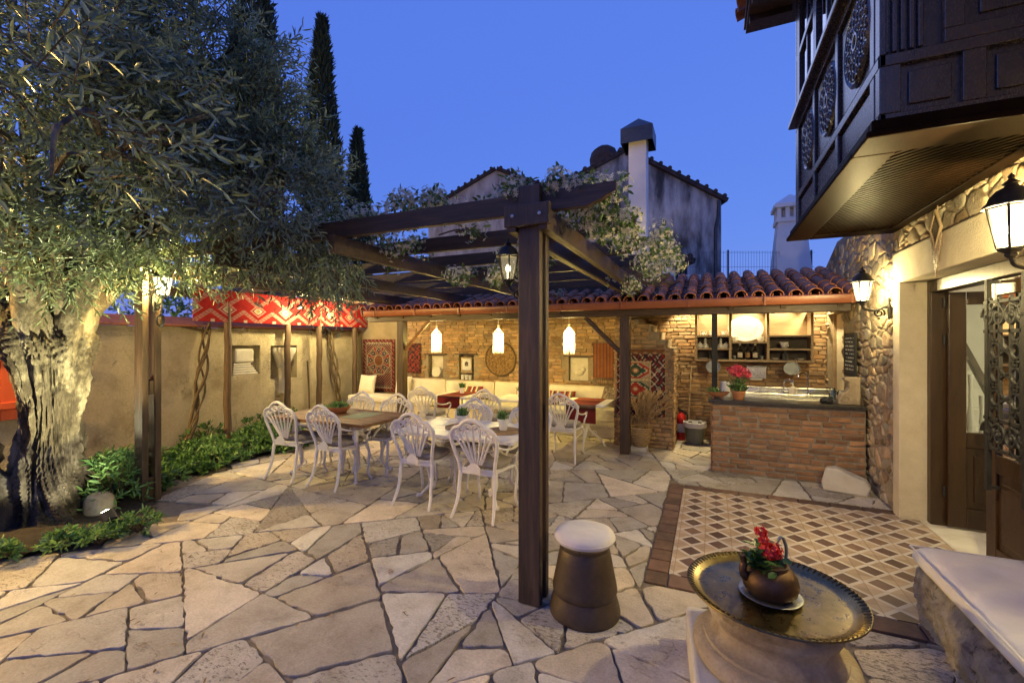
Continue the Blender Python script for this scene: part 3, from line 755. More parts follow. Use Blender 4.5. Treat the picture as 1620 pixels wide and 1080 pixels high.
# wrought iron grille before the glass of the closed leaf
gx = FX-.045; mb = MB()
def gy(y, z): return (gx, y, z)
yc = 1.30
for dy in (-.17, -.06, .06, .17): mb.bar(gy(yc+dy, .92), gy(yc+dy, 1.95), .018, .018)
for z in (.92, 1.12, 1.72, 1.92): mb.bar(gy(yc-.24, z), gy(yc+.24, z), .018, .022)
mb.bar(gy(yc+.2, .62), gy(yc+.2, 2.08), .026, .03); mb.bar(gy(yc-.2, .62), gy(yc-.2, 2.08), .026, .03)
def scroll(cy, cz, r, a0, turns, sgn, rad=.012):
    pts = []
    for i in range(26):
        q = i/25; a = a0+sgn*q*turns*2*math.pi; rr_ = r*(1-.82*q)
        pts.append(gy(cy+rr_*math.cos(a), cz+rr_*math.sin(a)))
    mb.tube(pts, rad, 6)
for z in (1.02, 1.82):
    for cy in (-.19, -.07, .07, .19):
        scroll(yc+cy, z, .085, 0 if cy > 0 else math.pi, 1.5, 1 if cy > 0 else -1)
        mb.ball(gy(yc+cy, z), .02, 8, 6)
for k in range(3):
    zc = 1.27+k*.16
    for cy in (-.11, .11):
        for a in range(6):
            a0 = a*math.pi/3; a1 = a0+2*math.pi/3
            mb.bar(gy(yc+cy+.10*math.cos(a0), zc+.10*math.sin(a0)), gy(yc+cy+.10*math.cos(a1), zc+.10*math.sin(a1)), .016, .014, up=(1,0,0))
        mb.tube([gy(yc+cy+.05*math.cos(a*.524), zc+.05*math.sin(a*.524)) for a in range(12)], .009, 6, closed=True)
for (yy, zz) in ((.2, .64), (-.2, .64), (.2, 2.06), (-.2, 2.06)): mb.bar((gx, yc+yy, zz), (FX+.012, yc+yy, zz), .02, .02)
mb.build('iron_grille', BLACKI, dr, smooth=40)
# room behind the door
mb = MB()
mb.box(5.2, 5.3, .3, 4.3, 0, 2.5); mb.box(FX+.2, 5.2, 4.3, 4.4, 0, 2.5); mb.box(FX+.2, 5.2, .2, .3, 0, 2.5); mb.box(FX+.2, 5.2, .3, 4.3, 2.5, 2.55)
mb.build('interior_wall', WHITEP, house)
st = thing('staircase', 'white staircase with turned balusters seen through the glass of the open door', 'staircase', (3.35, 2.9, .012))
mb = MB()
for k in range(7): mb.box(3.35, 4.3, 2.75+k*.2, 2.75+(k+1)*.2-.001, .013, .19*(k+1))
mb.build('steps', WHITEP, st, bevel=.01)
for k in range(7):
    mb = MB(); z0 = .19*(k+1); y = 2.85+k*.2
    mb.lathe([(.022,0),(.022,.1),(.014,.13),(.028,.22),(.03,.3),(.014,.46),(.02,.5),(.014,.56),(.02,.75)], 10, (3.42, y, z0)); mb.build('baluster', WHITEP, st, smooth=40)
mb = MB(); mb.bar((3.42, 2.72, .97), (3.42, 4.2, 2.38), .06, .05); mb.build('handrail', DOORW, st, bevel=.01)
mb = MB(); mb.box(3.37, 3.47, 2.62, 2.72, .013, 1.1); mb.ball((3.42, 2.67, 1.15), .06); mb.build('newel_post', WHITEP, st, smooth=40)
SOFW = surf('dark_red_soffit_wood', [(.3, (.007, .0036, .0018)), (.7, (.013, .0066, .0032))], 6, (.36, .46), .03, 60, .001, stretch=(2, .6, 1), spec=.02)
# ---- bay window
BX, B0, B1, BZ, BT = 1.85, .25, 2.72, 2.70, 5.22
mb = MB()
mb.box(BX+.03, HX-.001, B0+.03, B1-.03, 2.80, 3.86)                      # core of lower storey
def ff(a0, a1, z0, z1, d=.03): mb.box(BX+.03-d, BX+.0295, a0, a1, z0, z1)       # on the long outer face
def ef(a0, a1, z0, z1, d=.03): mb.box(a0, a1, B0+.03-d, B0+.0295, z0, z1)       # on the end face toward the yard
wd = (B1-B0)/3.43
ys = [B0, B0+.10]
cells = [(B0+.09+k*.745, B0+.09+(k+1)*.745) for k in range(3)]+[(B0+.09+3*.745, B1)]
ff(B0, B1, 2.80, 2.84); ff(B0, B1, 3.09, 3.15); ff(B0, B1, 3.80, 3.86)
edges = [B0+.0]+[c[0] for c in cells]+[B1-.07]
for e in edges:
    ff(e, e+.07, 2.8405, 3.0895, .0295); ff(e, e+.07, 3.1505, 3.7995, .0295)
for (c0, c1) in cells[:3]:
    ff(c0+.11, c1-.04, 2.875, 3.06, .012); ff(c0+.11, c1-.04, 3.185, 3.765, .010)
ef(BX, HX, 2.80, 2.84); ef(BX, HX, 3.09, 3.15); ef(BX, HX, 3.80, 3.86)
for e in (BX, BX+.33, HX-.1): ef(e, e+.09, 2.8405, 3.0895, .0295)
ef(BX+.125, BX+.295, 2.88, 3.05, .014); ef(BX+.46, HX-.14, 2.88, 3.05, .014)
for k in range(5): mb.box(BX+.02+k*.035, BX+.043+k*.035, B0+.005, B0+.0295, 3.16, 3.79)
ef(BX+.26, HX, 3.1505, 3.22, .0295); ef(BX+.26, BX+.34, 3.2205, 3.7995, .0295); ef(BX+.40, HX-.04, 3.27, 3.77, .012)
body = mb.build('bay_window', BAYW, house, bevel=.007)
mb = MB()   # bottom cornice frame and sill
mb.box(BX-.045, HX-.002, B0-.045, B0-.0, 2.735, 2.80); mb.box(BX-.045, BX-.0, B0+.0005, B1+.04, 2.735, 2.80)
mb.box(BX-.075, HX-.002, B0-.075, B0+.2, 2.70, 2.7345); mb.box(BX-.075, BX+.13, B0+.2005, B1+.06, 2.70, 2.7345)
mb.box(BX+.1305, HX-.002, B1-.16, B1+.06, 2.70, 2.7345); mb.box(HX-.1, HX-.002, B0+.2005, B1-.1605, 2.70, 2.7345)
mb.box(BX+.0005, HX-.002, B0+.0005, B1-.0005, 2.775, 2.7995)
mb.build('cornice', SOFW, body, bevel=.008)
mb = MB()   # lattice soffit
lx0, lx1, ly0, ly1 = BX+.131, HX-.101, B0+.201, B1-.161
sp = .048
k0 = -int((ly1-ly0)/sp)-1; k1 = int((lx1-lx0)/sp)+1
for s_ in (1, -1):
    for k in range(-110, 120):
        c = k*sp*1.414
        pts = []
        for (x, y) in ((lx0, None), (lx1, None), (None, ly0), (None, ly1)):
            if x is not None: yy = ly0+s_*((x-lx0)-c) if s_ > 0 else ly1-((x-lx0)-c)
            if x is not None and ly0-1e-6 <= yy <= ly1+1e-6: pts.append((x, yy))
            if y is not None:
                xx = lx0+c+(y-ly0) if s_ > 0 else lx0+c+(ly1-y)
                if lx0 < xx < lx1: pts.append((xx, y))
        if len(pts) >= 2:
            a, b = pts[0], pts[1]
            if math.hypot(a[0]-b[0], a[1]-b[1]) > .03: mb.bar((a[0], a[1], 2.718+s_*.0045), (b[0], b[1], 2.718+s_*.0045),   .022, .008)
mb.build('lattice_soffit', SOFW, body)
mb = MB(); mb.box(BX-.06, HX-.002, B0-.06, B1+.05, 3.861, 3.92); mb.build('sill', BAYW, body, bevel=.012)
for k in range(3):     # carved rosettes
    cy = .655+k*.722; cz = 3.475; mb = MB()
    Mx = Matrix(((0,0,-1),(0,1,0),(1,0,0)))
    c = (BX+.028, cy, cz)
    mb.lathe([(1e-6,.0),(.255,.0),(.262,.02),(.245,.034),(.23,.022),(1e-6,.020)], 40, c, Mx)
    for ring, nn, rad in ((.195, 18, .024), (.14, 12, .026), (.08, 8, .022)):
        for i in range(nn):
            a = 2*math.pi*(i+.5*(ring == .14))/nn
            p = Vector((c[0]-.024, cy+ring*math.cos(a), cz+ring*math.sin(a)))
            mb.tube([p+Vector((-.004, rad*math.cos(q*.785), rad*math.sin(q*.785))) for q in range(8)], .0075, 5, closed=True)
            mb.ball(p, .010, 6, 4)
    for i in range(12):
        a = math.pi*i/6
        mb.tube([(c[0]-.028, cy+.04*math.cos(a), cz+.04*math.sin(a)), (c[0]-.028, cy+.22*math.cos(a+.12), cz+.22*math.sin(a+.12))], .006, 5)
    mb.tube([(c[0]-.03, cy+.045*math.cos(q*.4), cz+.045*math.sin(q*.4)) for q in range(16)], .011, 6, closed=True)
    mb.build('carved_rosette', BAYW, body, smooth=35)
# windows of the bay
mb = MB(); mb.box(BX+.3, HX-.001, B0+.3, B1-.3, 3.921, BT); mb.build('inner_wall', BAYW, body)
edges = [B0]+[B0+.09+k*.745 for k in range(1, 4)]+[B1]
for k in range(len(edges)-1):
    y0, y1 = edges[k], edges[k+1]; mb = MB()
    for (a, b, z0, z1) in ((y0, y0+.06, 3.9215, BT), (y1-.06, y1, 3.9215, BT), (y0+.0605, y1-.0605, 3.9215, 3.99), (y0+.0605, y1-.0605, 4.5, 4.56), (y0+.0605, y1-.0605, BT-.08, BT)):
        mb.box(BX, BX+.06, a, b, z0, z1)
    if y1-y0 > .5: mb.box(BX+.01, BX+.05, (y0+y1)/2-.02, (y0+y1)/2+.02, 3.9905, 4.4995); mb.box(BX+.01, BX+.05, (y0+y1)/2-.02, (y0+y1)/2+.02, 4.5605, BT-.0805)
    wn = mb.build('window', BAYW, body, bevel=.005)
    mb = MB(); mb.box(BX+.025, BX+.031, y0+.0605, y1-.0605, 3.9905, BT-.0805); mb.build('pane', GLASSD, wn)
mb = MB(); mb.box(BX+.0605, HX-.001, B0, B0+.05, 3.9215, BT); mb.box(BX+.2, HX-.08, B0-.012, B0-.0005, 4.0, BT-.2); mb.build('end_panel', BAYW, body, bevel=.008)
# eave of the upper roof
mb = MB(); mb.box(1.42, HX+1.5, -1.2, 3.15, 5.225, 5.27); mb.box(1.40, 1.44, -1.2, 3.15, 5.2705, 5.33)
for k in range(13): mb.box(1.44, BX-.01, -1.0+k*.32, -.94+k*.32, 5.16, 5.2245)
ro = mb.build('eave', WOOD, house)
def half_tile(mb, p, axis, side, up, L, r0, r1, th=.012, n=8, flip=False):
    p = Vector(p); axis = Vector(axis).normalized(); side = Vector(side).normalized(); up = Vector(up).normalized(); vs = []
    for (d, r) in ((0, r0), (L, r1)):
        for rr_ in (r, r-th):
            for j in range(n+1):
                a = math.pi*j/n; vs.append(p+axis*d+side*(rr_*math.cos(a))+up*(rr_*math.sin(a)*(-1 if flip else 1)))
    m = n+1; fs = []
    for j in range(n):
        fs += [(j, j+1, 2*m+j+1, 2*m+j), (m+j+1, m+j, 3*m+j, 3*m+j+1), (j+1, j, m+j, m+j+1), (2*m+j, 2*m+j+1, 3*m+j+1, 3*m+j)]
    mb.add(vs, fs)
mb = MB()
for k in range(20):
    v = rg.uniform(.6, 1.1); mb.tint = (v, v, v, 0)
    for r_ in range(3): half_tile(mb, (1.33+r_*.3, -1.0+k*.21, 5.34+r_*.10), (.95,0,.3), (0,1,0), (-.3,0,.95), .36, .09, .075)
mb.build('eave_tiles', TERRA, ro, smooth=50)
mb = MB(); mb.box(HX+.25, HX+4, -2.5, 4.6, 2.6, 5.22); mb.build('upper_wall', WHITEP, house)
# ================================================================ LEAN-TO SHELTER
lt = thing('lean_to_shelter', 'lean-to shelter with barrel tile roof, brown gutter and timber posts', 'shelter', (-.1, 4.0, 0))
SL = .285
def rz(y): return 2.19+(y-3.86)*SL
mb = MB()
ax = Vector((0,1,SL)).normalized(); upv = Vector((0,-SL,1)).normalized()
xl, xr = -4.93, 2.64; ncol = 37; pit = (xr-xl)/ncol
for i in range(ncol+1):
    x = xl+i*pit
    for r_ in range(7):
        y = 3.84+r_*.275; jx = rg.gauss(0, .004); jz = rg.gauss(0, .004)
        v = rg.uniform(.6, 1.15); mb.tint = (v*rg.uniform(.95,1.08), v, v*rg.uniform(.88,1.0), 0)
        half_tile(mb, (x+jx, y+rg.gauss(0,.006), rz(y)+.045+jz+.006*0), ax, (1,0,0), upv, .33, .082, .068)
        if i < ncol: half_tile(mb, (x+pit/2, y+.02, rz(y)+.075+jz), ax, (1,0,0), upv, .33, .068, .082, flip=True)
mb.build('roof_tiles', TERRA, lt, smooth=50)
mb = MB()
vs = [(xl-.05, 3.84, rz(3.84)-.035), (xr+.0, 3.84, rz(3.84)-.035), (xr, 5.72, rz(5.72)-.035), (xl-.05, 5.72, rz(5.72)-.035)]
mb.add(vs+[(a, b, c+.03) for a, b, c in vs], [(3,2,1,0),(4,5,6,7),(0,1,5,4),(1,2,6,5),(2,3,7,6),(3,0,4,7)])
for k in range(13): x = -4.7+k*.6; mb.bar((x, 3.9, rz(3.9)-.085), (x, 5.46, rz(5.46)-.085), .06, .09)
mb.build('ceiling_boards', WOODH, lt)
mb = MB()
prof = [(0,.055),(.012,.062),(.022,.055),(.022,.0),(.045,-.038),(.085,-.045),(.11,-.03),(.118,.06)]
pl = [(p[0], p[1]) for p in prof]+[(p[0]*.9+.006, p[1]+.006) for p in prof[::-1]]
n = len(pl); vs = [(xl-.02, 3.76+p[0], 2.155+p[1]) for p in pl]+[(xr+.01, 3.76+p[0], 2.155+p[1]) for p in pl]
mb.add(vs, [(i, (i+1) % n, n+(i+1) % n, n+i) for i in range(n)]+[tuple(range(n)), tuple(range(n, 2*n))[::-1]])
for k in range(9): x = xl+.3+k*.9; mb.box(x, x+.02, 3.757, 3.762, 2.11, 2.22)
mb.build('gutter', GUTTER, lt, smooth=40)
mb = MB(); mb.box(xl+.02, xr-.03, 3.93, 4.07, 2.02, 2.125); mb.build('eave_beam', WOODH, lt, bevel=.006)
for x in (-4.16, -.1):
    mb = MB(); mb.box(x-.07, x+.07, 3.93, 4.07, 0, 2.0195); mb.build('post', WOOD, lt, bevel=.006)
mb = MB(); mb.box(1.065, 1.135, 3.965, 4.035, .925, 2.0195); mb.build('post', BLACKI, lt, bevel=.004)
mb = MB(); mb.bar((-.165, 4.0, 1.48), (-.70, 4.0, 2.015), .06, .09, up=(0,1,0)); mb.build('brace', WOODH, lt, bevel=.005)
mb = MB(); mb.bar((-4.095, 4.0, 1.5), (-3.56, 4.0, 2.015), .05, .05, up=(0,1,0)); mb.build('brace', TABLEW, lt, bevel=.005)
# ================================================================ PERGOLA
pg = thing('pergola', 'dark brown timber pergola with double posts, overgrown by white jasmine', 'pergola', (0, 0, 0))
def ppost(x):
    mb = MB()
    mb.box(x-.0725, x+.0725, -.087, -.03, 0, 2.63); mb.box(x-.0725, x+.0725, .03, .087, 0, 2.63)
    mb.box(x-.05, x+.05, -.0295, .0295, 0, .25); mb.box(x-.05, x+.05, -.0295, .0295, 1.1, 1.25)
    return mb.build('post', WOOD, pg, bevel=.006)
ppost(0); ppost(-4.29)
for x in (0, -4.29):
    mb = MB(); mb.box(x-.15, x+.15, -.135, -.0875, 2.365, 2.50); c_ = mb.build('clamp_plate', WOOD, pg, bevel=.006)
    mb = MB()
    for dx in (-.09, .09): mb.lathe([(.011,0),(.011,.008),(1e-6,.010)], 8, (x+dx, -.136, 2.43), Matrix(((1,0,0),(0,0,-1),(0,1,0))))
    mb.build('bolt', STEEL, c_)
for k in range(7):
    y = .78*k
    z0, z1 = 2.472, 2.602
    P = [(-6.5, z0+.06), (-6.42, z0), (.36, z0), (.40, z0+.02), (.44, z0+.03), (.49, z0+.06), (.53, z0+.075), (.53, z1), (-6.5, z1)]
    mb = MB(); mb.prism(P, -.025, .025, (0, y, 0), (1,0,0), (0,0,1)); mb.build('rafter', WOODH, pg, bevel=.004)
for (x, L) in ((.105, 4.95), (-.105, 4.95), (-1.62, 4.9), (-3.0, 4.9), (-4.185, 4.9), (-4.395, 4.9), (-6.35, 4.9)):
    mb = MB(); mb.box(x-.03, x+.03, -.12, L, 2.335, 2.4715); mb.build('purlin', WOODH, pg, bevel=.004)
for y in (2.18, 3.34, 4.09, 5.1):
    mb = MB(); x = -6.35
    mb.tube([(x+.02*nz(y, z*.1, 2, 3), y+.02*nz(y, z*.1, 5, 3), z*.1) for z in range(24)]+[(x, y, 2.334)], [.055+.006*nz(y, z, 1, .7) for z in range(25)], 10)
    mb.build('wooden_pole', POLEW, pg, smooth=40)
# ================================================================ CHAIRS AND TABLES
def bez_leg(mb, pts, r0, r1):
    P = smooth_path(pts, 5); n = len(P); mb.tube(P, [lerp(r0, r1, i/(n-1)) for i in range(n)], 8)
def make_chair():
    t = thing('garden_chair', 'white scrolled cast iron chair', 'chair')
    mb = MB(); ring = []
    for i in range(28):
        a = 2*math.pi*i/28; c, s_ = math.cos(a), math.sin(a); e = .6
        ring.append((.225*math.copysign(abs(c)**e, c)*(1 if s_ > 0 else .93), .205*math.copysign(abs(s_)**e, s_), .435))
    mb.tube(ring, .015, 8, closed=True)
    mb.prism([(p[0]*.97, p[1]*.97) for p in ring], -.432, -.42, (0,0,0), (1,0,0), (0,1,0)) if False else None
    for k in range(-4, 5): mb.bar((k*.05, -.19, .432), (k*.05, .19, .432), .012, .006)
    mb.box(-.19, .19, -.212, -.196, .40, .45)
    mb.build('seat_frame', IRON, t, smooth=40)
    mb = MB()
    prof = [(1e-6,.452),(.9,.452),(.985,.468),(1,.482),(.97,.50),(.85,.512),(.4,.517),(1e-6,.518)]
    vs = []; n = 32
    for (f, z) in prof:
        for i in range(n):
            a = 2*math.pi*i/n; c, s_ = math.cos(a), math.sin(a); e = .62
            vs.append((.212*f*math.copysign(abs(c)**e, c), .19*f*math.copysign(abs(s_)**e, s_)+.005, z+.004*nz(c*f, s_*f, 3, 3)))
    fs = [(k*n+i, k*n+(i+1) % n, (k+1)*n+(i+1) % n, (k+1)*n+i) for k in range(len(prof)-1) for i in range(n)]
    mb.add(vs, fs); mb.build('seat_cushion', CUSH, t, smooth=50)
    # back: wide fan inside a three-lobed hoop
    def B(x, z): return (x, -.205-.13*max(0, z-.43)/.52-.02*math.sin(max(0, z-.43)*6)*0, z)
    mb = MB()
    hoop = [(-.185,.43),(-.192,.50),(-.218,.60),(-.242,.70),(-.238,.79),(-.19,.845),(-.135,.862),(-.085,.905),(0,.935),(.085,.905),(.135,.862),(.19,.845),(.238,.79),(.242,.70),(.218,.60),(.192,.50),(.185,.43)]
    mb.tube(smooth_path([B(*p) for p in hoop], 4), .0175, 8)
    # base plate
    pl = [(-.062,.445),(.062,.445),(.066,.49),(.03,.525),(0,.535),(-.03,.525),(-.066,.49)]
    mb.prism(pl, -.006, .006, (0,-.222,0), (1,0,0), (0,-.12,.99))
    mb.tube([B(-.185,.447), B(.185,.447)], .011, 8)
    tops = [(-.20,.765,-1),(-.145,.795,-1),(-.078,.825,-1),(0,.85,0),(.078,.825,1),(.145,.795,1),(.20,.765,1)]
    for i, (x, z, s_) in enumerate(tops):
        x0 = (i-3)*.017
        P = smooth_path([B(x0, .50), B(lerp(x0, x, .28), .58), B(lerp(x0, x, .66), .69), B(x, z)], 5)
        mb.tube(P, [lerp(.0115, .0095, q/(len(P)-1)) for q in range(len(P))], 6)
        for sg in ((-1, 1) if s_ == 0 else (s_,)):
            r = .036 if abs(x) > .1 else .042; sp = []
            for q in range(17):
                f = q/16; a = (math.pi if sg > 0 else 0)-sg*f*1.35*2*math.pi; rr_ = r*(1-.72*f)
                sp.append(B(x+sg*r+rr_*math.cos(a), z+rr_*math.sin(a)))
            mb.tube(sp, .0092, 6)
    mb.build('backrest', IRON, t, smooth=40)
    for sg in (-1, 1):
        mb = MB(); pb = B(sg*.236, .69)
        P = smooth_path([pb, (sg*.262, -.16, .652), (sg*.28, -.03, .638), (sg*.285, .08, .645), (sg*.272, .155, .625), (sg*.262, .165, .58), (sg*.25, .13, .54), (sg*.235, .14, .48), (sg*.215, .155, .44)], 4)
        mb.tube(P, .0115, 8); mb.build('arm', IRON, t, smooth=40)
        mb = MB(); bez_leg(mb, [(sg*.195,.165,.435),(sg*.222,.195,.34),(sg*.215,.195,.2),(sg*.205,.20,.08),(sg*.228,.235,.0)], .019, .012)
        mb.build('leg', IRON, t, smooth=40)
        mb = MB(); bez_leg(mb, [(sg*.185,-.2,.44),(sg*.19,-.215,.33),(sg*.192,-.235,.2),(sg*.205,-.27,.09),(sg*.22,-.32,.0)], .02, .013)
        mb.build('leg', IRON, t, smooth=40)
    return t
proto = make_chair()
CG = 'white scrolled garden chairs'
chairs = [  # x, y of seat, heading
 (-3.63, 1.30, .04, 'white scrolled iron chair pulled to near side of the wooden table, farther left'),
 (-2.92, 1.30, -.03, 'white scrolled iron chair at near side of the wooden table, beside its right corner'),
 (-1.68, 1.25, .02, 'white scrolled iron chair at near side of the white table, beside its left corner'),
 (-.95, 1.21, -.02, 'white scrolled iron chair nearest to the big pergola post, back toward the viewer'),
 (-3.45, 1.86, 3.10, 'white scrolled iron chair behind the wooden table bowl, next to the plaster wall'),
 (-2.80, 1.86, 3.2, 'white scrolled iron chair behind the wooden table, next to the shelter post'),
 (-1.62, 1.83, 3.12, 'white scrolled iron chair behind the white table, facing the viewer between two potted plants'),
 (-.86, 1.84, 3.17, 'white scrolled iron chair behind the white table, half hidden by the big pergola post'),
 (-3.14, 3.45, .05, 'white scrolled iron chair at the bench table closest to the shelter post'),
 (-1.98, 3.45, -.06, 'white scrolled iron chair at the middle bench table, below the round woven tray'),
 (-.84, 3.42, .03, 'white scrolled iron chair right of the big pergola post, before the red table runner')]
for i, (x, y, a, lb) in enumerate(chairs):
    if i == 0:
        o = proto; o.location = (x, y, 0); o.rotation_euler = (0, 0, a); o['label'] = lb; o['group'] = CG
    else: dup(proto, (x, y, 0), a, lb, CG)
def ornate_leg(parent, x, y, sx, sy, H):
    mb = MB()
    P = smooth_path([(x, y, H), (x+sx*.03, y+sy*.03, H-.10), (x+sx*.035, y+sy*.035, H-.25), (x-sx*.01, y-sy*.01, H*.45), (x-sx*.02, y-sy*.02, H*.2), (x+sx*.03, y+sy*.03, .05), (x+sx*.06, y+sy*.06, .015)], 5)
    n = len(P); mb.tube(P, [.036-.022*min(1, i/n*1.3)+.012*max(0, i/n-.8)*5*.6 for i in range(n)], 8)
    for k in range(3):
        c = P[int(n*(.25+.2*k))]; sp = []
        for q in range(15):
            f = q/14; a = f*2.6*math.pi+k; r = .05*(1-.75*f); sp.append((c[0]-sx*r*math.cos(a)*.7-sx*.04, c[1]-sy*r*math.cos(a)*.7-sy*.0, c[2]+r*math.sin(a)))
        mb.tube(sp, .008, 6)
    mb.ball((x+sx*.065, y+sy*.065, .024), .024, 8, 6)
    mb.build('leg', IRON, parent, smooth=40)
def table(name, lb, x0, x1, y0, y1, H, mat, th=.035, planks=0, base='four', group=None):
    t = thing(name, lb, 'table', ((x0+x1)/2, (y0+y1)/2, 0), 0, group); mb = MB()
    if planks:
        w = (y1-y0)/planks
        for k in range(planks): mb.box(x0+.05, x1-.05, y0+k*w+.0015, y0+(k+1)*w-.0015, H-th, H+rg.uniform(-.001, .001))
        mb.box(x0, x0+.0495, y0, y1, H-th, H); mb.box(x1-.0495, x1, y0, y1, H-th, H)
    else: mb.box(x0, x1, y0, y1, H-th, H)
    mb.build('tabletop', mat, t, bevel=.006)
    if base == 'four':
        for sx, sy in ((-1,-1),(1,-1),(-1,1),(1,1)): ornate_leg(t, x0+.3 if sx < 0 else x1-.3, y0+.2 if sy < 0 else y1-.2, sx, sy, H-th)
        mb = MB()
        for xx in (x0+.3, x1-.3):
            mb.tube(smooth_path([(xx, y0+.2, H-.12), (xx, (y0+y1)/2-.1, H-.2), (xx, (y0+y1)/2, H-.28), (xx, (y0+y1)/2+.1, H-.2), (xx, y1-.2, H-.12)], 5), .014, 8)
            mb.tube([(xx, y0+.2, H-.05), (xx, y1-.2, H-.05)], .012, 8)
        mb.tube([(x0+.3, (y0+y1)/2, H-.25), (x1-.3, (y0+y1)/2, H-.25)], .014, 8)
        mb.build('stretcher', IRON, t, smooth=40)
    else:
        cx, cy = (x0+x1)/2, (y0+y1)/2
        for k in range(3):
            a = k*2.094+.5; mb = MB()
            P = smooth_path([(cx+.03*math.cos(a), cy+.03*math.sin(a), H-th), (cx+.05*math.cos(a), cy+.05*math.sin(a), .45), (cx+.02*math.cos(a), cy+.02*math.sin(a), .3), (cx+.2*math.cos(a), cy+.2*math.sin(a), .13), (cx+.28*math.cos(a), cy+.28*math.sin(a), .016)], 5)
            mb.tube(P, .016, 8)
            mb.tube([(cx+(.1+.045*(1-q/16)*math.cos(q*.55))*math.cos(a), cy+(.1+.045*(1-q/16)*math.cos(q*.55))*math.sin(a), .22+.045*(1-q/16)*math.sin(q*.55)) for q in range(15)], .009, 6)
            mb.build('leg', IRON, t, smooth=40)
        mb = MB(); mb.lathe([(.16,H-th-.02),(.16,H-th-.001)], 20, (cx, cy, 0)); mb.build('top_plate', IRON, t)
    return t
table('wooden_table', 'rectangular plank dining table on ornate white iron legs', -3.97, -2.45, 1.13, 2.03, .725, TABLEW, planks=7)
table('white_table', 'rectangular white dining table carrying two woven placemats', -2.02, -.62, 1.09, 1.98, .715, WHITET, planks=6)
BT_ = 'small white tables by the bench'
table('bench_table', 'small white bench table with dark red runner, near the shelter post', -3.35, -2.65, 3.75, 4.5, .72, WHITET, base='tri', group=BT_)
table('bench_table', 'small white bench table with bare top, below the round woven tray', -2.2, -1.5, 3.75, 4.5, .72, WHITET, base='tri', group=BT_)
table('bench_table', 'small white bench table with red runner, right of the big pergola post', -1.05, -.35, 3.75, 4.5, .72, WHITET, base='tri', group=BT_)
RN = ((.16,.02,.018),(.05,.012,.012),(.30,.05,.03),(.36,.26,.14))
def runfn(u, v):
    k = int(v*26) % 13
    c = RN[0] if k < 5 else RN[1] if k < 7 else RN[2] if k < 10 else RN[0]
    if k in (6, 11) and int(u*30) % 2: c = RN[3]
    return c
def runner(lb, x0, x1, y0, y1, z, drop):
    L = y1-y0
    def fold(s, t):
        y = y0-drop+t; zz = z+.004
        if y < y0: zz = z+.004-(y0-y); y = y0-.008
        return Vector((x0+s, y, zz+.001*math.sin(s*20)))
    o = cloth('table_runner', None, (0,0,0), (1,0,0), (0,1,0), x1-x0, L+drop, 30, 44, runfn, fold=fold, thick=.003)
    tag(o, lb, 'table runner')
runner('dark red woven runner on the bench table near the shelter post', -3.22, -2.78, 3.75, 4.5, .72, .2)
runner('red striped runner hanging over the table edge right of the big pergola post', -.93, -.48, 3.75, 4.5, .72, .28)
# placemats on the white table
for (x, y, lb) in ((-1.42, 1.52, 'round woven placemat on the white table under the left plant pot'), (-.92, 1.5, 'round woven placemat on the white table under the right plant pot')):
    mb = MB()
    for k in range(9): mb.tube([((.02+.02*k)*math.cos(q*.21)+x, (.02+.02*k)*math.sin(q*.21)+y, .722) for q in range(30)], .0105, 5, closed=True)
    tag(mb.build('placemat', STRAW, smooth=50), lb, 'placemat', 'woven placemats')
rs = np.random.RandomState(3)
def herb(name, lb, x, y, z, pot='white', r=.055, h=.11, plant=HERB, hh=.10, n=150, group=None, lw=.012, ll=.06):
    t = thing(name, lb, 'potted plant', (x, y, z), 0, group); mb = MB()
    mb.lathe([(r*.7,z),(r*.72,z+.005),(r,z+h-.012),(r*1.06,z+h-.010),(r*1.06,z+h),(r*.95,z+h),(r*.92,z+h-.02),(1e-6,z+h-.022)], 20, (x, y, 0))
    mb.build('pot', WHITEC if pot == 'white' else TERRAP, t, smooth=40)
    P = np.stack([x+rs.normal(0, r*.4, n), y+rs.normal(0, r*.4, n), np.full(n, z+h-.02)+rs.uniform(0, hh*.6, n)], 1)
    D = np.stack([rs.normal(0, .6, n), rs.normal(0, .6, n), rs.uniform(.5, 1.4, n)], 1)
    V, F = leaf_arrays(P, D, rs.normal(size=(n, 3)), rs.uniform(.6, 1.2, n)*ll*(hh/.1), np.full(n, lw))
    np_mesh('foliage', V, F, plant, t, leaf_tint(rs, n, 6, .6, 1.3)); return t
herb('potted_plant', 'small green herb in white pot on the left placemat', -1.42, 1.52, .734, h=.115)
herb('potted_plant', 'grey green succulent in white pot on the right placemat', -.92, 1.5, .734, h=.115, n=90, lw=.018)
herb('potted_plant', 'small plant in white pot on the runner near the shelter post', -3.0, 4.2, .728, r=.05, h=.1)
herb('potted_plant', 'small plant in white pot on the bare middle bench table', -1.85, 4.15, .722, r=.05, h=.1)
t = thing('terracotta_bowl', 'low terracotta bowl on the wooden table', 'bowl', (-3.35, 1.66, .735)); mb = MB()
mb.lathe([(.09,.735),(.1,.738),(.15,.80),(.158,.815),(.148,.815),(.13,.79),(1e-6,.785)], 24, (-3.35, 1.66, 0)); mb.build('bowl', TERRAP, t, smooth=40)
n = 260; P = np.stack([-3.35+rs.normal(0,.055,n), 1.66+rs.normal(0,.055,n), np.full(n,.79)],1); D = np.stack([rs.normal(0,.5,n),rs.normal(0,.5,n),rs.uniform(.5,1.4,n)],1)
V, F = leaf_arrays(P, D, rs.normal(size=(n,3)), rs.uniform(.05,.10,n), np.full(n,.013)); np_mesh('foliage', V, F, HERB, t, leaf_tint(rs, n, 6, .6, 1.3))
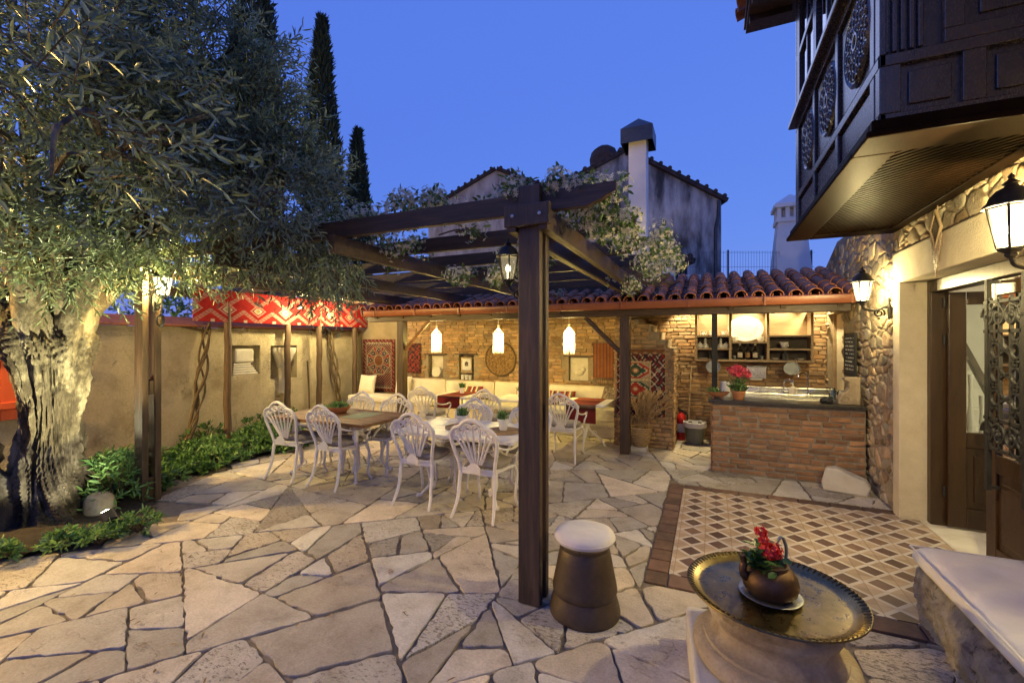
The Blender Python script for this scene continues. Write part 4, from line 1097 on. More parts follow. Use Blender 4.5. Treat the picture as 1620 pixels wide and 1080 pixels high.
mb = MB(); mb.box(-3.1, -2.78, 1.42, 1.86, .7262, .729); tag(mb.build('table_mat', surf('green_mat_cloth', [(.3,(.22,.25,.12)),(.7,(.34,.36,.2))], 20, (.85,.95), .3, 150, .002)), 'pale green cloth mat lying beside the terracotta bowl', 'table mat')
# ================================================================ BENCHES
def softbox(mb, x0, x1, y0, y1, z0, z1, puff=.02, n=10, seed=0, axis='z'):
    """cushion with crowned faces"""
    cx, cy, cz = (x0+x1)/2, (y0+y1)/2, (z0+z1)/2; hx, hy, hz = (x1-x0)/2, (y1-y0)/2, (z1-z0)/2
    vs = []; fs = []; idx = {}
    m = 7
    def key(i, j, k): return (i, j, k)
    def add(i, j, k):
        q = (i, j, k)
        if q in idx: return idx[q]
        a, b, c = i/n*2-1, j/n*2-1, k/m*2-1
        r = lambda u, v, w: 1-.12*(abs(v)**6+abs(w)**6)
        pa = a*hx*(1-.02*abs(c)**6-.02*abs(b)**8); pb = b*hy*(1-.02*abs(c)**6-.02*abs(a)**8); pc = c*hz
        if axis == 'z': pc += math.copysign(1, c)*abs(c)**3*puff*(1-a**4)*(1-b**4)-c*hz*.25*max(abs(a)**10, abs(b)**10)
        else: pb += math.copysign(1, b)*abs(b)**3*puff*(1-a**4)*(1-c**4)-b*hy*.35*max(abs(a)**10, abs(c)**10)
        w_ = .006*nz(pa+seed, pb*1.3, pc, 9)
        idx[q] = len(vs); vs.append((cx+pa+w_*.5, cy+pb+w_*.5, cz+pc+w_)); return idx[q]
    for k0 in (0, m):
        for i in range(n):
            for j in range(n):
                f = (add(i,j,k0), add(i+1,j,k0), add(i+1,j+1,k0), add(i,j+1,k0)); fs.append(f if k0 else f[::-1])
    for k in range(m):
        for i in range(n):
            fs.append((add(i,0,k), add(i+1,0,k), add(i+1,0,k+1), add(i,0,k+1))); fs.append((add(i+1,n,k), add(i,n,k), add(i,n,k+1), add(i+1,n,k+1)))
            fs.append((add(0,i+1,k), add(0,i,k), add(0,i,k+1), add(0,i+1,k+1))); fs.append((add(n,i,k), add(n,i+1,k), add(n,i+1,k+1), add(n,i,k+1)))
    mb.add(vs, fs)
bn = thing('built_in_bench', 'long cream upholstered built-in bench along the brick wall', 'bench', (-3.0, 5.1, 0))
mb = MB(); mb.box(-6.3, -.36, 4.86, 5.44, 0, .34); mb.build('base', PLASTER2, bn, bevel=.02)
xs = [-6.3, -5.2, -4.05, -2.9, -1.75, -.37]
for i in range(5):
    mb = MB(); softbox(mb, xs[i]+.004, xs[i+1]-.004, 4.82, 5.30, .345, .475, .02, seed=i); mb.build('seat_cushion', CREAM, bn, smooth=60)
    if i:
        mb = MB(); softbox(mb, xs[i]+.006, xs[i+1]-.006, 5.27, 5.43, .48, .835+.012*(i % 2), .02, seed=i+9, axis='y'); mb.build('back_cushion', CREAM, bn, smooth=60)
# cream fringed throw over the right end
def fold(s, t):
    y = 5.26-t*.0; x = -1.12+s
    d = t
    if d < .46: return Vector((x, 5.27-d, .505+.006*math.sin(s*11)+.004*nz(x, d, 1, 8)))
    dd = d-.46; return Vector((x, 4.805-.012*math.sin(s*14)-.01, .503-dd))
def thr(u, v):
    c = (.56,.50,.38) if int(v*40) % 8 else (.48,.41,.29)
    return c
t = thing('fringed_throw', 'cream fringed throw spread over the right end of the bench', 'throw', (-.75, 4.8, .5))
cloth('cloth', t, (0,0,0), (1,0,0), (0,1,0), .74, .66, 40, 40, thr, fold=fold, thick=.005)
mb = MB()
for i in range(60):
    x = -1.12+.74*(i+.5)/60; mb.tube([(x, 4.79, .31), (x+rg.uniform(-.006,.006), 4.786, .26), (x+rg.uniform(-.012,.012), 4.79, .21)], .0035, 5)
mb.build('fringe', CREAM, t)
# loose cushions
def pillow(lb, c, w, h, d, mat, rz_=0, lean=.3, name='pillow'):
    t = thing(name, lb, 'cushion', c, rz_); M = Matrix.Translation(c) @ Matrix.Rotation(rz_, 4, 'Z') @ Matrix.Rotation(-lean, 4, 'X')
    mb = MB(); n = 14; vs = []; fs = []
    for sgn in (1, -1):
        for i in range(n+1):
            for j in range(n+1):
                a, b = i/n*2-1, j/n*2-1; k = (1-a**4)*(1-b**4)
                e = 1-.07*(1-abs(a*b))*(1)*max(abs(a), abs(b))**2*.9
                vs.append(M @ Vector((a*w/2*e, sgn*(d/2*k**.55+.004)+.008*nz(a, b, sgn, 2.2)*k, h/2+b*h/2*e)))
    N1 = (n+1)**2
    for i in range(n):
        for j in range(n):
            q = (i*(n+1)+j, (i+1)*(n+1)+j, (i+1)*(n+1)+j+1, i*(n+1)+j+1)
            fs.append(q[::-1]); fs.append(tuple(N1+x for x in q))
    ed = [(i, 0) for i in range(n)]+[(n, j) for j in range(n)]+[(i, n) for i in range(n, 0, -1)]+[(0, j) for j in range(n, 0, -1)]
    for k in range(len(ed)):
        a = ed[k][0]*(n+1)+ed[k][1]; b = ed[(k+1) % len(ed)][0]*(n+1)+ed[(k+1) % len(ed)][1]; fs.append((a, b, N1+b, N1+a))
    mb.add(vs, fs); mb.build('cover', mat, t, smooth=60)
    return t
def stripes_mat(name, cols, period, axis=0):
    m, nt, b = new_mat(name); tc = node(nt, 'ShaderNodeTexCoord').outputs['Object']; sp = node(nt, 'ShaderNodeSeparateXYZ', {'Vector': tc})
    f = mth(nt, 'FRACT', mth(nt, 'DIVIDE', sp.outputs[axis], period))
    z = mth(nt, 'FRACT', mth(nt, 'DIVIDE', sp.outputs[2], period*.45)); f2 = mth(nt, 'FRACT', mth(nt, 'ADD', f, mth(nt, 'MULTIPLY', mth(nt, 'GREATER_THAN', z, .5), .04)))
    nt.links.new(ramp(nt, f2, [(i/len(cols), c) for i, c in enumerate(cols)], 'CONSTANT'), b.inputs['Base Color'])
    b.inputs['Roughness'].default_value = .92
    n2 = node(nt, 'ShaderNodeTexNoise', {'Vector': tc, 'Scale': 120.0}).outputs['Fac']; nt.links.new(node(nt, 'ShaderNodeBump', {'Height': n2, 'Strength': .4, 'Distance': .003}).outputs[0], b.inputs['Normal'])
    return m
KIL2 = stripes_mat('striped_kilim_cushion_cloth', [(.22,.02,.018),(.55,.48,.36),(.04,.03,.03),(.30,.035,.02),(.62,.55,.42),(.10,.13,.05),(.25,.02,.02)], .23)
KIL3 = stripes_mat('dark_red_cushion_cloth', [(.16,.016,.015),(.03,.022,.022),(.25,.03,.02),(.45,.38,.28)], .17)
GREYC = surf('grey_brown_patterned_cushion', [(.35,(.05,.035,.03)),(.5,(.16,.12,.09)),(.65,(.32,.27,.21))], 22, (.85,.95), .3, 120, .003)
pillow('plain cream square pillow leaning on the medallion rug in the corner', (-6.02, 5.1, .485), .42, .42, .14, CREAM, .1, .25)
pillow('cream pillow partly behind the left shelter post, beside the medallion rug', (-5.05, 5.14, .485), .42, .42, .13, CREAM, -.1, .2)
pillow('red and cream striped kilim cushion left of the middle bench table', (-3.35, 5.1, .485), .55, .28, .12, KIL2, .05, .3, 'kilim_cushion')
pillow('dark red kilim cushion behind the middle bench table plant', (-2.12, 5.1, .485), .5, .26, .12, KIL3, -.05, .3, 'kilim_cushion')
pillow('striped kilim cushion right of the big pergola post, behind the chair', (-1.42, 5.08, .485), .48, .27, .12, KIL2, .1, .3, 'kilim_cushion')
pillow('grey brown patterned cushion on the fringed throw by the brick partition', (-.58, 5.08, .512), .38, .38, .14, GREYC, -.5, .4)
# ================================================================ RUGS AND KILIMS
CRM=(.50,.42,.30); RED_=(.30,.028,.022); DRK=(.035,.02,.028); NVY=(.03,.035,.06); BRN=(.16,.07,.035); ORG=(.36,.12,.04); GRN=(.03,.07,.05)
def medallion(u, v):         # dark corner rug
    x, y = (u-.5)*2, (v-.5)*2*1.35
    e = min(u, 1-u, v*1.35, (1-v)*1.35)
    if e < .09:
        k = (int((u+v)*26) % 2) ^ (int((u-v)*26) % 2); return RED_ if k else CRM if int(u*44+v*60) % 5 == 0 else DRK
    if e < .105: return CRM
    y0 = y % 1.7-.85 if False else y-.25
    r = max(abs(x), abs(y0), (abs(x)+abs(y0))*.72)
    if r < .27: return ORG if (int(u*44)+int(v*60)) % 3 == 0 else BRN
    if r < .30: return CRM
    if r < .70:
        a = math.atan2(y0, x); k = a/(math.pi/4); fr = abs(k-round(k)); q = abs(r-.5)/.2
        if fr*2.2+q < .35: return RED_ if r < .5 else CRM
        if fr*2.2+q < .85: return NVY
        if fr*2.2+q < 1.0: return CRM
        return RED_ if fr > .38 else CRM if fr > .33 else BRN
    if r < .74: return CRM
    k = (abs(x)*7+abs(y0)*7) % 1
    return DRK if k < .5 else RED_ if k < .8 else CRM
t = cloth('medallion_rug', None, (-6.42, 5.455, .50), (1,0,0), (0,0,1), .92, 1.2, 84, 110, lambda u, v: tuple(q*.5 for q in medallion(u, v)), wave=.012, thick=.008)
tag(t, 'dark red octagon medallion rug hanging in the corner of the shelter', 'rug')
def octo(u, v):              # rug with two octagons
    x = (u-.5)*2
    if v > .93: 
        a = abs((u*5) % 1-.5)*2; return (.33,.24,.13) if a > 1.6*(v-.93)/.07+.25 else BRN
    m = (u, 1-u)
    if u < .06 or u > .72 or v < .26 or v > .82:
        k = (int(u*46) ^ int(v*58)) % 7; return CRM if k == 0 else RED_ if k == 3 else DRK
    x = (u-.39)/.33; vv = (v-.26)/.56; yy = (vv*2) % 1; top = vv >= .5
    y = (yy-.5)*2
    if abs(x) > .93 or abs(y) > .94: return (.52,.40,.22)
    o = max(abs(x)*1.0, abs(y), (abs(x)+abs(y))*.74)
    if o < .93 and abs(x) < .86:
        d = int(abs(x)*9)*.11+int(abs(y)*7)*.15
        base, st = (RED_, GRN) if top else (GRN, RED_)
        if o > .86: return CRM
        if d < .16: return CRM if d < .05 else ORG
        if d < .62: return st
        if d < .74: return CRM
        return base
    k = (abs(x)+abs(y))*9 % 2
    return (.52,.40,.22) if k < 1.2 else DRK
t = cloth('octagon_rug', None, (-.30, 4.432, .50), (1,0,0), (0,0,1), .72, 1.03, 84, 120, octo, wave=.006, thick=.008)
tag(t, 'rug with red and green octagons hanging on the brick partition', 'rug')
def orangek(u, v):
    k = u*7 % 1
    if k < .16: return DRK
    if k < .34: return CRM if (int(v*60) % 3 == 0) else RED_
    if k < .42: return DRK
    return (.27,.095,.035)
t = thing('striped_textile', 'orange brown vertically striped textile with tassels beside the brick partition', 'wall hanging', (-.74, 5.46, .9))
cloth('cloth', t, (-.93, 5.452, .98), (1,0,0), (0,0,1), .42, .64, 70, 60, orangek, thick=.006)
mb = MB()
for i in range(24):
    x = -.93+.42*(i+.5)/24
    mb.tube([(x, 5.445, .98), (x+(.012 if i % 2 else -.012), 5.44, .91), (x+(-.004 if i % 2 else .004), 5.442, .80)], .004, 5)
mb.build('tassels', GREYC, t)
def darkk(u, v):
    k = (int(u*16) ^ int(v*30)) % 5; return RED_ if k == 0 else BRN if k == 1 else DRK
t = thing('dark_textile', 'small dark brown textile on the brick wall behind the left brace', 'wall hanging', (-5.0, 5.46, .8))
cloth('cloth', t, (-5.18, 5.452, .95), (1,0,0), (0,0,1), .38, .66, 30, 50, darkk, thick=.006)
mb = MB()
for i in range(16):
    x = -5.18+.38*(i+.5)/16; mb.tube([(x, 5.445, .95), (x, 5.442, .83)], .004, 5)
mb.build('tassels', GREYC, t)
# red zigzag kilim over the plaster wall
KR=(.28,.010,.009); KW=(.42,.32,.235); KD=(.22,.012,.012); KO=(.50,.20,.06); KG=(.16,.2,.10)
def zig(u, v):
    L = 3.85/.55; x = u*L; k = x % 1; tri = abs(k-.5)*2          # 1 at ends, 0 centre
    w = (v-.5)*1.0
    # two facing zigzags, diamonds between
    lo = .10+.34*(1-tri); hi = .60+.36*(1-tri)
    z1 = v-hi; z2 = v-(lo-.02)
    for (z) in (z1, z2):
        if -.13 < z < .02:
            q = int((z+.13)/.0168); return (KW, KR, KD, KW, KR, KR, KW, KD, KR)[q % 9]
    cy = .40; d = abs(((x+.5) % 1)-.5)*1.7+abs(v-cy)*2.3
    if d < .16: return KO if int(x) % 2 else KG
    if d < .28: return KW
    if d < .40: return KD
    if d < .46: return KW
    if v < .09 and (int(x*8) % 4 == 0): return KW
    if v > .93: return KD
    return KR
t = cloth('red_kilim', None, (-6.30, 1.6, 1.97), (0,1,0), (0,0,1), 3.85, .53, 420, 70, zig, wave=.012, thick=.006)
tag(t, 'long red kilim with cream zigzags stretched above the plaster wall', 'kilim')
# ================================================================ LAMPS
LIGHTS = []
def point(name, loc, w, col, r=.03, parent=None):
    l = bpy.data.lights.new(name, 'POINT'); l.energy = w; l.color = col; l.shadow_soft_size = r
    o = bpy.data.objects.new(name, l); COL.objects.link(o); o.location = loc
    if parent is not None:
        o.parent = parent; o.location = ROOT[parent.name].inverted() @ Vector(loc)
    return o
def spot(name, loc, target, w, col, ang, blend=.6, r=.03, parent=None):
    l = bpy.data.lights.new(name, 'SPOT'); l.energy = w; l.color = col; l.shadow_soft_size = r; l.spot_size = R(ang); l.spot_blend = blend
    o = bpy.data.objects.new(name, l); COL.objects.link(o); d = Vector(target)-Vector(loc)
    q = d.to_track_quat('-Z', 'Y')
    if parent is not None:
        M = ROOT[parent.name].inverted(); o.parent = parent; o.location = M @ Vector(loc)
        o.rotation_euler = (M.to_quaternion() @ q).to_euler()
    else: o.location = loc; o.rotation_euler = q.to_euler()
    return o
WARM = (1, .70, .34)
def lantern(lb, c, out, s=1.0, glass=None, hot=True, reach=.24):
    """c centre of the glass body; out = horizontal unit vector from body toward its support"""
    t = thing('wall_lantern', lb, 'lantern', c); X, Y, Z = c; ox, oy = out
    def hexa(mb, prof, n=6):
        mb.lathe([(r*s, z*s) for r, z in prof], n, c)
    mb = MB()
    n = 6; r0, r1, z0, z1 = .065*s, .115*s, -.13*s, .13*s
    vs = [(X+r*math.cos(i*math.pi/3), Y+r*math.sin(i*math.pi/3), Z+z) for (r, z) in ((r0, z0), (r1, z1)) for i in range(6)]
    mb.add(vs, [(i, (i+1) % 6, 6+(i+1) % 6, 6+i) for i in range(6)]); mb.build('glass', glass or LAMPG, t)
    mb = MB()
    for i in range(6): mb.bar(vs[i], vs[6+i], .010*s+.003, .010*s+.003)
    mb.tube([Vector(v) for v in vs[:6]], .008*s+.002, 5, closed=True); mb.tube([Vector(v) for v in vs[6:]], .008*s+.002, 5, closed=True)
    mb.lathe([(.02*s,-.19*s),(.035*s,-.175*s),(.03*s,-.16*s),(.07*s,-.140*s),(.07*s,-.131*s)], 6, c)
    mb.build('frame', BLACKI, t)
    mb = MB(); hexa(mb, [(.135,.131),(.135,.142),(.115,.16),(.10,.20),(.07,.235),(.035,.255),(.03,.265),(.045,.275),(.022,.295),(.012,.305),(.018,.32),(1e-6,.345)], 12)
    mb.build('cap', BLACKI, t, smooth=35)
    mb = MB(); w = Vector((ox, oy, 0)); b = Vector(c)+Vector((0,0,-.19*s))
    wall = b+w*reach+Vector((0,0,-.03*s))
    mb.tube(smooth_path([b, b+w*.02+Vector((0,0,-.05*s)), b+w*reach*.5+Vector((0,0,-.07*s)), b+w*reach*.8+Vector((0,0,-.03*s)), wall], 5), .011*s+.003, 8)
    sc = []
    for q in range(22):
        f = q/21; a = -.5+f*3.3*math.pi; r = .065*s*(1-.8*f); p = b+w*(reach*.62+r*math.cos(a))+Vector((0,0,-.105*s+r*math.sin(a))); sc.append(p)
    mb.tube(sc, .008*s+.002, 6)
    mb.build('bracket', BLACKI, t, smooth=40)
    mb = MB(); u = Vector((-oy, ox, 0))
    pl = [(-.03*s,-.13*s),(0,-.16*s),(.03*s,-.13*s),(.04*s,0),(.03*s,.1*s),(0,.13*s),(-.03*s,.1*s),(-.04*s,0)]
    mb.prism(pl, -.008, .008, wall, u, (0,0,1)); mb.build('backplate', BLACKI, t)
    mb = MB(); mb.ball((X, Y, Z+.0), .028*s, 10, 8, (1, 1, 1.6)); mb.tube([(X, Y, Z-.13*s), (X, Y, Z-.035*s)], .012*s, 8); mb.build('bulb', BULB if hot else BULBD, t, smooth=60)
    return t
L1 = lantern('black wall lantern glowing brightly right beside the brown double door', (2.45, .46, 2.235), (1,0), .82, reach=.20)
L2 = lantern('black wall lantern on scroll bracket at the rubble wall by the gutter end', (2.44, 2.84, 2.15), (1,0), .74, reach=.215)
L3 = lantern('small dim lantern fixed to the big front pergola post', (-.19, .02, 2.135), (1,0), .60, LAMPDIM, False, reach=.115)
L4 = lantern('small bright lantern on the far left pergola post', (-4.07, .02, 2.21), (-1,0), .70, reach=.14)
def macrame(lb, x, y):
    t = thing('macrame_lamp', lb, 'lamp', (x, y, 1.42), 0, 'macrame pendant lamps'); zt = rz(y)-.035
    mb = MB(); mb.tube([(x, y, 1.87), (x, y, zt)], .006, 6); mb.ball((x, y, 1.93), .018, 8, 6); mb.build('cord', CREAM, t)
    mb = MB()
    for z in (1.80, 1.70): mb.tube([(x+.085*math.cos(q*.314), y+.085*math.sin(q*.314), z) for q in range(20)], .005, 6, closed=True)
    mb.build('hoop', CREAM, t)
    mb = MB()
    for q in range(30):
        a = q*2*math.pi/30; c, s_ = math.cos(a), math.sin(a); tip = 1.45+.025*math.sin(q*2.4)+.03*abs(math.cos(a*2))
        mb.tube([(x+.085*c, y+.085*s_, 1.80), (x+.088*c, y+.088*s_, 1.62), (x+.086*c+rg.uniform(-.006,.006), y+.086*s_, tip)], .0048, 5)
    for q in range(6):
        a = q*math.pi/3; mb.tube([(x, y, 1.90), (x+.085*math.cos(a), y+.085*math.sin(a), 1.80)], .005, 5)
    for k in range(12):
        a0 = k*math.pi/6; mb.tube([(x+.089*math.cos(a0+q*.13), y+.089*math.sin(a0+q*.13), 1.79-.02*q) for q in range(9)], .0045, 5)
        mb.tube([(x+.089*math.cos(a0-q*.13), y+.089*math.sin(a0-q*.13), 1.79-.02*q) for q in range(9)], .0045, 5)
    mb.build('shade', MACR, t)
    mb = MB(); mb.ball((x, y, 1.68), .032, 12, 8); mb.tube([(x, y, 1.71), (x, y, 1.86)], .014, 8); mb.build('bulb', BULB, t, smooth=60)
    return t
MACR = leafmat('backlit_macrame_cotton', (.74,.68,.56), (.80,.74,.62), .9, .45)
_b = MACR.node_tree.nodes['Principled BSDF']; _b.inputs['Emission Color'].default_value = (1, .80, .45, 1); _b.inputs['Emission Strength'].default_value = .3
MA = [macrame(lb, x, 4.3) for lb, x in (('fringed cream macrame pendant lamp nearest the shelter post with pale brace', -3.61), ('fringed cream macrame pendant lamp in front of the round woven tray', -2.33), ('fringed cream macrame pendant lamp right of the big pergola post', -1.05))]
def downlight(lb, x, y, z, tgt):
    t = thing('spotlight', lb, 'spotlight', (x, y, z)); d = (Vector(tgt)-Vector((x, y, z))).normalized()
    Mx = d.to_track_quat('Z', 'Y').to_matrix()
    mb = MB(); mb.lathe([(.028,-.07),(.04,-.05),(.045,.02),(.041,.02),(.036,-.01)], 16, (x, y, z), Mx); mb.build('housing', BLACKI, t, smooth=40)
    mb = MB(); mb.lathe([(.036,.0),(.036,.004)], 16, (x, y, z), Mx); mb.build('lamp_face', BULB, t)
    return t
S1 = downlight('bright spotlight shining on the middle of the red kilim', -6.02, 3.32, 2.30, (-6.3, 3.3, 2.2))
S2 = downlight('bright spotlight shining on the far half of the red kilim', -6.02, 4.27, 2.38, (-6.3, 4.3, 2.2))
for S_, y, z in ((S1, 3.32, 2.30), (S2, 4.27, 2.38)):
    mb = MB(); mb.tube([(-6.0, y, z+.02), (-5.98, y, 2.47)], .008, 6); mb.build('stem', BLACKI, S_)
t = thing('assumed_shelf_spotlights', 'assumed row of small hidden spotlights under the shelter roof above the kitchen shelf', 'spotlight', (1.6, 5.3, 2.3))  # lamps out of view, assumed from the light on shelf and brick
KL = []
for x in (.66, 1.10, 1.58, 2.06, 2.54):
    z = rz(5.3)-.12
    mb = MB(); mb.lathe([(.03,-.05),(.04,-.04),(.04,.02),(.035,.02),(.03,0),(1e-6,0)], 14, (x, 5.3, z), Matrix.Rotation(R(180), 3, 'X')); mb.tube([(x, 5.3, z+.04), (x, 5.3, rz(5.3)-.05)], .01, 6); mb.build('lamp', BLACKI, t, smooth=40)
    KL.append((x, 5.3, z-.05))
t5 = t
# flood lamp at the foot of the tree
FL = thing('flood_lamp', 'small black flood lamp glowing in the plants beside the olive trunk', 'lamp', (-3.618, -.625, .03))
c = Vector((-3.618, -.625, .17)); d = (Vector((-4.68, -.66, .95))-c).normalized(); Mx = d.to_track_quat('Z', 'Y').to_matrix()
mb = MB(); mb.lathe([(.03,-.08),(.05,-.06),(.055,.03),(.05,.03),(.045,.01)], 18, c, Mx); mb.tube([c, c-Vector((0,0,.16))], .012, 8); mb.build('body', BLACKI, FL, smooth=40)
mb = MB(); mb.lathe([(.046,.022),(.044,.034),(.034,.048),(.016,.056),(1e-6,.058)], 18, c, Mx); mb.build('lamp_glass', FLOODG, FL, smooth=60)
FL2_ASSUMED = thing('flood_lamp', 'assumed unseen flood lamp on the soil left of the olive trunk, by the red shutter', 'lamp', (-5.75, -.75, .03))  # assumed lamp out of view, added to light the trunk's left side
c = Vector((-5.75, -.75, .17)); d = (Vector((-4.9, -.7, 1.6))-c).normalized(); Mx = d.to_track_quat('Z', 'Y').to_matrix(); F2 = c+d*.1
mb = MB(); mb.lathe([(.03,-.08),(.05,-.06),(.055,.03),(.05,.03),(.045,.01)], 18, c, Mx); mb.tube([c, c-Vector((0,0,.16))], .012, 8); mb.build('body', BLACKI, FL2_ASSUMED, smooth=40)
mb = MB(); mb.lathe([(.046,.022),(.044,.034),(.034,.048),(.016,.056),(1e-6,.058)], 18, c, Mx); mb.build('lamp_glass', FLOODG, FL2_ASSUMED, smooth=60)
L5_ASSUMED = lantern('assumed unseen warm wall lantern on the plaster wall left of the red shutter', (-6.33, -2.3, 2.25), (-1,0), .9, reach=.24)  # assumed lamp out of view, added for the golden light on the paving
# round mirror ornament
t = thing('round_ornament', 'small round black ring ornament hanging under the left post lantern', 'ornament', (-4.07, .0, 1.9)); mb = MB()
mb.tube([(-4.07+.055*math.cos(q*.314), -.0, 1.86+.055*math.sin(q*.314)) for q in range(20)], .012, 6, closed=True); mb.tube([(-4.07, 0, 1.92), (-4.07, .01, 2.03)], .004, 5)
mb.build('ring', BLACKI, t, smooth=40)
mb = MB(); mb.lathe([(.05,-.003),(.05,.003)], 20, (-4.07, 0, 1.86), Matrix.Rotation(R(90), 3, 'X')); mb.build('mirror', CHROME, t)
# ================================================================ KITCHEN COUNTER
kc = thing('kitchen_counter', 'red brick bar counter with dark stone edge and steel sink top', 'counter', (1.85, 3.8, 0))
CX0, CX1, CY0, CY1 = 1.08, 2.64, 3.50, 4.5
mb = MB(); mb.box(CX0, CX1, CY0, CY1, 0, .875); mb.mi = 1
brickwork(mb, (CX0-.02, CY0, 0), (1,0,0), (0,-1,0), CX1-CX0+.02, .88, rg, REDP, jit=.006, d=.013, H=.048, gap=.018, L=.21)
brickwork(mb, (CX0, CY1, 0), (0,-1,0), (-1,0,0), CY1-CY0+.0, .88, rg, REDP)
mb.build('brick_front', [BMORT2, BRICKR], kc)
mb = MB(); mb.box(CX0-.06, CX1+.0, CY0-.06, CY0+.30, .878, .92); mb.build('worktop', SLATEC, kc, bevel=.006)
sk = MB()
sk.box(CX0+.02, CX1-.05, CY0+.302, CY1, .878, .905); sk.box(CX0+.25, CX1-.05, CY0+.304, CY0+.35, .9055, .935); sk.box(CX0+.25, CX1-.05, CY1-.13, CY1, .9055, .935); sk.box(CX0+.25, 1.75, CY0+.3505, CY1-.1305, .9055, .93)
sk.box(2.5, CX1-.05, CY0+.3505, CY1-.1305, .9055, .93); sk.box(CX0+.25, CX1-.05, CY1-.015, CY1+.002, .9355, 1.01)
ss = sk.build('sink', STEEL, kc, bevel=.008)
def faucet(x, y, h, r, lean):
    mb = MB(); P = smooth_path([(x, y, .936), (x, y, .936+h*.7), (x+lean*r*.3, y-.02, .936+h*.95), (x+lean*r, y-.05, .936+h), (x+lean*r*1.8, y-.08, .936+h*.93), (x+lean*r*2, y-.09, .936+h*.78)], 6)
    mb.tube(P, .011, 8); mb.lathe([(.028,.936),(.028,.945),(.016,.96)], 14, (x, y, 0)); mb.tube([(x, y, .98), (x+.06, y-.02, .99)], .007, 6)
    mb.build('faucet', CHROME, kc, smooth=50)
faucet(1.97, 4.42, .19, .05, 1); faucet(2.25, 4.42, .29, .065, -1)
# shelf unit
SX0, SX1, SY, SZ0, SZ1 = .82, 2.46, 5.18, 1.33, 2.11
W_ = SX1-SX0
sh = thing('wall_shelf', 'pale wood open wall shelf of crockery and bottles above the sink', 'shelf', (SX0, SY, SZ0))
TH = .035
def vx(f): return SX0+f*W_
cols_ = [(vx(.02), vx(.306)), (vx(.328), vx(.625)), (vx(.648), vx(.975))]
mb = MB()
mb.box(SX0, SX1, SY, BY-.03, SZ0, SZ0+TH)
for f in (0, .306, .626, .975): mb.box(vx(f), vx(f)+.036, SY, BY-.03, SZ0+TH+.0005, SZ1)
zs = {0: (1.515, 1.72), 1: (1.62,), 2: (1.515, 1.72)}
for k, (a, b) in enumerate(cols_):
    for z in zs[k]: mb.box(vx((0,.306,.626)[k])+.0365, vx((.306,.626,.975)[k])-.0005, SY+.002, BY-.031, z, z+TH*.8)
mb.build('carcass', LTWOOD, sh, bevel=.003)
mb = MB(); mb.box(SX0+.037, SX1+.0, BY-.0295, BY-.0255, SZ0+.036, 1.515); 
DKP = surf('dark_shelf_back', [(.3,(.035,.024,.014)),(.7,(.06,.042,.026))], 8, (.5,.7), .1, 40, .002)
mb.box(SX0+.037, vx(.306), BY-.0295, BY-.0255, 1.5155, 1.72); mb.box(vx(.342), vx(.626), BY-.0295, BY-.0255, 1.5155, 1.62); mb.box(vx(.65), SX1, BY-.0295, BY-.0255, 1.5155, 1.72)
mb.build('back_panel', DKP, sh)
mb = MB(); mb.box(SX0+.037, vx(.306), BY-.0297, BY-.0257, 1.7205, SZ1); mb.box(vx(.342), vx(.626), BY-.0297, BY-.0257, 1.6205, SZ1); mb.box(vx(.65), SX1, BY-.0297, BY-.0257, 1.7205, SZ1)
mb.build('back_panel', LTWOOD, sh)
def vessel(name, lb, cat, x, y, z, prof, mat, n=18, extra=None, group=None):
    mb = MB(); mb.lathe([(r, z+h) for r, h in prof], n, (x, y, 0))
    if extra: extra(mb, x, y, z)
    o = mb.build(name, mat, smooth=45)
    return tag(o, lb, cat, group)
def cup_handle(mb, x, y, z): mb.tube([(x+.035+.022*math.sin(q*.52), y, z+.035+.022*math.cos(q*.52)) for q in range(7)], .005, 6)
CUP = [(.02,0),(.022,.004),(.036,.03),(.042,.06),(.039,.06),(.033,.03),(1e-6,.008)]
SAU = [(.03,0),(.05,.006),(.062,.014),(.058,.014),(.03,.006)]
def teacup(lb, x, z, s=1):
    t = thing('teacup', lb, 'cup', (x, 5.30, z))
    mb = MB(); mb.lathe([(r*1.15, z+h) for r, h in SAU], 20, (x, 5.30, 0)); mb.build('saucer', WHITEC, t, smooth=45)
    mb = MB(); mb.lathe([(r*s, z+.012+h*s) for r, h in CUP], 20, (x, 5.30, 0)); cup_handle(mb, x, 5.30, z+.012); mb.build('cup', WHITEC, t, smooth=45)
zt = 1.72+.028; zm = 1.515+.028; zb = SZ0+TH
teacup('white teacup on the top left shelf, at its left end', vx(.07), zt); teacup('white teacup on the top left shelf, by the thin black post', vx(.15), zt, .9); teacup('white teacup with saucer on the top left shelf, at its right end', vx(.26), zt)
vessel('sugar_bowl', 'round white lidded bowl on the middle left shelf, left of the decanters', 'bowl', vx(.045), 5.3, zm, [(.03,0),(.045,.02),(.048,.05),(.035,.075),(.012,.085),(.012,.095),(1e-6,.1)], WHITEC)
vessel('sugar_bowl', 'round white lidded bowl on the middle left shelf, right of the decanters', 'bowl', vx(.285), 5.3, zm, [(.03,0),(.045,.02),(.048,.05),(.035,.075),(.012,.085),(.012,.095),(1e-6,.1)], WHITEC)
DEC = [(.05,0),(.055,.01),(.045,.05),(.018,.085),(.015,.11),(.026,.12),(.012,.13),(.018,.15),(1e-6,.165)]
GLZ = surf('frosted_white_glass', [(.3,(.55,.55,.52)),(.7,(.7,.7,.67))], 8, (.15,.25), 0, spec=.6)
vessel('decanter', 'pale glass decanter on the middle left shelf, left of the thin black post', 'decanter', vx(.095), 5.3, zm, DEC, GLZ)
vessel('decanter', 'pale glass decanter on the middle left shelf, right of the thin black post', 'decanter', vx(.235), 5.3, zm, DEC, GLZ)
PLATE = [(.03,0),(.06,.004),(.08,.014),(.078,.016),(.05,.007),(1e-6,.006)]
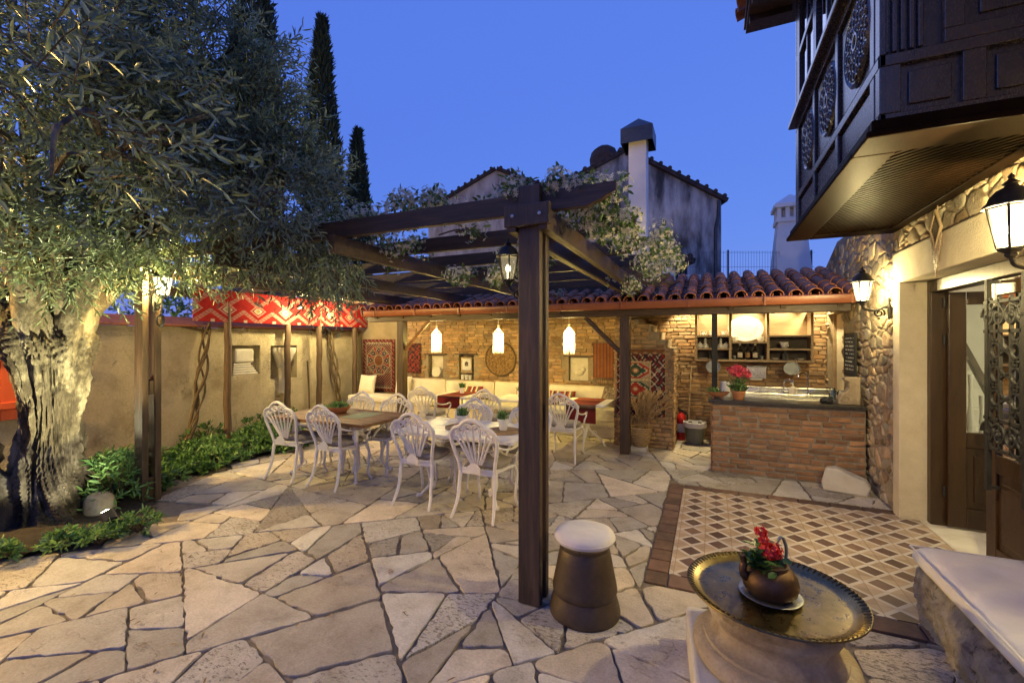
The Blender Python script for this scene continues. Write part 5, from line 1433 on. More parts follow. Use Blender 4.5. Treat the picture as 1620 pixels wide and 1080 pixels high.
vessel('small_plate', 'small pale plate on the bottom left shelf, left of the dark jug', 'plate', vx(.075), 5.28, zb, PLATE, WHITEC)
vessel('small_plate', 'small dark plate on the bottom left shelf, right of the thin black post', 'plate', vx(.21), 5.28, zb, PLATE, ZINC)
vessel('small_plate', 'small dark plate on the bottom left shelf, at its right end', 'plate', vx(.27), 5.3, zb, PLATE, ZINC)
vessel('dark_jug', 'dark metal jug on the bottom left shelf beside the thin black post', 'jug', vx(.135), 5.32, zb, [(.035,0),(.04,.03),(.025,.07),(.02,.1),(.028,.12),(1e-6,.13)], BLACKI)
t = thing('serving_platter', 'large oval white platter standing upright on the lit middle shelf', 'platter', (vx(.45), 5.38, 1.648)); mb = MB()
Mx = Matrix.Rotation(R(80), 3, 'X') @ Matrix.Diagonal((1.25, 1, 1)).to_3x3()
mb.lathe([(1e-6,0),(.13,.0),(.15,.012),(.2,.018),(.205,.024),(.15,.02),(1e-6,.01)], 40, (vx(.455), 5.39, 1.648+.205), Mx); mb.build('plate', WHITEC, t, smooth=45)
mb = MB(); mb.lathe([(.155,.0186),(.19,.0212),(.19,.0222),(.155,.0196)], 40, (vx(.455), 5.39, 1.648+.205), Mx); mb.build('rim_pattern', surf('blue_grey_rim_glaze', [(.45,(.75,.75,.74)),(.55,(.45,.5,.55))], 60, (.15,.25), 0), t)
for f, w, lb in ((.36, .05, 'small white dish beside the upright platter, left side'), (.58, .055, 'stacked white dishes beside the upright platter, right side')):
    vessel('dish', lb, 'dish', vx(f), 5.26, 1.648, [(.03,0),(w,.03),(w,.045),(w*.8,.05),(w*.85,.075),(.02,.08),(1e-6,.085)], WHITEC)
BOT = [(.032,0),(.036,.005),(.036,.12),(.03,.15),(.014,.175),(.012,.23),(.015,.232),(.015,.25),(1e-6,.252)]
BGL = surf('dark_bottle_glass', [(.3,(.018,.014,.008)),(.7,(.03,.022,.012))], 5, (.08,.15), 0, spec=.6)
LABL = surf('cream_bottle_label', [(.3,(.60,.53,.40)),(.6,(.66,.58,.46)),(.72,(.35,.22,.15))], 30, (.7,.8), 0)
LABD = surf('dark_bottle_label', [(.4,(.18,.07,.03)),(.6,(.4,.26,.12))], 40, (.6,.8), 0)
def bottle(lb, f, lab):
    x = vx(f); t = thing('bottle', lb, 'bottle', (x, 5.29, zb), 0, 'dark bottles on the middle shelf')
    mb = MB(); mb.lathe([(r, zb+h) for r, h in BOT], 18, (x, 5.29, 0)); mb.build('glass', BGL, t, smooth=45)
    mb = MB(); mb.lathe([(.0365,zb+.03),(.0368,zb+.035),(.0368,zb+.105),(.0365,zb+.11)], 18, (x, 5.29, 0)); mb.build('paper_label', lab, t, smooth=45)
    mb = MB(); mb.lathe([(.0155,zb+.225),(.0157,zb+.2525),(1e-6,zb+.2527)], 12, (x, 5.29, 0)); mb.build('cap', LABL if lab is LABL else BLACKP, t, smooth=45)
bottle('dark bottle with cream label, leftmost of the three on the middle shelf', .405, LABL); bottle('dark bottle with brown label between two cream labelled bottles', .47, LABD); bottle('dark bottle with cream label, rightmost of the three on the middle shelf', .535, LABL)
for f, lb in ((.355, 'small glass tumbler left of the dark bottles'), (.59, 'small glass tumbler right of the dark bottles')): vessel('tumbler', lb, 'glass', vx(f), 5.25, zb, [(.022,0),(.028,.06),(.026,.06),(.02,.006),(1e-6,.005)], ZINC)
teacup('big white teacup alone on the middle right shelf', vx(.775), zm, 1.45)
vessel('dish', 'shallow white dish on the bottom right shelf, left of the glass decanter', 'dish', vx(.70), 5.27, zb, [(.025,0),(.055,.028),(.052,.028),(.025,.008),(1e-6,.008)], WHITEC)
vessel('dish', 'shallow white dish on the bottom right shelf, right of the glass decanter', 'dish', vx(.905), 5.27, zb, [(.025,0),(.055,.028),(.052,.028),(.025,.008),(1e-6,.008)], WHITEC)
vessel('decanter', 'square smoky decanter on the bottom right shelf between two white dishes', 'decanter', vx(.785), 5.3, zb, [(.036,0),(.038,.005),(.038,.09),(.015,.11),(.013,.125),(.022,.13),(.022,.15),(1e-6,.152)], ZINC, 4)
def pan(lb, x):
    t = thing('hanging_pan', lb, 'pan', (x, SY-.03, 1.2)); z = 1.245; y = SY-.03
    mb = MB(); mb.lathe([(.098,0),(.098,.045),(.104,.045),(.104,-.004),(1e-6,-.004),(1e-6,0)], 28, (x, y, z), Matrix.Rotation(R(90), 3, 'X') @ Matrix.Diagonal((1.05,.92,1)).to_3x3()); mb.build('bowl', ZINC, t, smooth=40)
    mb = MB()
    for sx in (-1, 1): mb.tube([(x+sx*.06, y, z+.075), (x+sx*.066, y-.01, z+.105), (x+sx*.05, y-.01, z+.13)], .006, 6); mb.ball((x+sx*.05, y-.012, z+.135), .012, 8, 6)
    mb.build('hook', CHROME, t, smooth=40)
pan('round grey metal pan hanging under the shelf behind the thin black post', vx(.165)); pan('round grey metal pan hanging under the shelf above the soap bottle', vx(.82))
t = thing('towel_dispenser', 'brushed steel paper towel dispenser on the brick wall under the shelf', 'dispenser', (1.72, 5.4, 1.05)); mb = MB()
mb.box(1.58, 1.86, 5.36, 5.478, 1.06, 1.245); mb.box(1.57, 1.87, 5.35, 5.478, 1.2455, 1.262); mb.build('case', STEEL, t, bevel=.006)
mb = MB(); mb.prism([(1.62,1.06),(1.82,1.06),(1.79,1.035),(1.65,1.035)], 0, .02, (0,5.40,0), (1,0,0), (0,0,1)); mb.build('paper', WHITEP, t)
vessel('soap_bottle', 'cream square soap bottle with pump beside the sink', 'bottle', 2.08, 4.43, .936, [(.05,0),(.05,.085),(.02,.09),(.015,.11),(.008,.115),(.008,.145),(1e-6,.146)], CREAM, 4, lambda mb, x, y, z: mb.tube([(x, y, z+.142), (x-.035, y-.01, z+.140)], .006, 6))
t = thing('watering_can', 'small white enamel watering can on the counter left of the pink flowers', 'watering can', (1.23, 4.02, .905)); mb = MB(); x, y, z = 1.23, 4.02, .906
mb.lathe([(.068,z),(.07,z+.01),(.056,z+.17),(.06,z+.185),(.045,z+.20),(1e-6,z+.205)], 20, (x, y, 0)); mb.build('body', WHITEC, t, smooth=45)
mb = MB(); mb.tube([(x-.06, y, z+.05), (x-.12, y-.01, z+.14), (x-.16, y-.015, z+.235)], [.016,.011,.014], 8); mb.build('spout', WHITEC, t, smooth=45)
mb = MB(); mb.tube(smooth_path([(x+.055, y, z+.17), (x+.11, y, z+.17), (x+.115, y, z+.1), (x+.064, y, z+.05)], 5), .007, 6); mb.build('handle', WHITEC, t, smooth=45)
t = thing('boat_bowl', 'boat shaped terracotta planter on the counter corner', 'planter', (1.11, 3.62, .921)); mb = MB()
Mx = Matrix.Diagonal((1.9, 1, 1)).to_3x3()
mb.lathe([(.035,.945),(.05,.955),(.078,1.005),(.07,1.005),(.05,.975),(1e-6,.97)], 20, (1.13, 3.62, 0), Mx)
for sx in (-1, 1): mb.lathe([(.014,.9205),(.018,.95)], 8, (1.13+sx*.05, 3.62, 0))
mb.build('bowl', TERRAP, t, smooth=45)
n = 110; P = np.stack([1.09+rs.normal(0,.035,n), 3.62+rs.normal(0,.025,n), np.full(n,.98)],1); D = np.stack([rs.normal(0,.4,n),rs.normal(0,.4,n),rs.uniform(.6,1.4,n)],1)
V, F = leaf_arrays(P, D, rs.normal(size=(n,3)), rs.uniform(.05,.10,n), np.full(n,.012)); np_mesh('foliage', V, F, HERB, t, leaf_tint(rs, n, 6, .6, 1.3))
def flowerball(parent, c, r, n, mat, pr=.012, name='flowers', squash=.8):
    D = unit(rs.normal(size=(n, 3))); P = np.array(c)+D*np.array([r, r, r*squash])*rs.uniform(.55, 1, n)[:, None]
    Ps = np.repeat(P, 5, axis=0); m = n*5; A = np.tile(np.arange(5)*1.2566, n)
    T = unit(np.cross(D, rs.normal(size=(n, 3)))); B = np.cross(D, T); T = np.repeat(T, 5, 0); B = np.repeat(B, 5, 0); Dn = np.repeat(D, 5, 0)
    dr_ = T*np.cos(A)[:, None]+B*np.sin(A)[:, None]+Dn*.35
    V, F = leaf_arrays(Ps, dr_, Dn, rs.uniform(.8, 1.2, m)*pr, np.full(m, pr*.8), fold=.12)
    np_mesh(name, V, F, mat, parent, leaf_tint(rs, m, 6, .6, 1.15, .05))
t = thing('pink_flower_pot', 'pink and red flowering plant in a terracotta pot on the counter edge', 'potted plant', (1.37, 3.60, .921)); mb = MB()
mb.lathe([(.055,.921),(.058,.925),(.075,1.005),(.085,1.007),(.085,1.03),(.075,1.03),(.07,1.01),(1e-6,1.008)], 20, (1.37, 3.6, 0)); mb.build('pot', TERRAP, t, smooth=45)
n = 130; P = np.stack([1.37+rs.normal(0,.04,n), 3.6+rs.normal(0,.04,n), rs.uniform(1.01,1.14,n)],1); D = np.stack([rs.normal(0,.7,n),rs.normal(0,.7,n),rs.uniform(.2,1.,n)],1)
V, F = leaf_arrays(P, D, rs.normal(size=(n,3)), rs.uniform(.05,.09,n), np.full(n,.022)); np_mesh('foliage', V, F, HERB, t, leaf_tint(rs, n, 6, .35, .8))
mb = MB()
for k in range(6): mb.tube([(1.37, 3.6, 1.02), (1.37+rg.uniform(-.06,.06), 3.6, 1.15), (1.37+rg.uniform(-.1,.1), 3.6+rg.uniform(-.05,.05), 1.26)], .003, 5)
mb.build('stems', HERB, t)
for (dx, dy, dz, r) in ((-.09,0,1.29,.05),(-.02,.01,1.31,.06),(.06,-.02,1.28,.055),(.1,.02,1.24,.05),(.0,-.05,1.24,.05),(-.05,.03,1.25,.045)): flowerball(t, (1.37+dx, 3.6+dy, dz), r, 34, PINKF, .022, 'flower_head')
t = thing('stone_corbel', 'carved yellow stone corbel standing at the wall end of the counter', 'corbel', (2.52, 3.62, .921)); mb = MB()
P = [(2.40,.921),(2.61,.921),(2.61,1.24),(2.46,1.24),(2.46,1.20),(2.5,1.18),(2.5,1.12),(2.47,1.06),(2.42,1.03),(2.40,.98)]
mb.prism(P, -.06, .06, (0,3.62,0), (1,0,0), (0,0,1)); mb.build('block', COLST, t, bevel=.012)
mb = MB(); mb.tube([(2.46+(.045*(1-q/24))*math.cos(q*.5), 3.557, .985+(.045*(1-q/24))*math.sin(q*.5)) for q in range(20)], .008, 6); mb.build('volute', COLST, t, smooth=40)
mb = MB(); mb.ball((2.30, 3.66, .955), .05, 12, 8, (1.2,.9,.7)); mb.ball((2.33, 3.62, .945), .035, 10, 8); mb.tube([(2.25, 3.62, .93), (2.36, 3.7, .985)], .02, 8)
tag(mb.build('black_cloth', BLACKP, smooth=60), 'small black crumpled bundle lying on the worktop near the corbel', 'cloth')
for (x, y, h, r, lb) in ((2.42, 3.93, .15, .035, 'tall clear glass jar on the sink top, left of the corbel'), (2.50, 3.90, .12, .04, 'wide clear glass jar on the sink top behind the corbel'), (2.46, 4.12, .10, .03, 'small clear tumbler on the sink top behind the glass jars')):
    vessel('glass_jar', lb, 'jar', x, y, .931, [(r*.8,0),(r,.006),(r,h*.8),(r*.8,h*.9),(r*.85,h),(r*.75,h),(r*.72,h*.9),(r*.9,h*.8),(r*.9,.01),(1e-6,.01)], GLASS, 16)
# chalkboard with menu scrawl
t = thing('chalkboard', 'narrow chalkboard with chalk price list hanging on the rubble wall', 'chalkboard', (HX-.05, 4.03, 1.25)); mb = MB()
cb0, cb1 = 3.82, 4.24
mb.box(HX-.062, HX-.045, cb0, cb1, 1.24, 1.74); mb.build('board', BLACKB, t, bevel=.004)
mb = MB()
mb.box(HX-.066, HX-.043, cb0-.015, cb0-.0005, 1.225, 1.755); mb.box(HX-.066, HX-.043, cb1+.0005, cb1+.015, 1.225, 1.755); mb.box(HX-.066, HX-.043, cb0, cb1, 1.225, 1.2395); mb.box(HX-.066, HX-.043, cb0, cb1, 1.7405, 1.755); mb.build('frame', BLACKI, t)
mb = MB()
for k in range(9):
    z = 1.69-k*.048; y = cb1-.03
    while y > cb0+.05:
        l = rg.uniform(.012, .03)
        if rg.random() < .78: mb.tube(smooth_path([(HX-.0635, y-l*q/4, z+rg.uniform(-.009,.009)) for q in range(5)], 2), .0016, 4)
        y -= l+.008
mb.build('chalk_writing', CHALK, t)
# ================================================================ BACK WALL ORNAMENTS
t = thing('woven_tray', 'big round woven tray hanging on the brick wall above the bench', 'tray', (-2.84, 5.46, 1.29)); mb = MB()
Mx = Matrix.Rotation(R(90), 3, 'X')
for k in range(15): mb.tube([(-2.84+(.015+.021*k)*math.cos(q*.126), 5.462-.0035*math.sin(q*2.5+k*1.57), 1.29+(.015+.021*k)*math.sin(q*.126)) for q in range(50)], .0115, 5, closed=True)
mb.build('weave', surf('brown_woven_tray', [(.35, (.10, .05, .018)), (.5, (.22, .125, .045)), (.65, (.36, .23, .09))], 26, (.5, .75), .8, 70, .006), t, smooth=60)
mb = MB(); mb.tube([(-2.84+.335*math.cos(q*.126), 5.455, 1.29+.335*math.sin(q*.126)) for q in range(50)], .014, 8, closed=True); mb.build('rim', TWIG, t, smooth=60)
t = thing('framed_picture', 'small framed drawing standing in the middle niche of the brick wall', 'picture', (-3.66, 5.5, .99)); mb = MB()
for (a, b, c_, d_) in ((-3.79,-3.53,1.02,1.045),(-3.79,-3.53,1.285,1.31),(-3.79,-3.765,1.0455,1.2845),(-3.555,-3.53,1.0455,1.2845)): mb.box(a, b, 5.5, 5.52, c_, d_)
mb.build('frame', LTWOOD, t)
mb = MB(); mb.box(-3.765, -3.555, 5.507, 5.515, 1.045, 1.285); mb.build('paper', WHITEP, t)
mb = MB(); mb.box(-3.70, -3.62, 5.5045, 5.5065, 1.13, 1.21); mb.ball((-3.66, 5.5055, 1.2), .03, 10, 6, (1,.05,1)); mb.build('drawing', GREYC, t)
mb = MB(); mb.box(-3.8, -3.52, 5.495, 5.6, .985, 1.015); tag(mb.build('niche_board', LTWOOD, bevel=.004), 'small pale board across the middle niche under the framed drawing', 'board')
for k in range(3): vessel('niche_cup', ('small pale beaker in the middle niche, left of three', 'small pale beaker in the middle niche, centre of three', 'small pale beaker in the middle niche, right of three')[k], 'cup', -3.75+.09*k, 5.50, .842, [(.028,0),(.038,.1),(.035,.1),(.026,.006),(1e-6,.005)], WHITEC, 16, group='beakers in the niche')
t = thing('stone_disc', 'flat cream stone disc leaning in the left niche of the brick wall', 'disc', (-4.43, 5.5, .9)); mb = MB()
mb.lathe([(1e-6,0),(.1,0),(.125,.015),(.12,.03),(1e-6,.03)], 7, (-4.40, 5.50, .985), Matrix.Rotation(R(78), 3, 'X')); mb.build('disc', MARBLE, t, bevel=.01)
mb = MB(); mb.box(-4.60, -4.30, 5.60, 5.632, .863, 1.34); tag(mb.build('niche_slab', MARBLE, bevel=.01), 'pale upright slab behind the stone disc in the left niche', 'slab')
t = thing('stone_relief', 'pale broken stone relief set in the right niche above the bench', 'relief', (-1.23, 5.5, .9)); mb = MB()
mb.box(-1.41, -1.05, 5.56, 5.634, .903, 1.35); mb.build('slab', MARBLE, t, bevel=.012)
mb = MB(); mb.ball((-1.22, 5.55, 1.06), .09, 12, 8, (1,.4,.7)); mb.ball((-1.15, 5.55, 1.12), .05, 10, 8, (1,.5,1)); mb.bar((-1.38, 5.552, .98), (-1.22, 5.552, .92), .03, .05); mb.build('figure', MARBLE, t, smooth=60)
# pampas basket, extinguisher, bucket, stick
t = thing('pampas_basket', 'wicker basket of dried pampas plumes by the brick partition', 'basket', (.08, 4.22, .06)); x, y = .08, 4.22; mb = MB()
for k in range(11):
    z = .095+k*.026; r = .10+.028*math.sin(k/10*2.2)+.004*k
    mb.tube([(x+(r+.004*math.sin(q*4.7+k*3.14))*math.cos(q*.2094), y+(r+.004*math.sin(q*4.7+k*3.14))*math.sin(q*.2094), z) for q in range(30)], .0145, 5, closed=True)
mb.lathe([(1e-6,.085),(.10,.085),(.1,.1)], 20, (x, y, 0)); mb.build('wicker', STRAW, t, smooth=60)
mb = MB(); mb.tube([(x+.14*math.cos(q*.262), y, .37+.2*math.sin(q*.262)) for q in range(13)], .008, 6); mb.build('handle', STRAW, t, smooth=60)
mb = MB(); mb.box(x-.13, x+.11, y-.07, y+.09, 0, .08); tag(mb.build('stone_slab', MARBLE, bevel=.012), 'small pale stone slab under the pampas basket', 'slab')
tips = [(-.08,.58,-.02),(.0,.66,.02),(.09,.70,-.02),(.17,.68,-.06),(.27,.72,-.04),(.40,.70,-.05),(.42,.58,-.08)]
mb = MB(); PP = []; DD = []
for (dx, h, dy) in tips:
    Pth = smooth_path([(x, y, .2), (x+dx*.3, y+dy*.3, .2+h*.5), (x+dx, y+dy, .15+h)], 8); mb.tube(Pth, .004, 5)
    n0 = len(Pth)
    for i in range(int(n0*.5), n0):
        for q in range(26):
            PP.append(tuple(Pth[i]+Vector((rg.gauss(0,.008), rg.gauss(0,.008), rg.gauss(0,.01))))); tn = (Pth[min(i+1,n0-1)]-Pth[i-1]).normalized(); DD.append(tuple(tn*1.2+Vector((rg.gauss(0,.45), rg.gauss(0,.45), rg.gauss(0,.3)))))
mb.build('stalks', GRASSD, t)
m = len(PP); V, F = leaf_arrays(np.array(PP), np.array(DD), rs.normal(size=(m,3)), rs.uniform(.05,.1,m), np.full(m,.010)); np_mesh('plumes', V, F, GRASSD, t, leaf_tint(rs, m, 6, .7, 1.15))
t = thing('fire_extinguisher', 'red fire extinguisher standing at the lit brick wall', 'extinguisher', (.58, 5.3, 0)); mb = MB()
mb.lathe([(.07,.0),(.075,.01),(.075,.36),(.06,.41),(.03,.44),(.03,.46)], 20, (.60, 5.32, 0)); mb.build('cylinder', RED, t, smooth=40)
mb = MB(); mb.box(.57, .63, 5.30, 5.34, .46, .5); mb.bar((.60, 5.32, .5), (.52, 5.30, .54), .02, .02); mb.tube(smooth_path([(.63, 5.32, .48), (.70, 5.3, .42), (.69, 5.3, .2)], 6), .012, 6); mb.build('valve', BLACKP, t, smooth=40)
mb = MB(); mb.lathe([(.0755,.13),(.0762,.135),(.0762,.27),(.0755,.275)], 20, (.60, 5.32, 0)); mb.build('label_band', WHITEP, t, smooth=40)
t = thing('waste_bucket', 'dark green bucket with white liner on the shelter floor', 'bucket', (.82, 5.1, 0)); mb = MB()
mb.lathe([(.12,.0),(.125,.01),(.17,.33),(.162,.33),(.12,.02),(1e-6,.018)], 24, (.82, 5.1, 0)); mb.build('bucket', GREYP, t, smooth=40)
mb = MB(); mb.lathe([(.173,.27),(.178,.28),(.176,.345),(.165,.35),(.158,.30)], 24, (.82, 5.1, 0), jit=lambda p, a: p*(1+.02*math.sin(a*7)+.01*math.sin(a*13))); mb.build('liner', WHITEP, t, smooth=60)
mb = MB(); mb.tube([(.70, 5.36, .003), (.735, 5.40, .75), (.76, 5.455, 1.22)], .012, 8); o = tag(mb.build('broom_stick', LTWOOD, smooth=40), 'thin pale wooden stick leaning on the kitchen wall behind the bucket', 'stick')
mb = MB(); mb.tube([(WX+.14, 3.95, .003), (WX+.10, 3.97, .6), (WX+.02, 4.0, 1.25)], .016, 8); tag(mb.build('wooden_stick', POLEW, smooth=40), 'thin wooden stick leaning on the plaster wall between two poles', 'stick')
# lying stone
def rock(name, lb, cat, c, sx, sy, sz, mat, seed, rz_=0, flat=.5, cuts=None):
    mb = MB(); vs = []; n, m = 26, 16
    Mz = Matrix.Rotation(rz_, 3, 'Z')
    for i in range(m+1):
        for j in range(n):
            th = math.pi*i/m; a = 2*math.pi*j/n
            p = Vector((math.sin(th)*math.cos(a), math.sin(th)*math.sin(a), -math.cos(th)))
            p = Vector([math.copysign(abs(q)**flat, q) for q in p])
            k = 1+.10*nz(p.x+seed, p.y, p.z, 1.3)+.03*nz(p.x, p.y+seed, p.z, 4)
            p = Vector((p.x*sx, p.y*sy, p.z*sz))*k
            if cuts: p = cuts(p)
            p = Mz @ p; vs.append((c[0]+p.x, c[1]+p.y, max(.002, c[2]+p.z)))
    fs = [(i*n+j, i*n+(j+1) % n, (i+1)*n+(j+1) % n, (i+1)*n+j) for i in range(m) for j in range(n)]
    mb.add(vs, fs); o = mb.build(name, mat, smooth=50); return tag(o, lb, cat)
mb = MB(); Mq = Matrix.Translation((2.42, 3.26, 0)) @ Matrix.Rotation(R(-14), 4, 'Z')
pq = [(-.22,.0),(-.235,.09),(-.20,.24),(-.10,.262),(.16,.16),(.20,.10),(.17,.0)]
V0 = [Mq @ Vector((x, y, z)) for y in (-.09, .08) for x, z in pq]; k_ = len(pq)
mb.add(V0, [tuple(range(k_)), tuple(range(k_, 2*k_))[::-1]]+[((i+1) % k_, i, k_+i, k_+(i+1) % k_) for i in range(k_)])
tag(mb.build('marble_block', MARBLE, bevel=.022, seg=4), 'pale broken marble block lying at the foot of the counter and stone wall', 'stone')
rock('garden_stone', 'tan squared stone behind the olive trunk beside the shrubs', 'stone', (-4.28, -.40, .08), .12, .09, .14, RUBBLE, 8, .5, .75)
# ================================================================ FOREGROUND
t = thing('drum_stool', 'brown metal drum stool with round white cushion', 'stool', (.333, .006, 0)); c = (.333, .006, 0); mb = MB()
mb.lathe([(.21,.0),(.214,.006),(.214,.022),(.206,.06),(.194,.10),(.187,.122),(.186,.126),(.192,.132),(.196,.15),(.193,.175),(.178,.25),(.163,.33),(.152,.385),(.148,.392),(.150,.40),(.150,.418),(1e-6,.419)], 56, c); mb.build('drum', BRONZE, t, smooth=35)
mb = MB(); mb.lathe([(.150,.4195),(.158,.42),(.158,.432),(.15,.433)], 48, c); mb.build('brass_ring', BRASS, t, smooth=40)
mb = MB(); mb.lathe([(1e-6,.433),(.155,.433),(.174,.438),(.182,.455),(.181,.472),(.170,.488),(.13,.500),(.07,.506),(1e-6,.507)], 48, c, jit=lambda p, a: p+Vector((0, 0, .003*nz(p.x, p.y, 1, 14)))); cu = mb.build('cushion', CANVAS, t, smooth=60)
mb = MB(); mb.tube([(c[0]+.1828*math.cos(q*.13), c[1]+.1828*math.sin(q*.13), .460) for q in range(48)], .0035, 6, closed=True); mb.build('piping', CANVAS, cu, smooth=60)
# marble column base
PX, PY = 1.293, -.337
t = thing('column_base', 'ancient marble column base on a square plinth, carrying the brass tray', 'column base', (PX, PY, 0)); mb = MB()
jt = lambda p, a: Vector((p.x*(1+.012*nz(math.cos(a)*2, math.sin(a)*2, p.z*5)), p.y*(1+.012*nz(math.sin(a)*2, math.cos(a)*2, p.z*5)), p.z))
mb.lathe([(.30,.196),(.322,.205),(.334,.228),(.330,.258),(.308,.278),(.288,.284),(.286,.298),(.262,.304),(.240,.322),(.232,.345),(.238,.366),(.254,.376),(.256,.386),(.266,.394),(.272,.412),(.266,.430),(.250,.44),(.240,.446),(.240,.49),(1e-6,.491)], 72, (PX, PY, 0), jit=jt); mb.build('moulded_drum', COLST, t, smooth=40)
mb = MB(); Mr = Matrix.Translation((PX, PY, 0)) @ Matrix.Rotation(R(6), 4, 'Z'); mb.box(-.345, .345, -.345, .345, 0, .197, Mr); mb.build('plinth', MARBLE, t, bevel=.02, seg=3)
TZ = .505
t = thing('brass_tray', 'large round dark brass tray with crimped rim, on the marble column base', 'tray', (PX, PY, .492)); mb = MB()
mb.lathe([(1e-6,.4925),(.29,.4925),(.315,.497),(.335,.512),(.352,.519),(.352,.523),(.334,.517),(.312,.502),(.29,.498),(1e-6,.498)], 96, (PX, PY, 0)); mb.build('dish', BRASS, t, smooth=40)
mb = MB()
for q in range(90):
    a = q*2*math.pi/90; c_, s_ = math.cos(a), math.sin(a); mb.tube([(PX+.330*c_, PY+.330*s_, .514), (PX+.343*c_, PY+.343*s_, .521), (PX+.356*c_, PY+.356*s_, .525)], [.0035,.0062,.0055], 6)
mb.tube([(PX+.356*math.cos(q*.105), PY+.356*math.sin(q*.105), .522) for q in range(60)], .005, 6, closed=True)
mb.build('crimped_rim', BRASSD, t, smooth=50)
# kettle planter (on a saucer)
KX, KY = cam((1222-810)/700*2.0, 2.0); KX, KY = KX-.01, KY-.0
mb = MB(); mb.lathe([(1e-6,.4985),(.09,.4985),(.125,.512),(.128,.514),(.122,.516),(.088,.504),(1e-6,.503)], 40, (KX, KY, 0), Matrix.Diagonal((1,1,1)).to_3x3()); tag(mb.build('saucer', ZINC, smooth=40), 'small grey saucer under the copper kettle planter', 'saucer')
t = thing('copper_kettle', 'old dark copper kettle used as planter on the brass tray', 'kettle', (KX, KY, .504)); mb = MB()
mb.lathe([(.06,.504),(.085,.510),(.108,.535),(.115,.565),(.108,.60),(.09,.625),(.072,.634),(.07,.645),(.075,.65),(.066,.65),(.062,.636),(1e-6,.632)], 36, (KX, KY, 0)); mb.build('body', COPPER, t, smooth=45)
ux = Vector((math.cos(YAW), math.sin(YAW), 0)); b = Vector((KX, KY, 0))
mb = MB(); P = smooth_path([b+ux*.068+Vector((0,0,.645)), b+ux*.075+Vector((0,0,.71)), b+ux*.055+Vector((0,0,.765)), b+ux*.03+Vector((0,0,.74)), b+ux*.025+Vector((0,0,.70))], 6); mb.tube(P, .007, 8); mb.build('handle', ZINC, t, smooth=45)
mb = MB(); mb.tube(smooth_path([b-ux*.09+Vector((0,0,.57)), b-ux*.122+Vector((0,0,.61)), b-ux*.118+Vector((0,0,.65)), b-ux*.125+Vector((0,0,.685))], 6), [.02]*6+[.016]*6+[.013]*7, 8); mb.build('spout', COPPER, t, smooth=45)
t = thing('geranium', 'red geranium growing out of the copper kettle', 'flower', (KX, KY, .633)); n = 120
P = np.stack([KX+rs.normal(0,.03,n)-.03, KY+rs.normal(0,.035,n)-.02, rs.uniform(.635,.70,n)],1); D = np.stack([rs.normal(0,.9,n),rs.normal(0,.9,n),rs.uniform(-.2,.9,n)],1)
V, F = leaf_arrays(P, D, np.tile([0,0,1.],(n,1))+rs.normal(0,.4,(n,3)), rs.uniform(.035,.06,n), rs.uniform(.03,.05,n), fold=.12); np_mesh('foliage', V, F, LEAFG, t, leaf_tint(rs, n, 6, .5, 1.1))
mb = MB(); f1 = b-ux*.045+Vector((0,-.02,.80)); f2 = b+ux*.0+Vector((0,-.03,.715)); mb.tube([b+Vector((0,0,.63)), b-ux*.03+Vector((0,-.01,.72)), f1], .003, 5); mb.tube([b+Vector((0,0,.63)), f2], .003, 5); mb.build('stems', HERB, t)
flowerball(t, tuple(f2), .046, 150, REDF, .013, 'flower_head'); flowerball(t, tuple(f1), .024, 22, REDF, .014, 'flower_head'); flowerball(t, tuple(f1-Vector((-.012,0,.035))), .018, 14, REDF, .013, 'flower_head')
# stone bench block with cushion
t = thing('stone_bench', 'rough pitted limestone block bench by the door', 'bench', (2.42, -.3, 0)); mb = MB(); n1, n2, n3 = 16, 130, 24
SBX0, SBX1, SBY0, SBY1, SBZ = 2.17, 2.62, -1.6, .74, .34
def sb(i, j, k):
    p = Vector((lerp(SBX0, SBX1, i/n1), lerp(SBY0, SBY1, j/n2), SBZ*k/n3))
    d = .03*nz(p.x, p.y, p.z, 3.5)+.024*nz(p.x, p.y, p.z, 10)-.026*max(0, nz(p.x, p.y, p.z, 21))+.012*nz(p.x, p.y, p.z, 40)
    if k == n3: d *= .25
    if i in (0, n1): p.x += d-(.03*(k/n3)**5 if i == 0 else -.0)*-1
    if j in (0, n2): p.y += d+(-.03 if j == n2 else .03)*(k/n3)**6
    if k == n3: p.z += d
    p.x += .02*math.sin(k/n3*3)*(-1 if i == 0 else 0)
    return p
ids = {}; vs = []; fs = []
def gid(i, j, k):
    if (i, j, k) not in ids: ids[i, j, k] = len(vs); vs.append(sb(i, j, k))
    return ids[i, j, k]
for j in range(n2):
    for k in range(n3):
        fs.append((gid(0,j+1,k), gid(0,j,k), gid(0,j,k+1), gid(0,j+1,k+1))); fs.append((gid(n1,j,k), gid(n1,j+1,k), gid(n1,j+1,k+1), gid(n1,j,k+1)))
    for i in range(n1): fs.append((gid(i,j,n3), gid(i+1,j,n3), gid(i+1,j+1,n3), gid(i,j+1,n3)))
for i in range(n1):
    for k in range(n3):
        fs.append((gid(i,n2,k), gid(i,n2,k+1), gid(i+1,n2,k+1), gid(i+1,n2,k))); fs.append((gid(i,0,k), gid(i+1,0,k), gid(i+1,0,k+1), gid(i,0,k+1)))
mb.add(vs, fs); mb.build('block', TUFA, t, smooth=60)
t = thing('bench_cushion', 'long off-white canvas seat cushion lying on the pitted stone bench', 'cushion', (2.4, -.3, .345)); mb = MB()
nx_, ny_ = 16, 80; vs = []; fs = []
X0, X1, Y0, Y1, Z0, Z1 = 2.14, 2.66, -1.6, .76, .346, .438
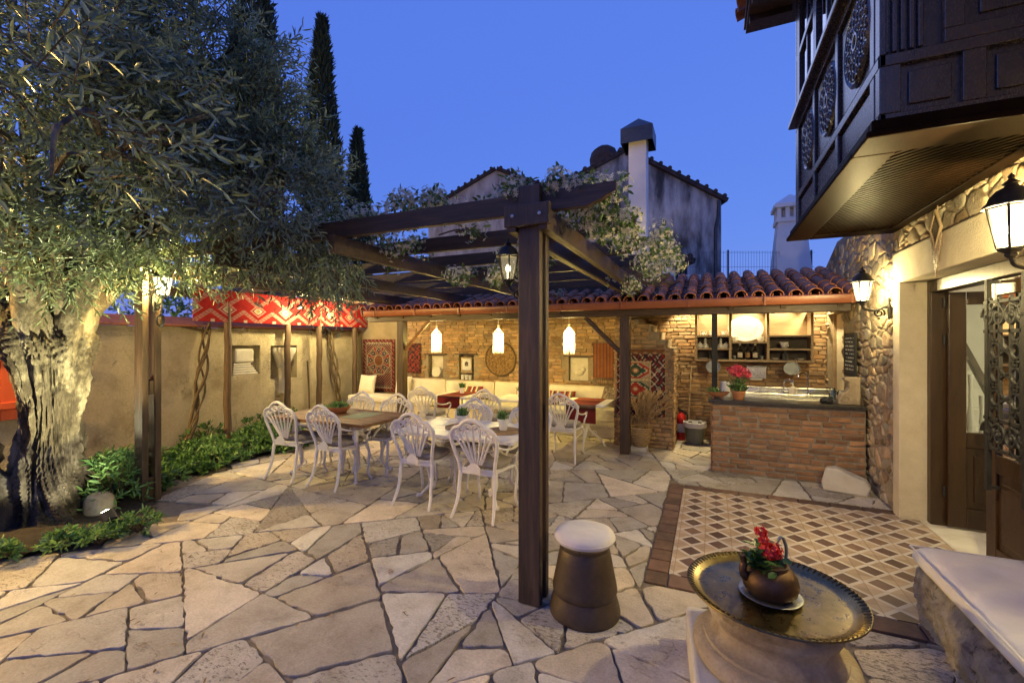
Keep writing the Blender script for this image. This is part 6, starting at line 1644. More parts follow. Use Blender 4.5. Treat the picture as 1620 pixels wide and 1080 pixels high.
for s_ in (0, 1):
    for i in range(nx_+1):
        for j in range(ny_+1):
            a, b_ = i/nx_*2-1, j/ny_*2-1; x = lerp(X0, X1, i/nx_); y = lerp(Y0, Y1, j/ny_)
            ed = max(abs(a)**8, abs(b_)**40)
            wr = 2.4*(.010*nz(x*.5+y*.25, y*2.2-x*1.2, 1, 3.2)+.006*nz(x+y, y*1.5, 4, 8)+.004*abs(nz(x*1.2+y, y*2, 4, 12)))*(1-ed)
            z = (Z1+wr+.012*(1-a**2)-.03*ed) if s_ else (Z0+.0)
            dx_, dy_ = min(x-X0, X1-x), Y1-y; rc = .055
            if dx_ < rc and dy_ < rc:
                px_, py_ = rc-dx_, rc-dy_; l_ = math.hypot(px_, py_); k_ = max(px_, py_)/max(l_, 1e-6); x += (px_-px_*k_)*math.copysign(1, -a); y -= py_-py_*k_
            vs.append((x+(.012*ed*-math.copysign(1, a) if s_ else 0)*(abs(a) > .9), y, z))
N_ = (nx_+1)*(ny_+1); W2 = ny_+1
for i in range(nx_):
    for j in range(ny_):
        q = (i*W2+j, (i+1)*W2+j, (i+1)*W2+j+1, i*W2+j+1); fs.append(q[::-1]); fs.append(tuple(N_+k for k in q))
ed = [(i,0) for i in range(nx_)]+[(nx_,j) for j in range(ny_)]+[(i,ny_) for i in range(nx_,0,-1)]+[(0,j) for j in range(ny_,0,-1)]
mid = len(vs)
for k, (i, j) in enumerate(ed):
    x = lerp(X0, X1, i/nx_); y = lerp(Y0, Y1, j/ny_); ox = -1 if i == 0 else 1 if i == nx_ else 0; oy = -1 if j == 0 else 1 if j == ny_ else 0
    w_ = .012+.004*math.sin(k*1.9)+.003*math.sin(k*.7); w_ = w_ if not (ox and oy) else -.02; vs.append((x+ox*w_, y+oy*w_, (Z0+Z1)/2-.012))
M_ = len(ed)
for k in range(M_):
    a = ed[k][0]*W2+ed[k][1]; b_ = ed[(k+1) % M_][0]*W2+ed[(k+1) % M_][1]; k2 = (k+1) % M_
    fs.append((a, b_, mid+k2, mid+k)); fs.append((mid+k, mid+k2, N_+b_, N_+a))
mb.add(vs, fs); cu = mb.build('cover', CANVAS, t, smooth=75, sub=1)
mb = MB()
P = [(X0+.0, y_, Z1-.018+.002*math.sin(y_*30)) for y_ in [lerp(Y0, Y1, q/50) for q in range(51)]]
mb.tube(P, .0055, 6); mb.tube([(lerp(X0, X1, q/10), Y1-.0, Z1-.018) for q in range(11)], .0055, 6); mb.build('piping', CANVAS, cu, smooth=60)
# beaded wall ornament over the door
t = thing('beaded_ornament', 'brown beaded diamond ornament with hanging tassel over the door', 'ornament', (HX-.05, 1.80, 2.15)); yc, zc = 1.80, 2.52
mb = MB(); q4 = [(yc, zc+.14), (yc-.085, zc), (yc, zc-.14), (yc+.085, zc)]
for k in range(4):
    a, b_ = q4[k], q4[(k+1) % 4]
    for i in range(14):
        f = i/14; mb.ball((HX-.045, lerp(a[0], b_[0], f), lerp(a[1], b_[1], f)), .012, 6, 5)
mb.tube([(HX-.035, yc, zc+.14), (HX-.035, yc, zc+.2)], .004, 5); mb.build('diamond_frame', LTWOOD, t, smooth=60)
mb = MB()
for i in range(11):
    for j in range(22):
        y_ = (i-5)*.0155; z_ = (j-11)*.0125
        if abs(y_)/.075+abs(z_)/.125 < 1: mb.ball((HX-.043, yc+y_, zc+z_), .0085, 5, 4)
mb.build('bead_panel', TWIG, t)
mb = MB()
for i in range(11):
    y_ = (i-5)*.016; L = .235-abs(y_)*2.3
    for j in range(int(L/.0145)): mb.ball((HX-.043, yc+y_+.002*math.sin(j), zc-.05-abs(abs(y_)-.08)*1.2-j*.0145), .0085, 5, 4)
mb.build('bead_tassel', surf('brown_beads', [(.4,(.10,.045,.025)),(.6,(.3,.22,.15))], 40, (.3,.5), 0), t)
# ================================================================ OLIVE TREE
TXc, TYc = -4.70, -.66
ot = thing('olive_tree', 'old gnarled olive tree with pale floodlit trunk and silvery crown', 'tree', (TXc, TYc, 0))
mb = MB(); n, m = 170, 170; vs = []
def trunk_pt(i, j):
    z = -.02+2.0*i/m; a = 2*math.pi*j/n; q = z/2
    r = .148+.22*math.exp(-z*2.7)+.12*min(1, max(0, (z-.85)/.8))**1.4-.10*min(1, max(0, (z-1.68)/.3))
    ca, sa = math.cos(a+.55*z+.25*math.sin(z*3)), math.sin(a+.55*z+.25*math.sin(z*3))
    lob = .16*math.cos(3*a+1.1*z+.5)+.10*math.cos(5*a-1.5*z+1)+.06*math.cos(8*a+2*z)
    rid = abs(nz(ca*1.6, sa*1.6, z*.55, 2.1)); rid2 = abs(nz(ca*2.4, sa*2.4, z*1.0+5, 3.2))
    r *= 1+lob*(.75+1.0*math.exp(-z*3))+.30*(.35-rid)+.20*(.3-rid2)+.26*nz(ca*1.5, sa*1.5, z*.5, 3.6)+.34*(.3-abs(nz(ca*1.6, sa*1.6, z*.22+3, 5.5)))+.16*nz(ca*2.2, sa*2.2, z*.22+3, 11)+.10*nz(ca*2.6, sa*2.6, z*.35, 20)+.05*nz(ca*3, sa*3, z*.9, 26)
    hol = math.exp(-(((a-4.35+.35*z) % (2*math.pi)-.0)**2)/.03)*math.exp(-((z-.75)/.4)**2)
    r *= 1-.35*hol
    cx = TXc+.05*math.sin(z*1.6)+.05*z; cy = TYc+.03*math.sin(z*2.1)
    return (cx+r*math.cos(a), cy+r*math.sin(a), z)
for i in range(m+1):
    for j in range(n): vs.append(trunk_pt(i, j))
fs = [(i*n+j, i*n+(j+1) % n, (i+1)*n+(j+1) % n, (i+1)*n+j) for i in range(m) for j in range(n)]+[tuple(m*n+j for j in range(n))]
mb.add(vs, fs)
# second leaning stem at the left and root buttresses
def limb(mb, pts, r0, r1, k=9, nn=18, rough=.12, seed=0):
    P = smooth_path(pts, k); L = len(P); base = len(mb.v)
    mb.tube(P, [lerp(r0, r1, i/(L-1)) for i in range(L)], nn)
    for q in range(base, base+L*nn):
        v = Vector(mb.v[q]); c = P[(q-base)//nn]; d = v-c
        mb.v[q] = tuple(c+d*(1+rough*2.2*(nz(v.x+seed, v.y, v.z*.5, 7))+rough*nz(v.x, v.y+seed, v.z, 18)))
limb(mb, [(-4.66,-.86,-.05), (-4.82,-.98,.30), (-4.98,-1.04,.75), (-5.2,-1.05,1.2), (-5.5,-1.0,1.9)], .19, .12, rough=.25)
for k, (dx, dy, r_) in enumerate(((.32,-.25,.15),(-.35,-.2,.16),(.15,.35,.15),(.42,.12,.13),(-.25,.3,.14))):
    limb(mb, [(TXc+.10+dx*.25, TYc+dy*.25, 1.45), (TXc+.10+dx*.55, TYc+dy*.55, 1.8), (TXc+.1+dx*1.2, TYc+dy*1.2, 2.25), (TXc+.1+dx*2.2, TYc+dy*2.2, 2.8)], r_, .06, 7, 18, .14, seed=k)
mb.build('trunk', BARK, ot, smooth=60)
clumps = [  # station frame X, Y, Z, radii, number of sprays
 (-3.0,4.0,3.6, 1.05,1.0,1.0, 1150), (-2.22,4.0,2.95, .55,.7,.68, 520), (-2.75,4.1,4.2, .60,.7,.6, 420), (-3.8,3.4,3.5, 1.1,1.0,1.1, 950),
 (-3.3,2.7,3.7, .9,.7,.9, 520), (-3.0,3.9,2.66, 1.0,.8,.30, 480), (-4.0,3.7,2.42, .75,.7,.42, 420), (-2.0,4.2,2.38, .33,.5,.36, 80),
 (-1.80,3.35,2.78, .30,.3,.32, 110), (-2.55,4.1,3.55, .62,.7,.55, 460), (-2.06,4.3,3.25, .36,.5,.45, 130), (-1.8,1.75,2.5, .38,.35,.4, 60), (-2.6,3.0,3.0, .7,.6,.7, 330), (-4.6,4.2,3.2, .9,.9,1.0, 380), (-2.7,4.0,4.6,.55,.6,.4,210)]
rs = np.random.RandomState(21)
Cs = []; Ds = []; mb = MB()
top = Vector((TXc+.1, TYc, 1.85))
for (X, Y, Z, rx, ry, rzz, cnt) in clumps:
    cx, cy = cam(X, Y); c = np.array([cx, cy, Z])
    D = unit(rs.normal(size=(cnt, 3))); rad = rs.uniform(.25, 1, cnt)**.6
    off = D*rad[:, None]*np.array([rx, ry, rzz]); off2 = off.copy()
    off2[:, 0] = cs*off[:, 0]-sn*off[:, 1]; off2[:, 1] = sn*off[:, 0]+cs*off[:, 1]
    jit = np.array([[nz(*(p*1.0), 1.6) for _ in range(1)][0] for p in (off2+c)])
    keep = jit > -.03
    Cs.append((c+off2)[keep]); d = unit(D)*np.array([1, 1, .45])+rs.normal(0, .45, (cnt, 3)); d[:, 2] -= .05
    Ds.append(d[keep])
    cc = Vector((cx, cy, Z)); mid = top.lerp(cc, .5)+Vector((rs.uniform(-.15, .15), rs.uniform(-.15, .15), .35))
    if cnt > 200 and Z > 2.7: limb(mb, [top+Vector((rs.uniform(-.12,.12), rs.uniform(-.12,.12), -.12)), mid, cc], .06, .014, 8, 10, .1)
    if cnt == 60: limb(mb, [tuple(Vector((*cam(-2.7, 2.9), 3.0))), tuple(Vector((*cam(-2.2, 2.3), 2.85))), tuple(cc)], .02, .008, 8, 8, .05)
    for k in range(max(3, cnt//26)):
        e = cc+Vector(off2[rs.randint(cnt)]); s_ = mid.lerp(cc, rs.uniform(.2, 1)); mm = s_.lerp(e, .5)+Vector((0, 0, .05))
        mb.tube(smooth_path([s_, mm, e], 4), [lerp(.016, .004, i/8) for i in range(9)], 5)
# drooping sprays along the lower edge
for k in range(60):
    px = rs.uniform(130, 560); Y = rs.uniform(3.5, 4.3); X = (px-810)/700*Y; zz = rs.uniform(2.32, 2.5)-.10*math.exp(-((px-530)/45)**2)
    Cs.append(np.array([[*cam(X, Y), zz]])); Ds.append(np.array([[rs.normal(0,.4), rs.normal(0,.4), -.9]]))
for k in range(46):      # hanging shoots at the outer right edge of the crown
    X = rs.uniform(-1.95, -1.35); Y = rs.uniform(3.7, 4.3); Cs.append(np.array([[*cam(X, Y), rs.uniform(2.12, 2.65)]])); Ds.append(np.array([[rs.normal(0,.35), rs.normal(0,.35), -.8]]))
C_ = np.concatenate(Cs); D_ = np.concatenate(Ds)
qx, qy = C_[:, 0]-CAMX, C_[:, 1]-CAMY; SX = cs*qx+sn*qy                  # lift the canopy over the lantern and the kilim
kp = (C_[:, 2] > np.where((SX > -3.45) & (SX < -2.05), 2.36, np.where(SX >= -2.05, 2.08, 1.82)))
C_, D_ = C_[kp], D_[kp]
mb.build('branches', BARK, ot, smooth=60)
K = 14
V, F = sprays(rs, C_, D_, rs.uniform(.22, .42, len(C_)), K, .080, .0165, .85, .22)
nl = len(C_)*K; v = rs.uniform(.55, 1.45, nl); w_ = rs.uniform(-.1, .1, nl)
tint = np.repeat(np.stack([v*(1+w_), v, v*(1-w_*.6), np.ones(nl)], 1), 6, axis=0)
np_mesh('crown', V, F, OLIVE, ot, tint)
# twigs carrying the leaves
mb = MB()
for q in range(0, len(C_), 2):
    c = Vector(C_[q]); d = Vector(D_[q]).normalized(); mb.tube([c-d*.05, c+d*.15-Vector((0,0,.01)), c+d*.32-Vector((0,0,.06))], [.0035,.0028,.0015], 3, cap=False)
mb.build('twigs', TWIG, ot)
# ================================================================ VINES ON THE PLASTER WALL
def vine(lb, y0, y1, seed, thick):
    t = thing('vine_trunk', lb, 'vine', (WX+.18, y0, 0)); r_ = random.Random(seed); mb = MB()
    for k in range(4):
        pts = []
        for i in range(11):
            f = i/10; tw = .055*math.sin(f*9+k*1.9)*(1 if f > .2 else f*5)*(1.3 if .35 < f < .75 else .8)
            pts.append((WX+.16-.08*f+.04*math.cos(f*8+k*2), lerp(y0, y1, f**.8)+tw+.04*math.sin(f*5), 1.95*f))
        limb(mb, pts, thick*(1 if k < 2 else .55), thick*.5, 5, 8, .12, seed=k)
    for k in range(5):
        a = r_.uniform(-.5, .6); mb.tube(smooth_path([(WX+.09, y1, 1.75), (WX+.08, y1+a*.4, 1.83), (WX+.07, y1+a, 1.88)], 4), .009, 5)
    mb.build('stems', TWIG, t, smooth=60)
vine('twisted bare vine trunk climbing the plaster wall nearest the left pergola post', 1.55, 2.0, 4, .028)
vine('twisted bare vine trunk climbing the plaster wall beside the medallion rug corner', 4.75, 4.55, 9, .026)
# ================================================================ JASMINE
jm = thing('jasmine_vine', 'white flowering jasmine spilling over and under the pergola rafters', 'vine', (.1, .3, 2.6))
cl = []
r_ = random.Random(31)
for i in range(62):   # mound above the front rafter
    x = r_.uniform(-3.2, -.1); cl.append((x, r_.uniform(-.02, .45), 2.63+r_.uniform(0, .05)+.06*math.exp(-((x+1.0)/.3)**2), .085))
for i in range(10): cl.append((r_.uniform(-.35,.12), r_.uniform(.05,.5), 2.65+r_.uniform(-.02,.07), .085))
for i in range(9): cl.append((r_.uniform(.1,.46), r_.uniform(-.02,.3), 2.635+r_.uniform(-.02,.05), .07))
for i in range(15):   # under the front rafter, over the second
    x = r_.uniform(-2.4, -.12); cl.append((x, r_.uniform(.35, .95), 2.47+r_.uniform(-.05, .12), .11))
for i in range(8):
    x = r_.uniform(-1.5, -.3); cl.append((x, r_.uniform(.9, 1.9), 2.42+r_.uniform(-.06, .16), .10))
for i in range(6): cl.append((-1.05+r_.uniform(-.28,.28), .95+r_.uniform(-.1,.3), 2.34-r_.uniform(0,.16), .08))
for i in range(26):   # tumble over the right ends of the first rafters
    k = r_.choice((0, 0, .78, .78, 1.56)); cl.append((.40+r_.uniform(-.25,.22)+.1*k, k+r_.uniform(.05,.55), 2.52+r_.uniform(-.15,.09), .085))
for i in range(9): cl.append((.46+r_.uniform(-.12,.22), r_.uniform(1.6, 3.4), 2.52+r_.uniform(-.12,.1), .10))
for i in range(9): cl.append((r_.uniform(-.2,.5), r_.uniform(2.4, 4.4), 2.42+r_.uniform(-.14,.1), .10))
for i in range(7): cl.append((r_.uniform(-2.3,-.2), r_.uniform(1.9, 4.4), 2.46+r_.uniform(-.1,.16), .09))
mb = MB()
for k in range(14):
    pts = []; x = r_.uniform(-2.6, .0); y = r_.uniform(0, 2.5)
    for i in range(7): pts.append((x, y, 2.62+.05*math.sin(i+k))); x += r_.uniform(-.35, .2); y += r_.uniform(-.1, .3)
    mb.tube(smooth_path(pts, 4), .008, 5)
mb.build('stems', TWIG, jm, smooth=60)
P = []; Dl = []; FP = []; FD = []
for (x, y, z, r) in cl:
    k = 32; d = unit(rs.normal(size=(k, 3))); P.append(np.array([x, y, z])+d*r*rs.uniform(.2, 1.15, k)[:, None]); Dl.append(d+np.array([0, 0, -.3])+rs.normal(0, .5, (k, 3)))
    k = 34; d = unit(rs.normal(size=(k, 3))+np.array([0, -.25, .1])); FP.append(np.array([x, y, z])+d*r*rs.uniform(.75, 1.3, k)[:, None]); FD.append(d)
P = np.concatenate(P); Dl = np.concatenate(Dl); m = len(P)
V, F = leaf_arrays(P, Dl, rs.normal(size=(m, 3)), rs.uniform(.035, .065, m), rs.uniform(.016, .026, m)); np_mesh('foliage', V, F, JASL, jm, leaf_tint(rs, m, 6, .55, 1.3))
FP = np.concatenate(FP); FD = unit(np.concatenate(FD)); k = len(FP)
T = unit(np.cross(FD, rs.normal(size=(k, 3)))); B = np.cross(FD, T); A = np.tile(np.arange(5)*1.2566, k)
T = np.repeat(T, 5, 0); B = np.repeat(B, 5, 0); Dn = np.repeat(FD, 5, 0)
dr_ = T*np.cos(A)[:, None]+B*np.sin(A)[:, None]+Dn*.2
V, F = leaf_arrays(np.repeat(FP, 5, 0), dr_, Dn, np.full(k*5, .021), np.full(k*5, .0092), fold=.1); np_mesh('flowers', V, F, PETAL, jm, np.repeat(leaf_tint(rs, k, 1, .75, 1.1, .04), 30, axis=0))
# ================================================================ SHRUBS
def shrub(name, lb, x, y, rx, ry, h, n, L=.075, W=.032, mat=None, cat='shrub', group=None, sp=True):
    t = thing(name, lb, cat, (x, y, .03), 0, group)
    mb = MB()
    for k in range(9):
        a = k*.7; mb.tube(smooth_path([(x, y, .0), (x+rx*.4*math.cos(a), y+ry*.4*math.sin(a), h*.45), (x+rx*.75*math.cos(a), y+ry*.75*math.sin(a), h*.75)], 3), .005, 5)
    mb.build('stems', TWIG, t)
    D = unit(rs.normal(size=(n, 3))); D[:, 2] = np.abs(D[:, 2]); rad = rs.uniform(.3, 1, n)**.5
    lump = np.array([1+.28*nz(d[0]+x, d[1]+y, d[2], 2.6) for d in D])
    C = np.array([x, y, .03])+D*(rad*lump)[:, None]*np.array([rx, ry, h])
    k = 7; V, F = sprays(rs, C, D*np.array([1, 1, .6])+np.array([0, 0, .5])+rs.normal(0, .35, (n, 3)), np.full(n, L*1.1), k, L, W, 1.1, .1)
    np_mesh('foliage', V, F, mat or LEAFG, t, leaf_tint(rs, n*k, 6, .5, 1.35)); return t
SG = 'glossy shrubs along the plaster wall'
shrub('glossy_shrub', 'low glossy green shrub right of the left pergola post, nearest the paving corner', -5.05, 1.05, .40, .46, .17, 240, group=SG)
shrub('glossy_shrub', 'low glossy green shrub at the foot of the bare vine trunk', -5.55, 1.35, .42, .42, .18, 200, group=SG)
shrub('glossy_shrub', 'low glossy green shrub behind the left end of the wooden table', -5.0, 2.15, .40, .46, .17, 220, group=SG)
shrub('glossy_shrub', 'low glossy green shrub under the left wall niche', -5.7, 2.45, .46, .48, .20, 210, group=SG)
shrub('glossy_shrub', 'dark glossy shrub between the olive trunk and left pergola post', -4.75, .10, .34, .40, .24, 220, group=SG)
shrub('glossy_shrub', 'glossy green shrub behind the left pergola post by the wall', -5.4, .35, .46, .46, .26, 230, group=SG)
shrub('bright_shrub', 'bright feathery floodlit shrub just right of the olive trunk', -4.45, -.22, .24, .24, .52, 90, .085, .022, HERB)
GG = 'small ground plants around the olive trunk'
for (x, y, r, h, lb) in ((-3.50,-.74,.12,.11,'low leafy green ground plant in front of the flood lamp'),(-3.48,-.48,.13,.12,'low leafy green ground plant right of the flood lamp'),(-3.66,-.90,.11,.09,'low leafy green ground plant between trunk foot and paving'),(-3.82,-1.22,.11,.10,'small grassy tuft at the paving edge left of the other ground plants')):
    shrub('ground_plant', lb, x, y, r, r, h, 46, .05, .02, HERB, 'ground plant', GG)
for (x, y, lb) in ((-6.45,1.9,'thin ivy sprig on the plaster wall left of first pole'),(-6.45,2.75,'thin ivy sprig on the plaster wall under the left niche'),(-6.45,3.35,'leafy sprig at the foot of the column capital pole')):
    shrub('ivy_sprig', lb, x, y, .1, .34, .32, 34, .06, .035, LEAFG, 'ivy')
# ================================================================ BACKGROUND
def bthing(name, lb, cat, X, Y):
    x, y = cam(X, Y); t = thing(name, lb, cat, (x, y, 0), YAW); ROOT[t.name] = Matrix(); return t
def gable(t, poly, depth, mat, over=.25):
    mb = MB(); mb.prism(poly, -depth, 0, (0,0,0), (1,0,0), (0,0,1)); w = mb.build('wall', mat, t)
    return w
def roofslab(t, a, b, depth, mat, over=.12):
    mb = MB(); d = Vector((b[0]-a[0], 0, b[1]-a[1])).normalized(); nn = Vector((-d.z, 0, d.x)); nn = nn if nn.z > 0 else -nn
    p = Vector((a[0], 0, a[1]))-d*0; q = Vector((b[0], 0, b[1]))+d*.15
    vs = [v+nn*h+Vector((0, y, 0)) for y in (-over, depth) for v in (p, q) for h in (.004, .13)]
    mb.add(vs, [(0,2,3,1),(4,5,7,6),(0,1,5,4),(2,6,7,3),(1,3,7,5),(0,4,6,2)])
    L = (q-p).length; k = int(L/.3)
    for i in range(k): 
        c = p+(q-p)*((i+.5)/k)+nn*.13; mb.tube([c+Vector((0, -over-.03, 0))-d*.0, c+Vector((0, .6, .0))], .07, 7)
    return mb.build('roof', mat, t)
t = bthing('old_house', 'tall old house with black stained gable wall behind the pergola', 'house', 3.6, 14)
X0 = 3.6
gable(t, [(.4-X0,0),(6.62-X0,0),(6.62-X0,6.1),(0,7.62),(.4-X0,5.9)], 8, STAINW)
roofslab(t, (0,7.62), (6.62-X0,6.1), 8, DARKT); r_o = roofslab(t, (0,7.62), (.4-X0,5.9), 8, DARKT)
mb = MB(); mb.lathe([(.36,7.0),(.44,7.45),(.46,7.7),(.40,7.92),(.25,8.03),(1e-6,8.08)], 9, (-.55,.6,0), jit=lambda p, a: Vector((p.x*(1+.08*math.sin(a*3)), p.y, p.z))); mb.build('chimney', DARKT, t)
mb = MB(); mb.box(-.1, .12, -.004, .5, 7.3, 7.72); mb.build('parapet', STAINW, t)
mb = MB(); mb.tube([(6.52-X0,-.06,6.1),(6.5-X0,-.06,5.6),(6.42-X0,-.05,5.2),(6.42-X0,-.05,0)], .05, 7); mb.build('drainpipe', LEADC, t)
t = bthing('pale_house', 'pale peeling gabled house far behind the jasmine', 'house', -.64, 18); X0 = -.64
gable(t, [(-3.4-X0,0),(2.2-X0,0),(2.2-X0,7.55),(0,8.6),(-3.4-X0,6.95)], 8, STAINL); roofslab(t, (0,8.6), (2.2-X0,7.55), 8, DARKT); roofslab(t, (0,8.6), (-3.4-X0,6.95), 8, DARKT)
t = bthing('small_white_house', 'small white house with dark window below the stained gable', 'house', 3.6, 11); X0 = 3.6
gable(t, [(2.7-X0,0),(4.35-X0,0),(4.35-X0,3.62),(3.2-X0,4.05),(2.7-X0,3.85)], 2, WHITEP); roofslab(t, (3.2-X0,4.05), (4.35-X0,3.62), 2, DARKT); roofslab(t, (3.2-X0,4.05), (2.7-X0,3.85), 2, DARKT)
mb = MB(); mb.box(4.06-X0, 4.34-X0, -.03, -.003, 3.2, 3.58); wn = mb.build('window', BLACKI, t)
mb = MB()
mb.box(4.05-X0, 4.6-X0, -.25, -.22, 3.24, 3.27); mb.box(4.05-X0, 4.6-X0, -.25, -.22, 3.0, 3.03)
for k in range(8): mb.box(4.06-X0+k*.073, 4.075-X0+k*.073, -.245, -.225, 2.4, 3.24)
mb.build('railing', WHITEP, t)
def chim(lb, X, Y, w, zt, cap, mat, capm):
    x, y = cam(X, Y); t = thing('white_chimney', lb, 'chimney', (x, y, 0)); h = w/2; mb = MB(); mb.box(x-h, x+h, y-h, y+h, 0, zt); mb.build('shaft', mat, t, bevel=.01); return t, x, y, h
t, x, y, h = chim('tall slim white chimney with dark metal hood rising behind the tiled roof', 2.46, 8.6, .33, 5.58, 0, WHITEP, LEADC)
mb = MB(); H = h+.13; z0, z1, z2 = 5.42, 5.70, 5.98
vs = [(x+a*H, y+b_*H, z) for z in (z0, z1) for a, b_ in ((-1,-1),(1,-1),(1,1),(-1,1))]+[(x, y, z2)]
mb.add(vs, [(0,1,5,4),(1,2,6,5),(2,3,7,6),(3,0,4,7),(4,5,8),(5,6,8),(6,7,8),(7,4,8)]); o = mb.build('hood', LEADC, t); o.modifiers.new('s', 'SOLIDIFY').thickness = .012
x, y = cam(6.28, 10); t = thing('white_chimney', 'white flared chimney with slotted cap partly behind the bay window', 'chimney', (x, y, 0)); mb = MB()
for (z0, w0, z1, w1) in ((0,.42,2.6,.42),(2.6,.42,4.3,.26)):
    vs = [(x+a*w, y+b_*w, z) for (z, w) in ((z0, w0), (z1, w1)) for a, b_ in ((-1,-1),(1,-1),(1,1),(-1,1))]; mb.add(vs, [(3,2,1,0),(4,5,6,7),(0,1,5,4),(1,2,6,5),(2,3,7,6),(3,0,4,7)])
mb.box(x-.30, x+.30, y-.30, y+.30, 4.301, 4.40); mb.build('shaft', WHITEP, t)
mb = MB()
for a in (-.24,-.08,.08,.24):
    for b_ in (-.24,.24): mb.box(x+a-.04, x+a+.04, y+b_-.04, y+b_+.04, 4.4005, 4.62); 
for b_ in (-.08,.08):
    for a in (-.24,.24): mb.box(x+a-.04, x+a+.04, y+b_-.04, y+b_+.04, 4.4005, 4.62)
mb.box(x-.16, x+.16, y-.16, y+.16, 4.4005, 4.6)
mb.build('slots', WHITEP, t)
mb = MB(); vs = [(x+a*.34, y+b_*.34, 4.621) for a, b_ in ((-1,-1),(1,-1),(1,1),(-1,1))]+[(x+a*.34, y+b_*.34, 4.70) for a, b_ in ((-1,-1),(1,-1),(1,1),(-1,1))]+[(x, y, 4.98)]
mb.add(vs, [(3,2,1,0),(0,1,5,4),(1,2,6,5),(2,3,7,6),(3,0,4,7),(4,5,8),(5,6,8),(6,7,8),(7,4,8)]); mb.build('cap', WHITEP, t)
t = bthing('wire_fence', 'thin grey wire mesh fence above the tiled roof', 'fence', 4.8, 9.8); mb = MB()
for k in range(62): mb.bar((-1.9+k*.0615, 0, 2.5), (-1.9+k*.0615, 0, 3.66), .004, .004)
for z in (2.6, 2.95, 3.3, 3.62): mb.bar((-1.9, 0, z), (1.9, 0, z), .006, .006, up=(0,1,0))
mb.build('mesh', WIRE, t)
for k in range(3): 
    mb = MB(); mb.tube([(-1.85+k*1.85, .03, 0), (-1.85+k*1.85, .03, 3.68)], .02, 6); mb.build('fence_post', WIRE, t)
x, y = cam(4.8, 9.95); mb = MB(); M_ = Matrix.Translation((x, y, 0)) @ Matrix.Rotation(YAW, 4, 'Z'); mb.box(-3.0, 2.0, -.1, .1, 0, 2.5, M_); tag(mb.build('boundary_wall', WHITEP), 'plain white boundary wall below the wire mesh fence', 'wall')
def cypress(lb, X, Y, H, r, n, seed):
    x, y = cam(X, Y); t = thing('cypress_tree', lb, 'tree', (x, y, 0), 0, 'cypress trees against the sky'); rq = np.random.RandomState(seed)
    mb = MB(); mb.tube([(x, y, 0), (x, y, H*.5), (x, y, H*.97)], [.16, .09, .01], 8); mb.build('trunk', BARK, t)
    f = rq.uniform(.08, 1, n)**.85; a = rq.uniform(0, 6.283, n)
    prof = r*np.minimum(1, (1-f)*2.6)**.75*np.minimum(1, f*5+.3); lump = np.array([1+.35*nz(math.cos(q)*2, math.sin(q)*2, w*H*.8, 1.3) for q, w in zip(a, f)])
    rr_ = prof*lump*rq.uniform(.35, 1, n)**.5
    P = np.stack([x+rr_*np.cos(a), y+rr_*np.sin(a), f*H], 1); D = np.stack([np.cos(a)*.5, np.sin(a)*.5, np.full(n, 1.1)], 1)+rq.normal(0, .3, (n, 3))
    V, F = leaf_arrays(P, D, rq.normal(size=(n, 3)), rq.uniform(.12, .34, n), rq.uniform(.03, .07, n)); np_mesh('crown', V, F, CYPL, t, leaf_tint(rq, n, 6, .5, 1.3))
cypress('tall dark cypress cut off by the top edge above the olive crown', -7.0, 12, 13.5, .66, 9000, 1)
cypress('dark slender cypress with bent tip right of the tallest one', -6.02, 14, 11.8, .55, 9000, 2)
cypress('short dark cypress beside the jasmine, rightmost of three', -5.58, 16, 9.2, .46, 7000, 3)
for (X, Y, r, h, lb) in ((-7.2, 6.0, .9, 2.6, 'dark bush beyond the garden wall left of the pergola post'), (-8.5, 5.2, 1.0, 3.0, 'dark bush beyond the garden wall behind the red shutter'), (-6.2, 10.4, 1.0, 3.4, 'dark leafy bush beyond the garden wall behind the red kilim'), (-7.0,9.0,1.0,3.4,'dark leafy bush beyond the garden wall under the tallest cypress')):
    x, y = cam(X, Y); shrub('garden_bush', lb, min(x, WX-1.2), y, r, r, h, 420, .11, .045, LEAFG, 'bush', 'bushes beyond the garden wall')

n = 90; q = rs.uniform(0, 1, n); P = np.stack([rs.uniform(-4.2, .4, n), rs.uniform(-1.9, 1.6, n), np.full(n, .006)], 1); P = P[(P[:, 0] > -3.3) | (P[:, 1] > .8)]; n = len(P)
D = np.stack([rs.normal(0, 1, n), rs.normal(0, 1, n), rs.uniform(0, .08, n)], 1); V, F = leaf_arrays(P, D, np.tile([0, 0, 1.], (n, 1)), rs.uniform(.03, .06, n), rs.uniform(.008, .014, n), fold=.1)
o = np_mesh('fallen_leaves', V, F, GRASSD, None, leaf_tint(rs, n, 6, .3, .9), kind='stuff'); tag(o, 'dry fallen olive leaves scattered over the stone paving', 'leaves')
SKYTINT, SKYADD, SKYSTR, EXPO = (.37, .22, .106), (.116, .246, 1.086), .1, 2.8
# ================================================================ CAMERA, SKY, LIGHT
cd_ = bpy.data.cameras.new('camera'); co = bpy.data.objects.new('camera', cd_); COL.objects.link(co)
co.location = (CAMX, CAMY, CAMZ); co.rotation_euler = (R(90), 0, YAW); cd_.sensor_width = 36; cd_.lens = 36*FPX/1620; cd_.clip_start = .05; cd_.clip_end = 2000
SC.camera = co
w = bpy.data.worlds.new('World'); SC.world = w; w.use_nodes = True; nt = w.node_tree; bg = nt.nodes['Background']
SUN_EL, SUN_AZ = R(1.5), R(200)
sky = node(nt, 'ShaderNodeTexSky'); sky.sky_type = 'NISHITA'; sky.sun_disc = False; sky.sun_elevation = SUN_EL; sky.sun_rotation = SUN_AZ; sky.ozone_density = 4.0; sky.air_density = 1.0; sky.dust_density = .2
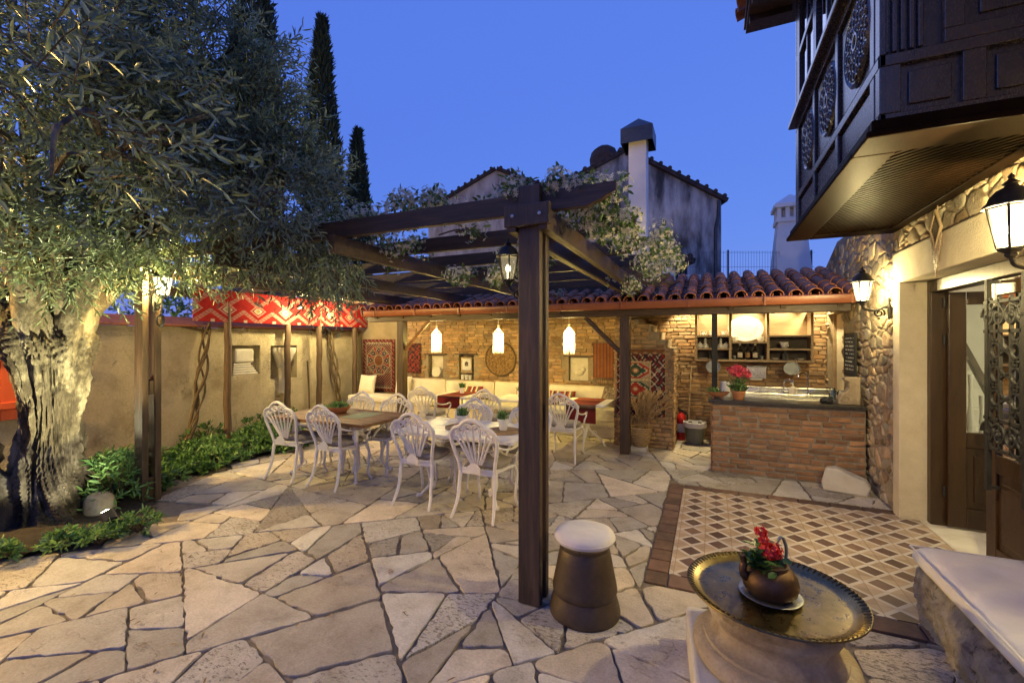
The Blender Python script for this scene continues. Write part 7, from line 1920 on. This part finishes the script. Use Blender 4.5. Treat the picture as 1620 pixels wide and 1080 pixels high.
# white balance of the picture is set for the warm lamps, so the dusk sky reads deep blue
col = mix(nt, 1.0, mix(nt, 1.0, sky.outputs[0], SKYTINT, 'MULTIPLY'), SKYADD, 'ADD')
nt.links.new(col, bg.inputs['Color']); bg.inputs['Strength'].default_value = SKYSTR
s = bpy.data.lights.new('sun', 'SUN'); s.energy = .05; s.angle = R(40); s.color = (.75, .8, 1)
so = bpy.data.objects.new('sun', s); COL.objects.link(so); so.rotation_euler = (R(70), 0, R(200)); so.location = (0, 0, 12)
WARM = (1, .76, .16); SOFT = (1, .79, .34)
point('lantern_light', (2.45, .46, 2.22), 115, SOFT, .04, L1)
point('lantern_light', (2.44, 2.84, 2.14), 40, SOFT, .04, L2)
point('lantern_light', (-.19, .02, 2.135), 1, SOFT, .03, L3)
point('lantern_light', (-4.07, .02, 2.21), 125, (1, .74, .24), .03, L4)
for q, x in zip(MA, (-3.61, -2.33, -1.05)): point('lamp_light', (x, 4.3, 1.68), 19, WARM, .045, q)
for S_, y, z in ((S1, 3.32, 2.30), (S2, 4.27, 2.38)):
    point('spot_light', (-5.93, y, z-.12), 14, SOFT, .03, S_)
for (x, y, z), e in zip(KL, (20, 13, 14, 13, 20)): spot('assumed_shelf_light', (x, y, z-.015), (x, y+.06, 0), e, (1, .80, .42), 84, .5, .025, t5)
spot('flood_light', (-3.69, -.625, .225), (-4.70, -.66, .9), 10, (1, .95, .66), 80, .5, .03, FL)
spot('flood_light', (-3.69, -.625, .225), (-4.55, -.85, 2.8), 95, (1, .93, .48), 84, .7, .03, FL)
spot('flood_light', tuple(F2), (-4.7, -.72, 1.0), 34, (1, .92, .55), 62, .6, .03, FL2_ASSUMED)  # beam of the assumed flood lamp
point('lantern_light', (-6.33, -2.3, 2.24), 640, (1, .64, .17), .07, L5_ASSUMED)  # glow of the assumed lantern out of view
point('assumed_hall_light', (4.2, 2.2, 2.2), 7, (1, .82, .5), .1, house)  # indoor lamp assumed from the lit room, no fitting built
SC.view_settings.view_transform = 'Standard'; SC.view_settings.look = 'None'; SC.view_settings.exposure = EXPO; SC.view_settings.gamma = 1
SC.cycles.use_denoising = True; SC.cycles.max_bounces = 8; SC.cycles.transparent_max_bounces = 12; SC.cycles.sample_clamp_indirect = 6
bpy.context.view_layer.update()
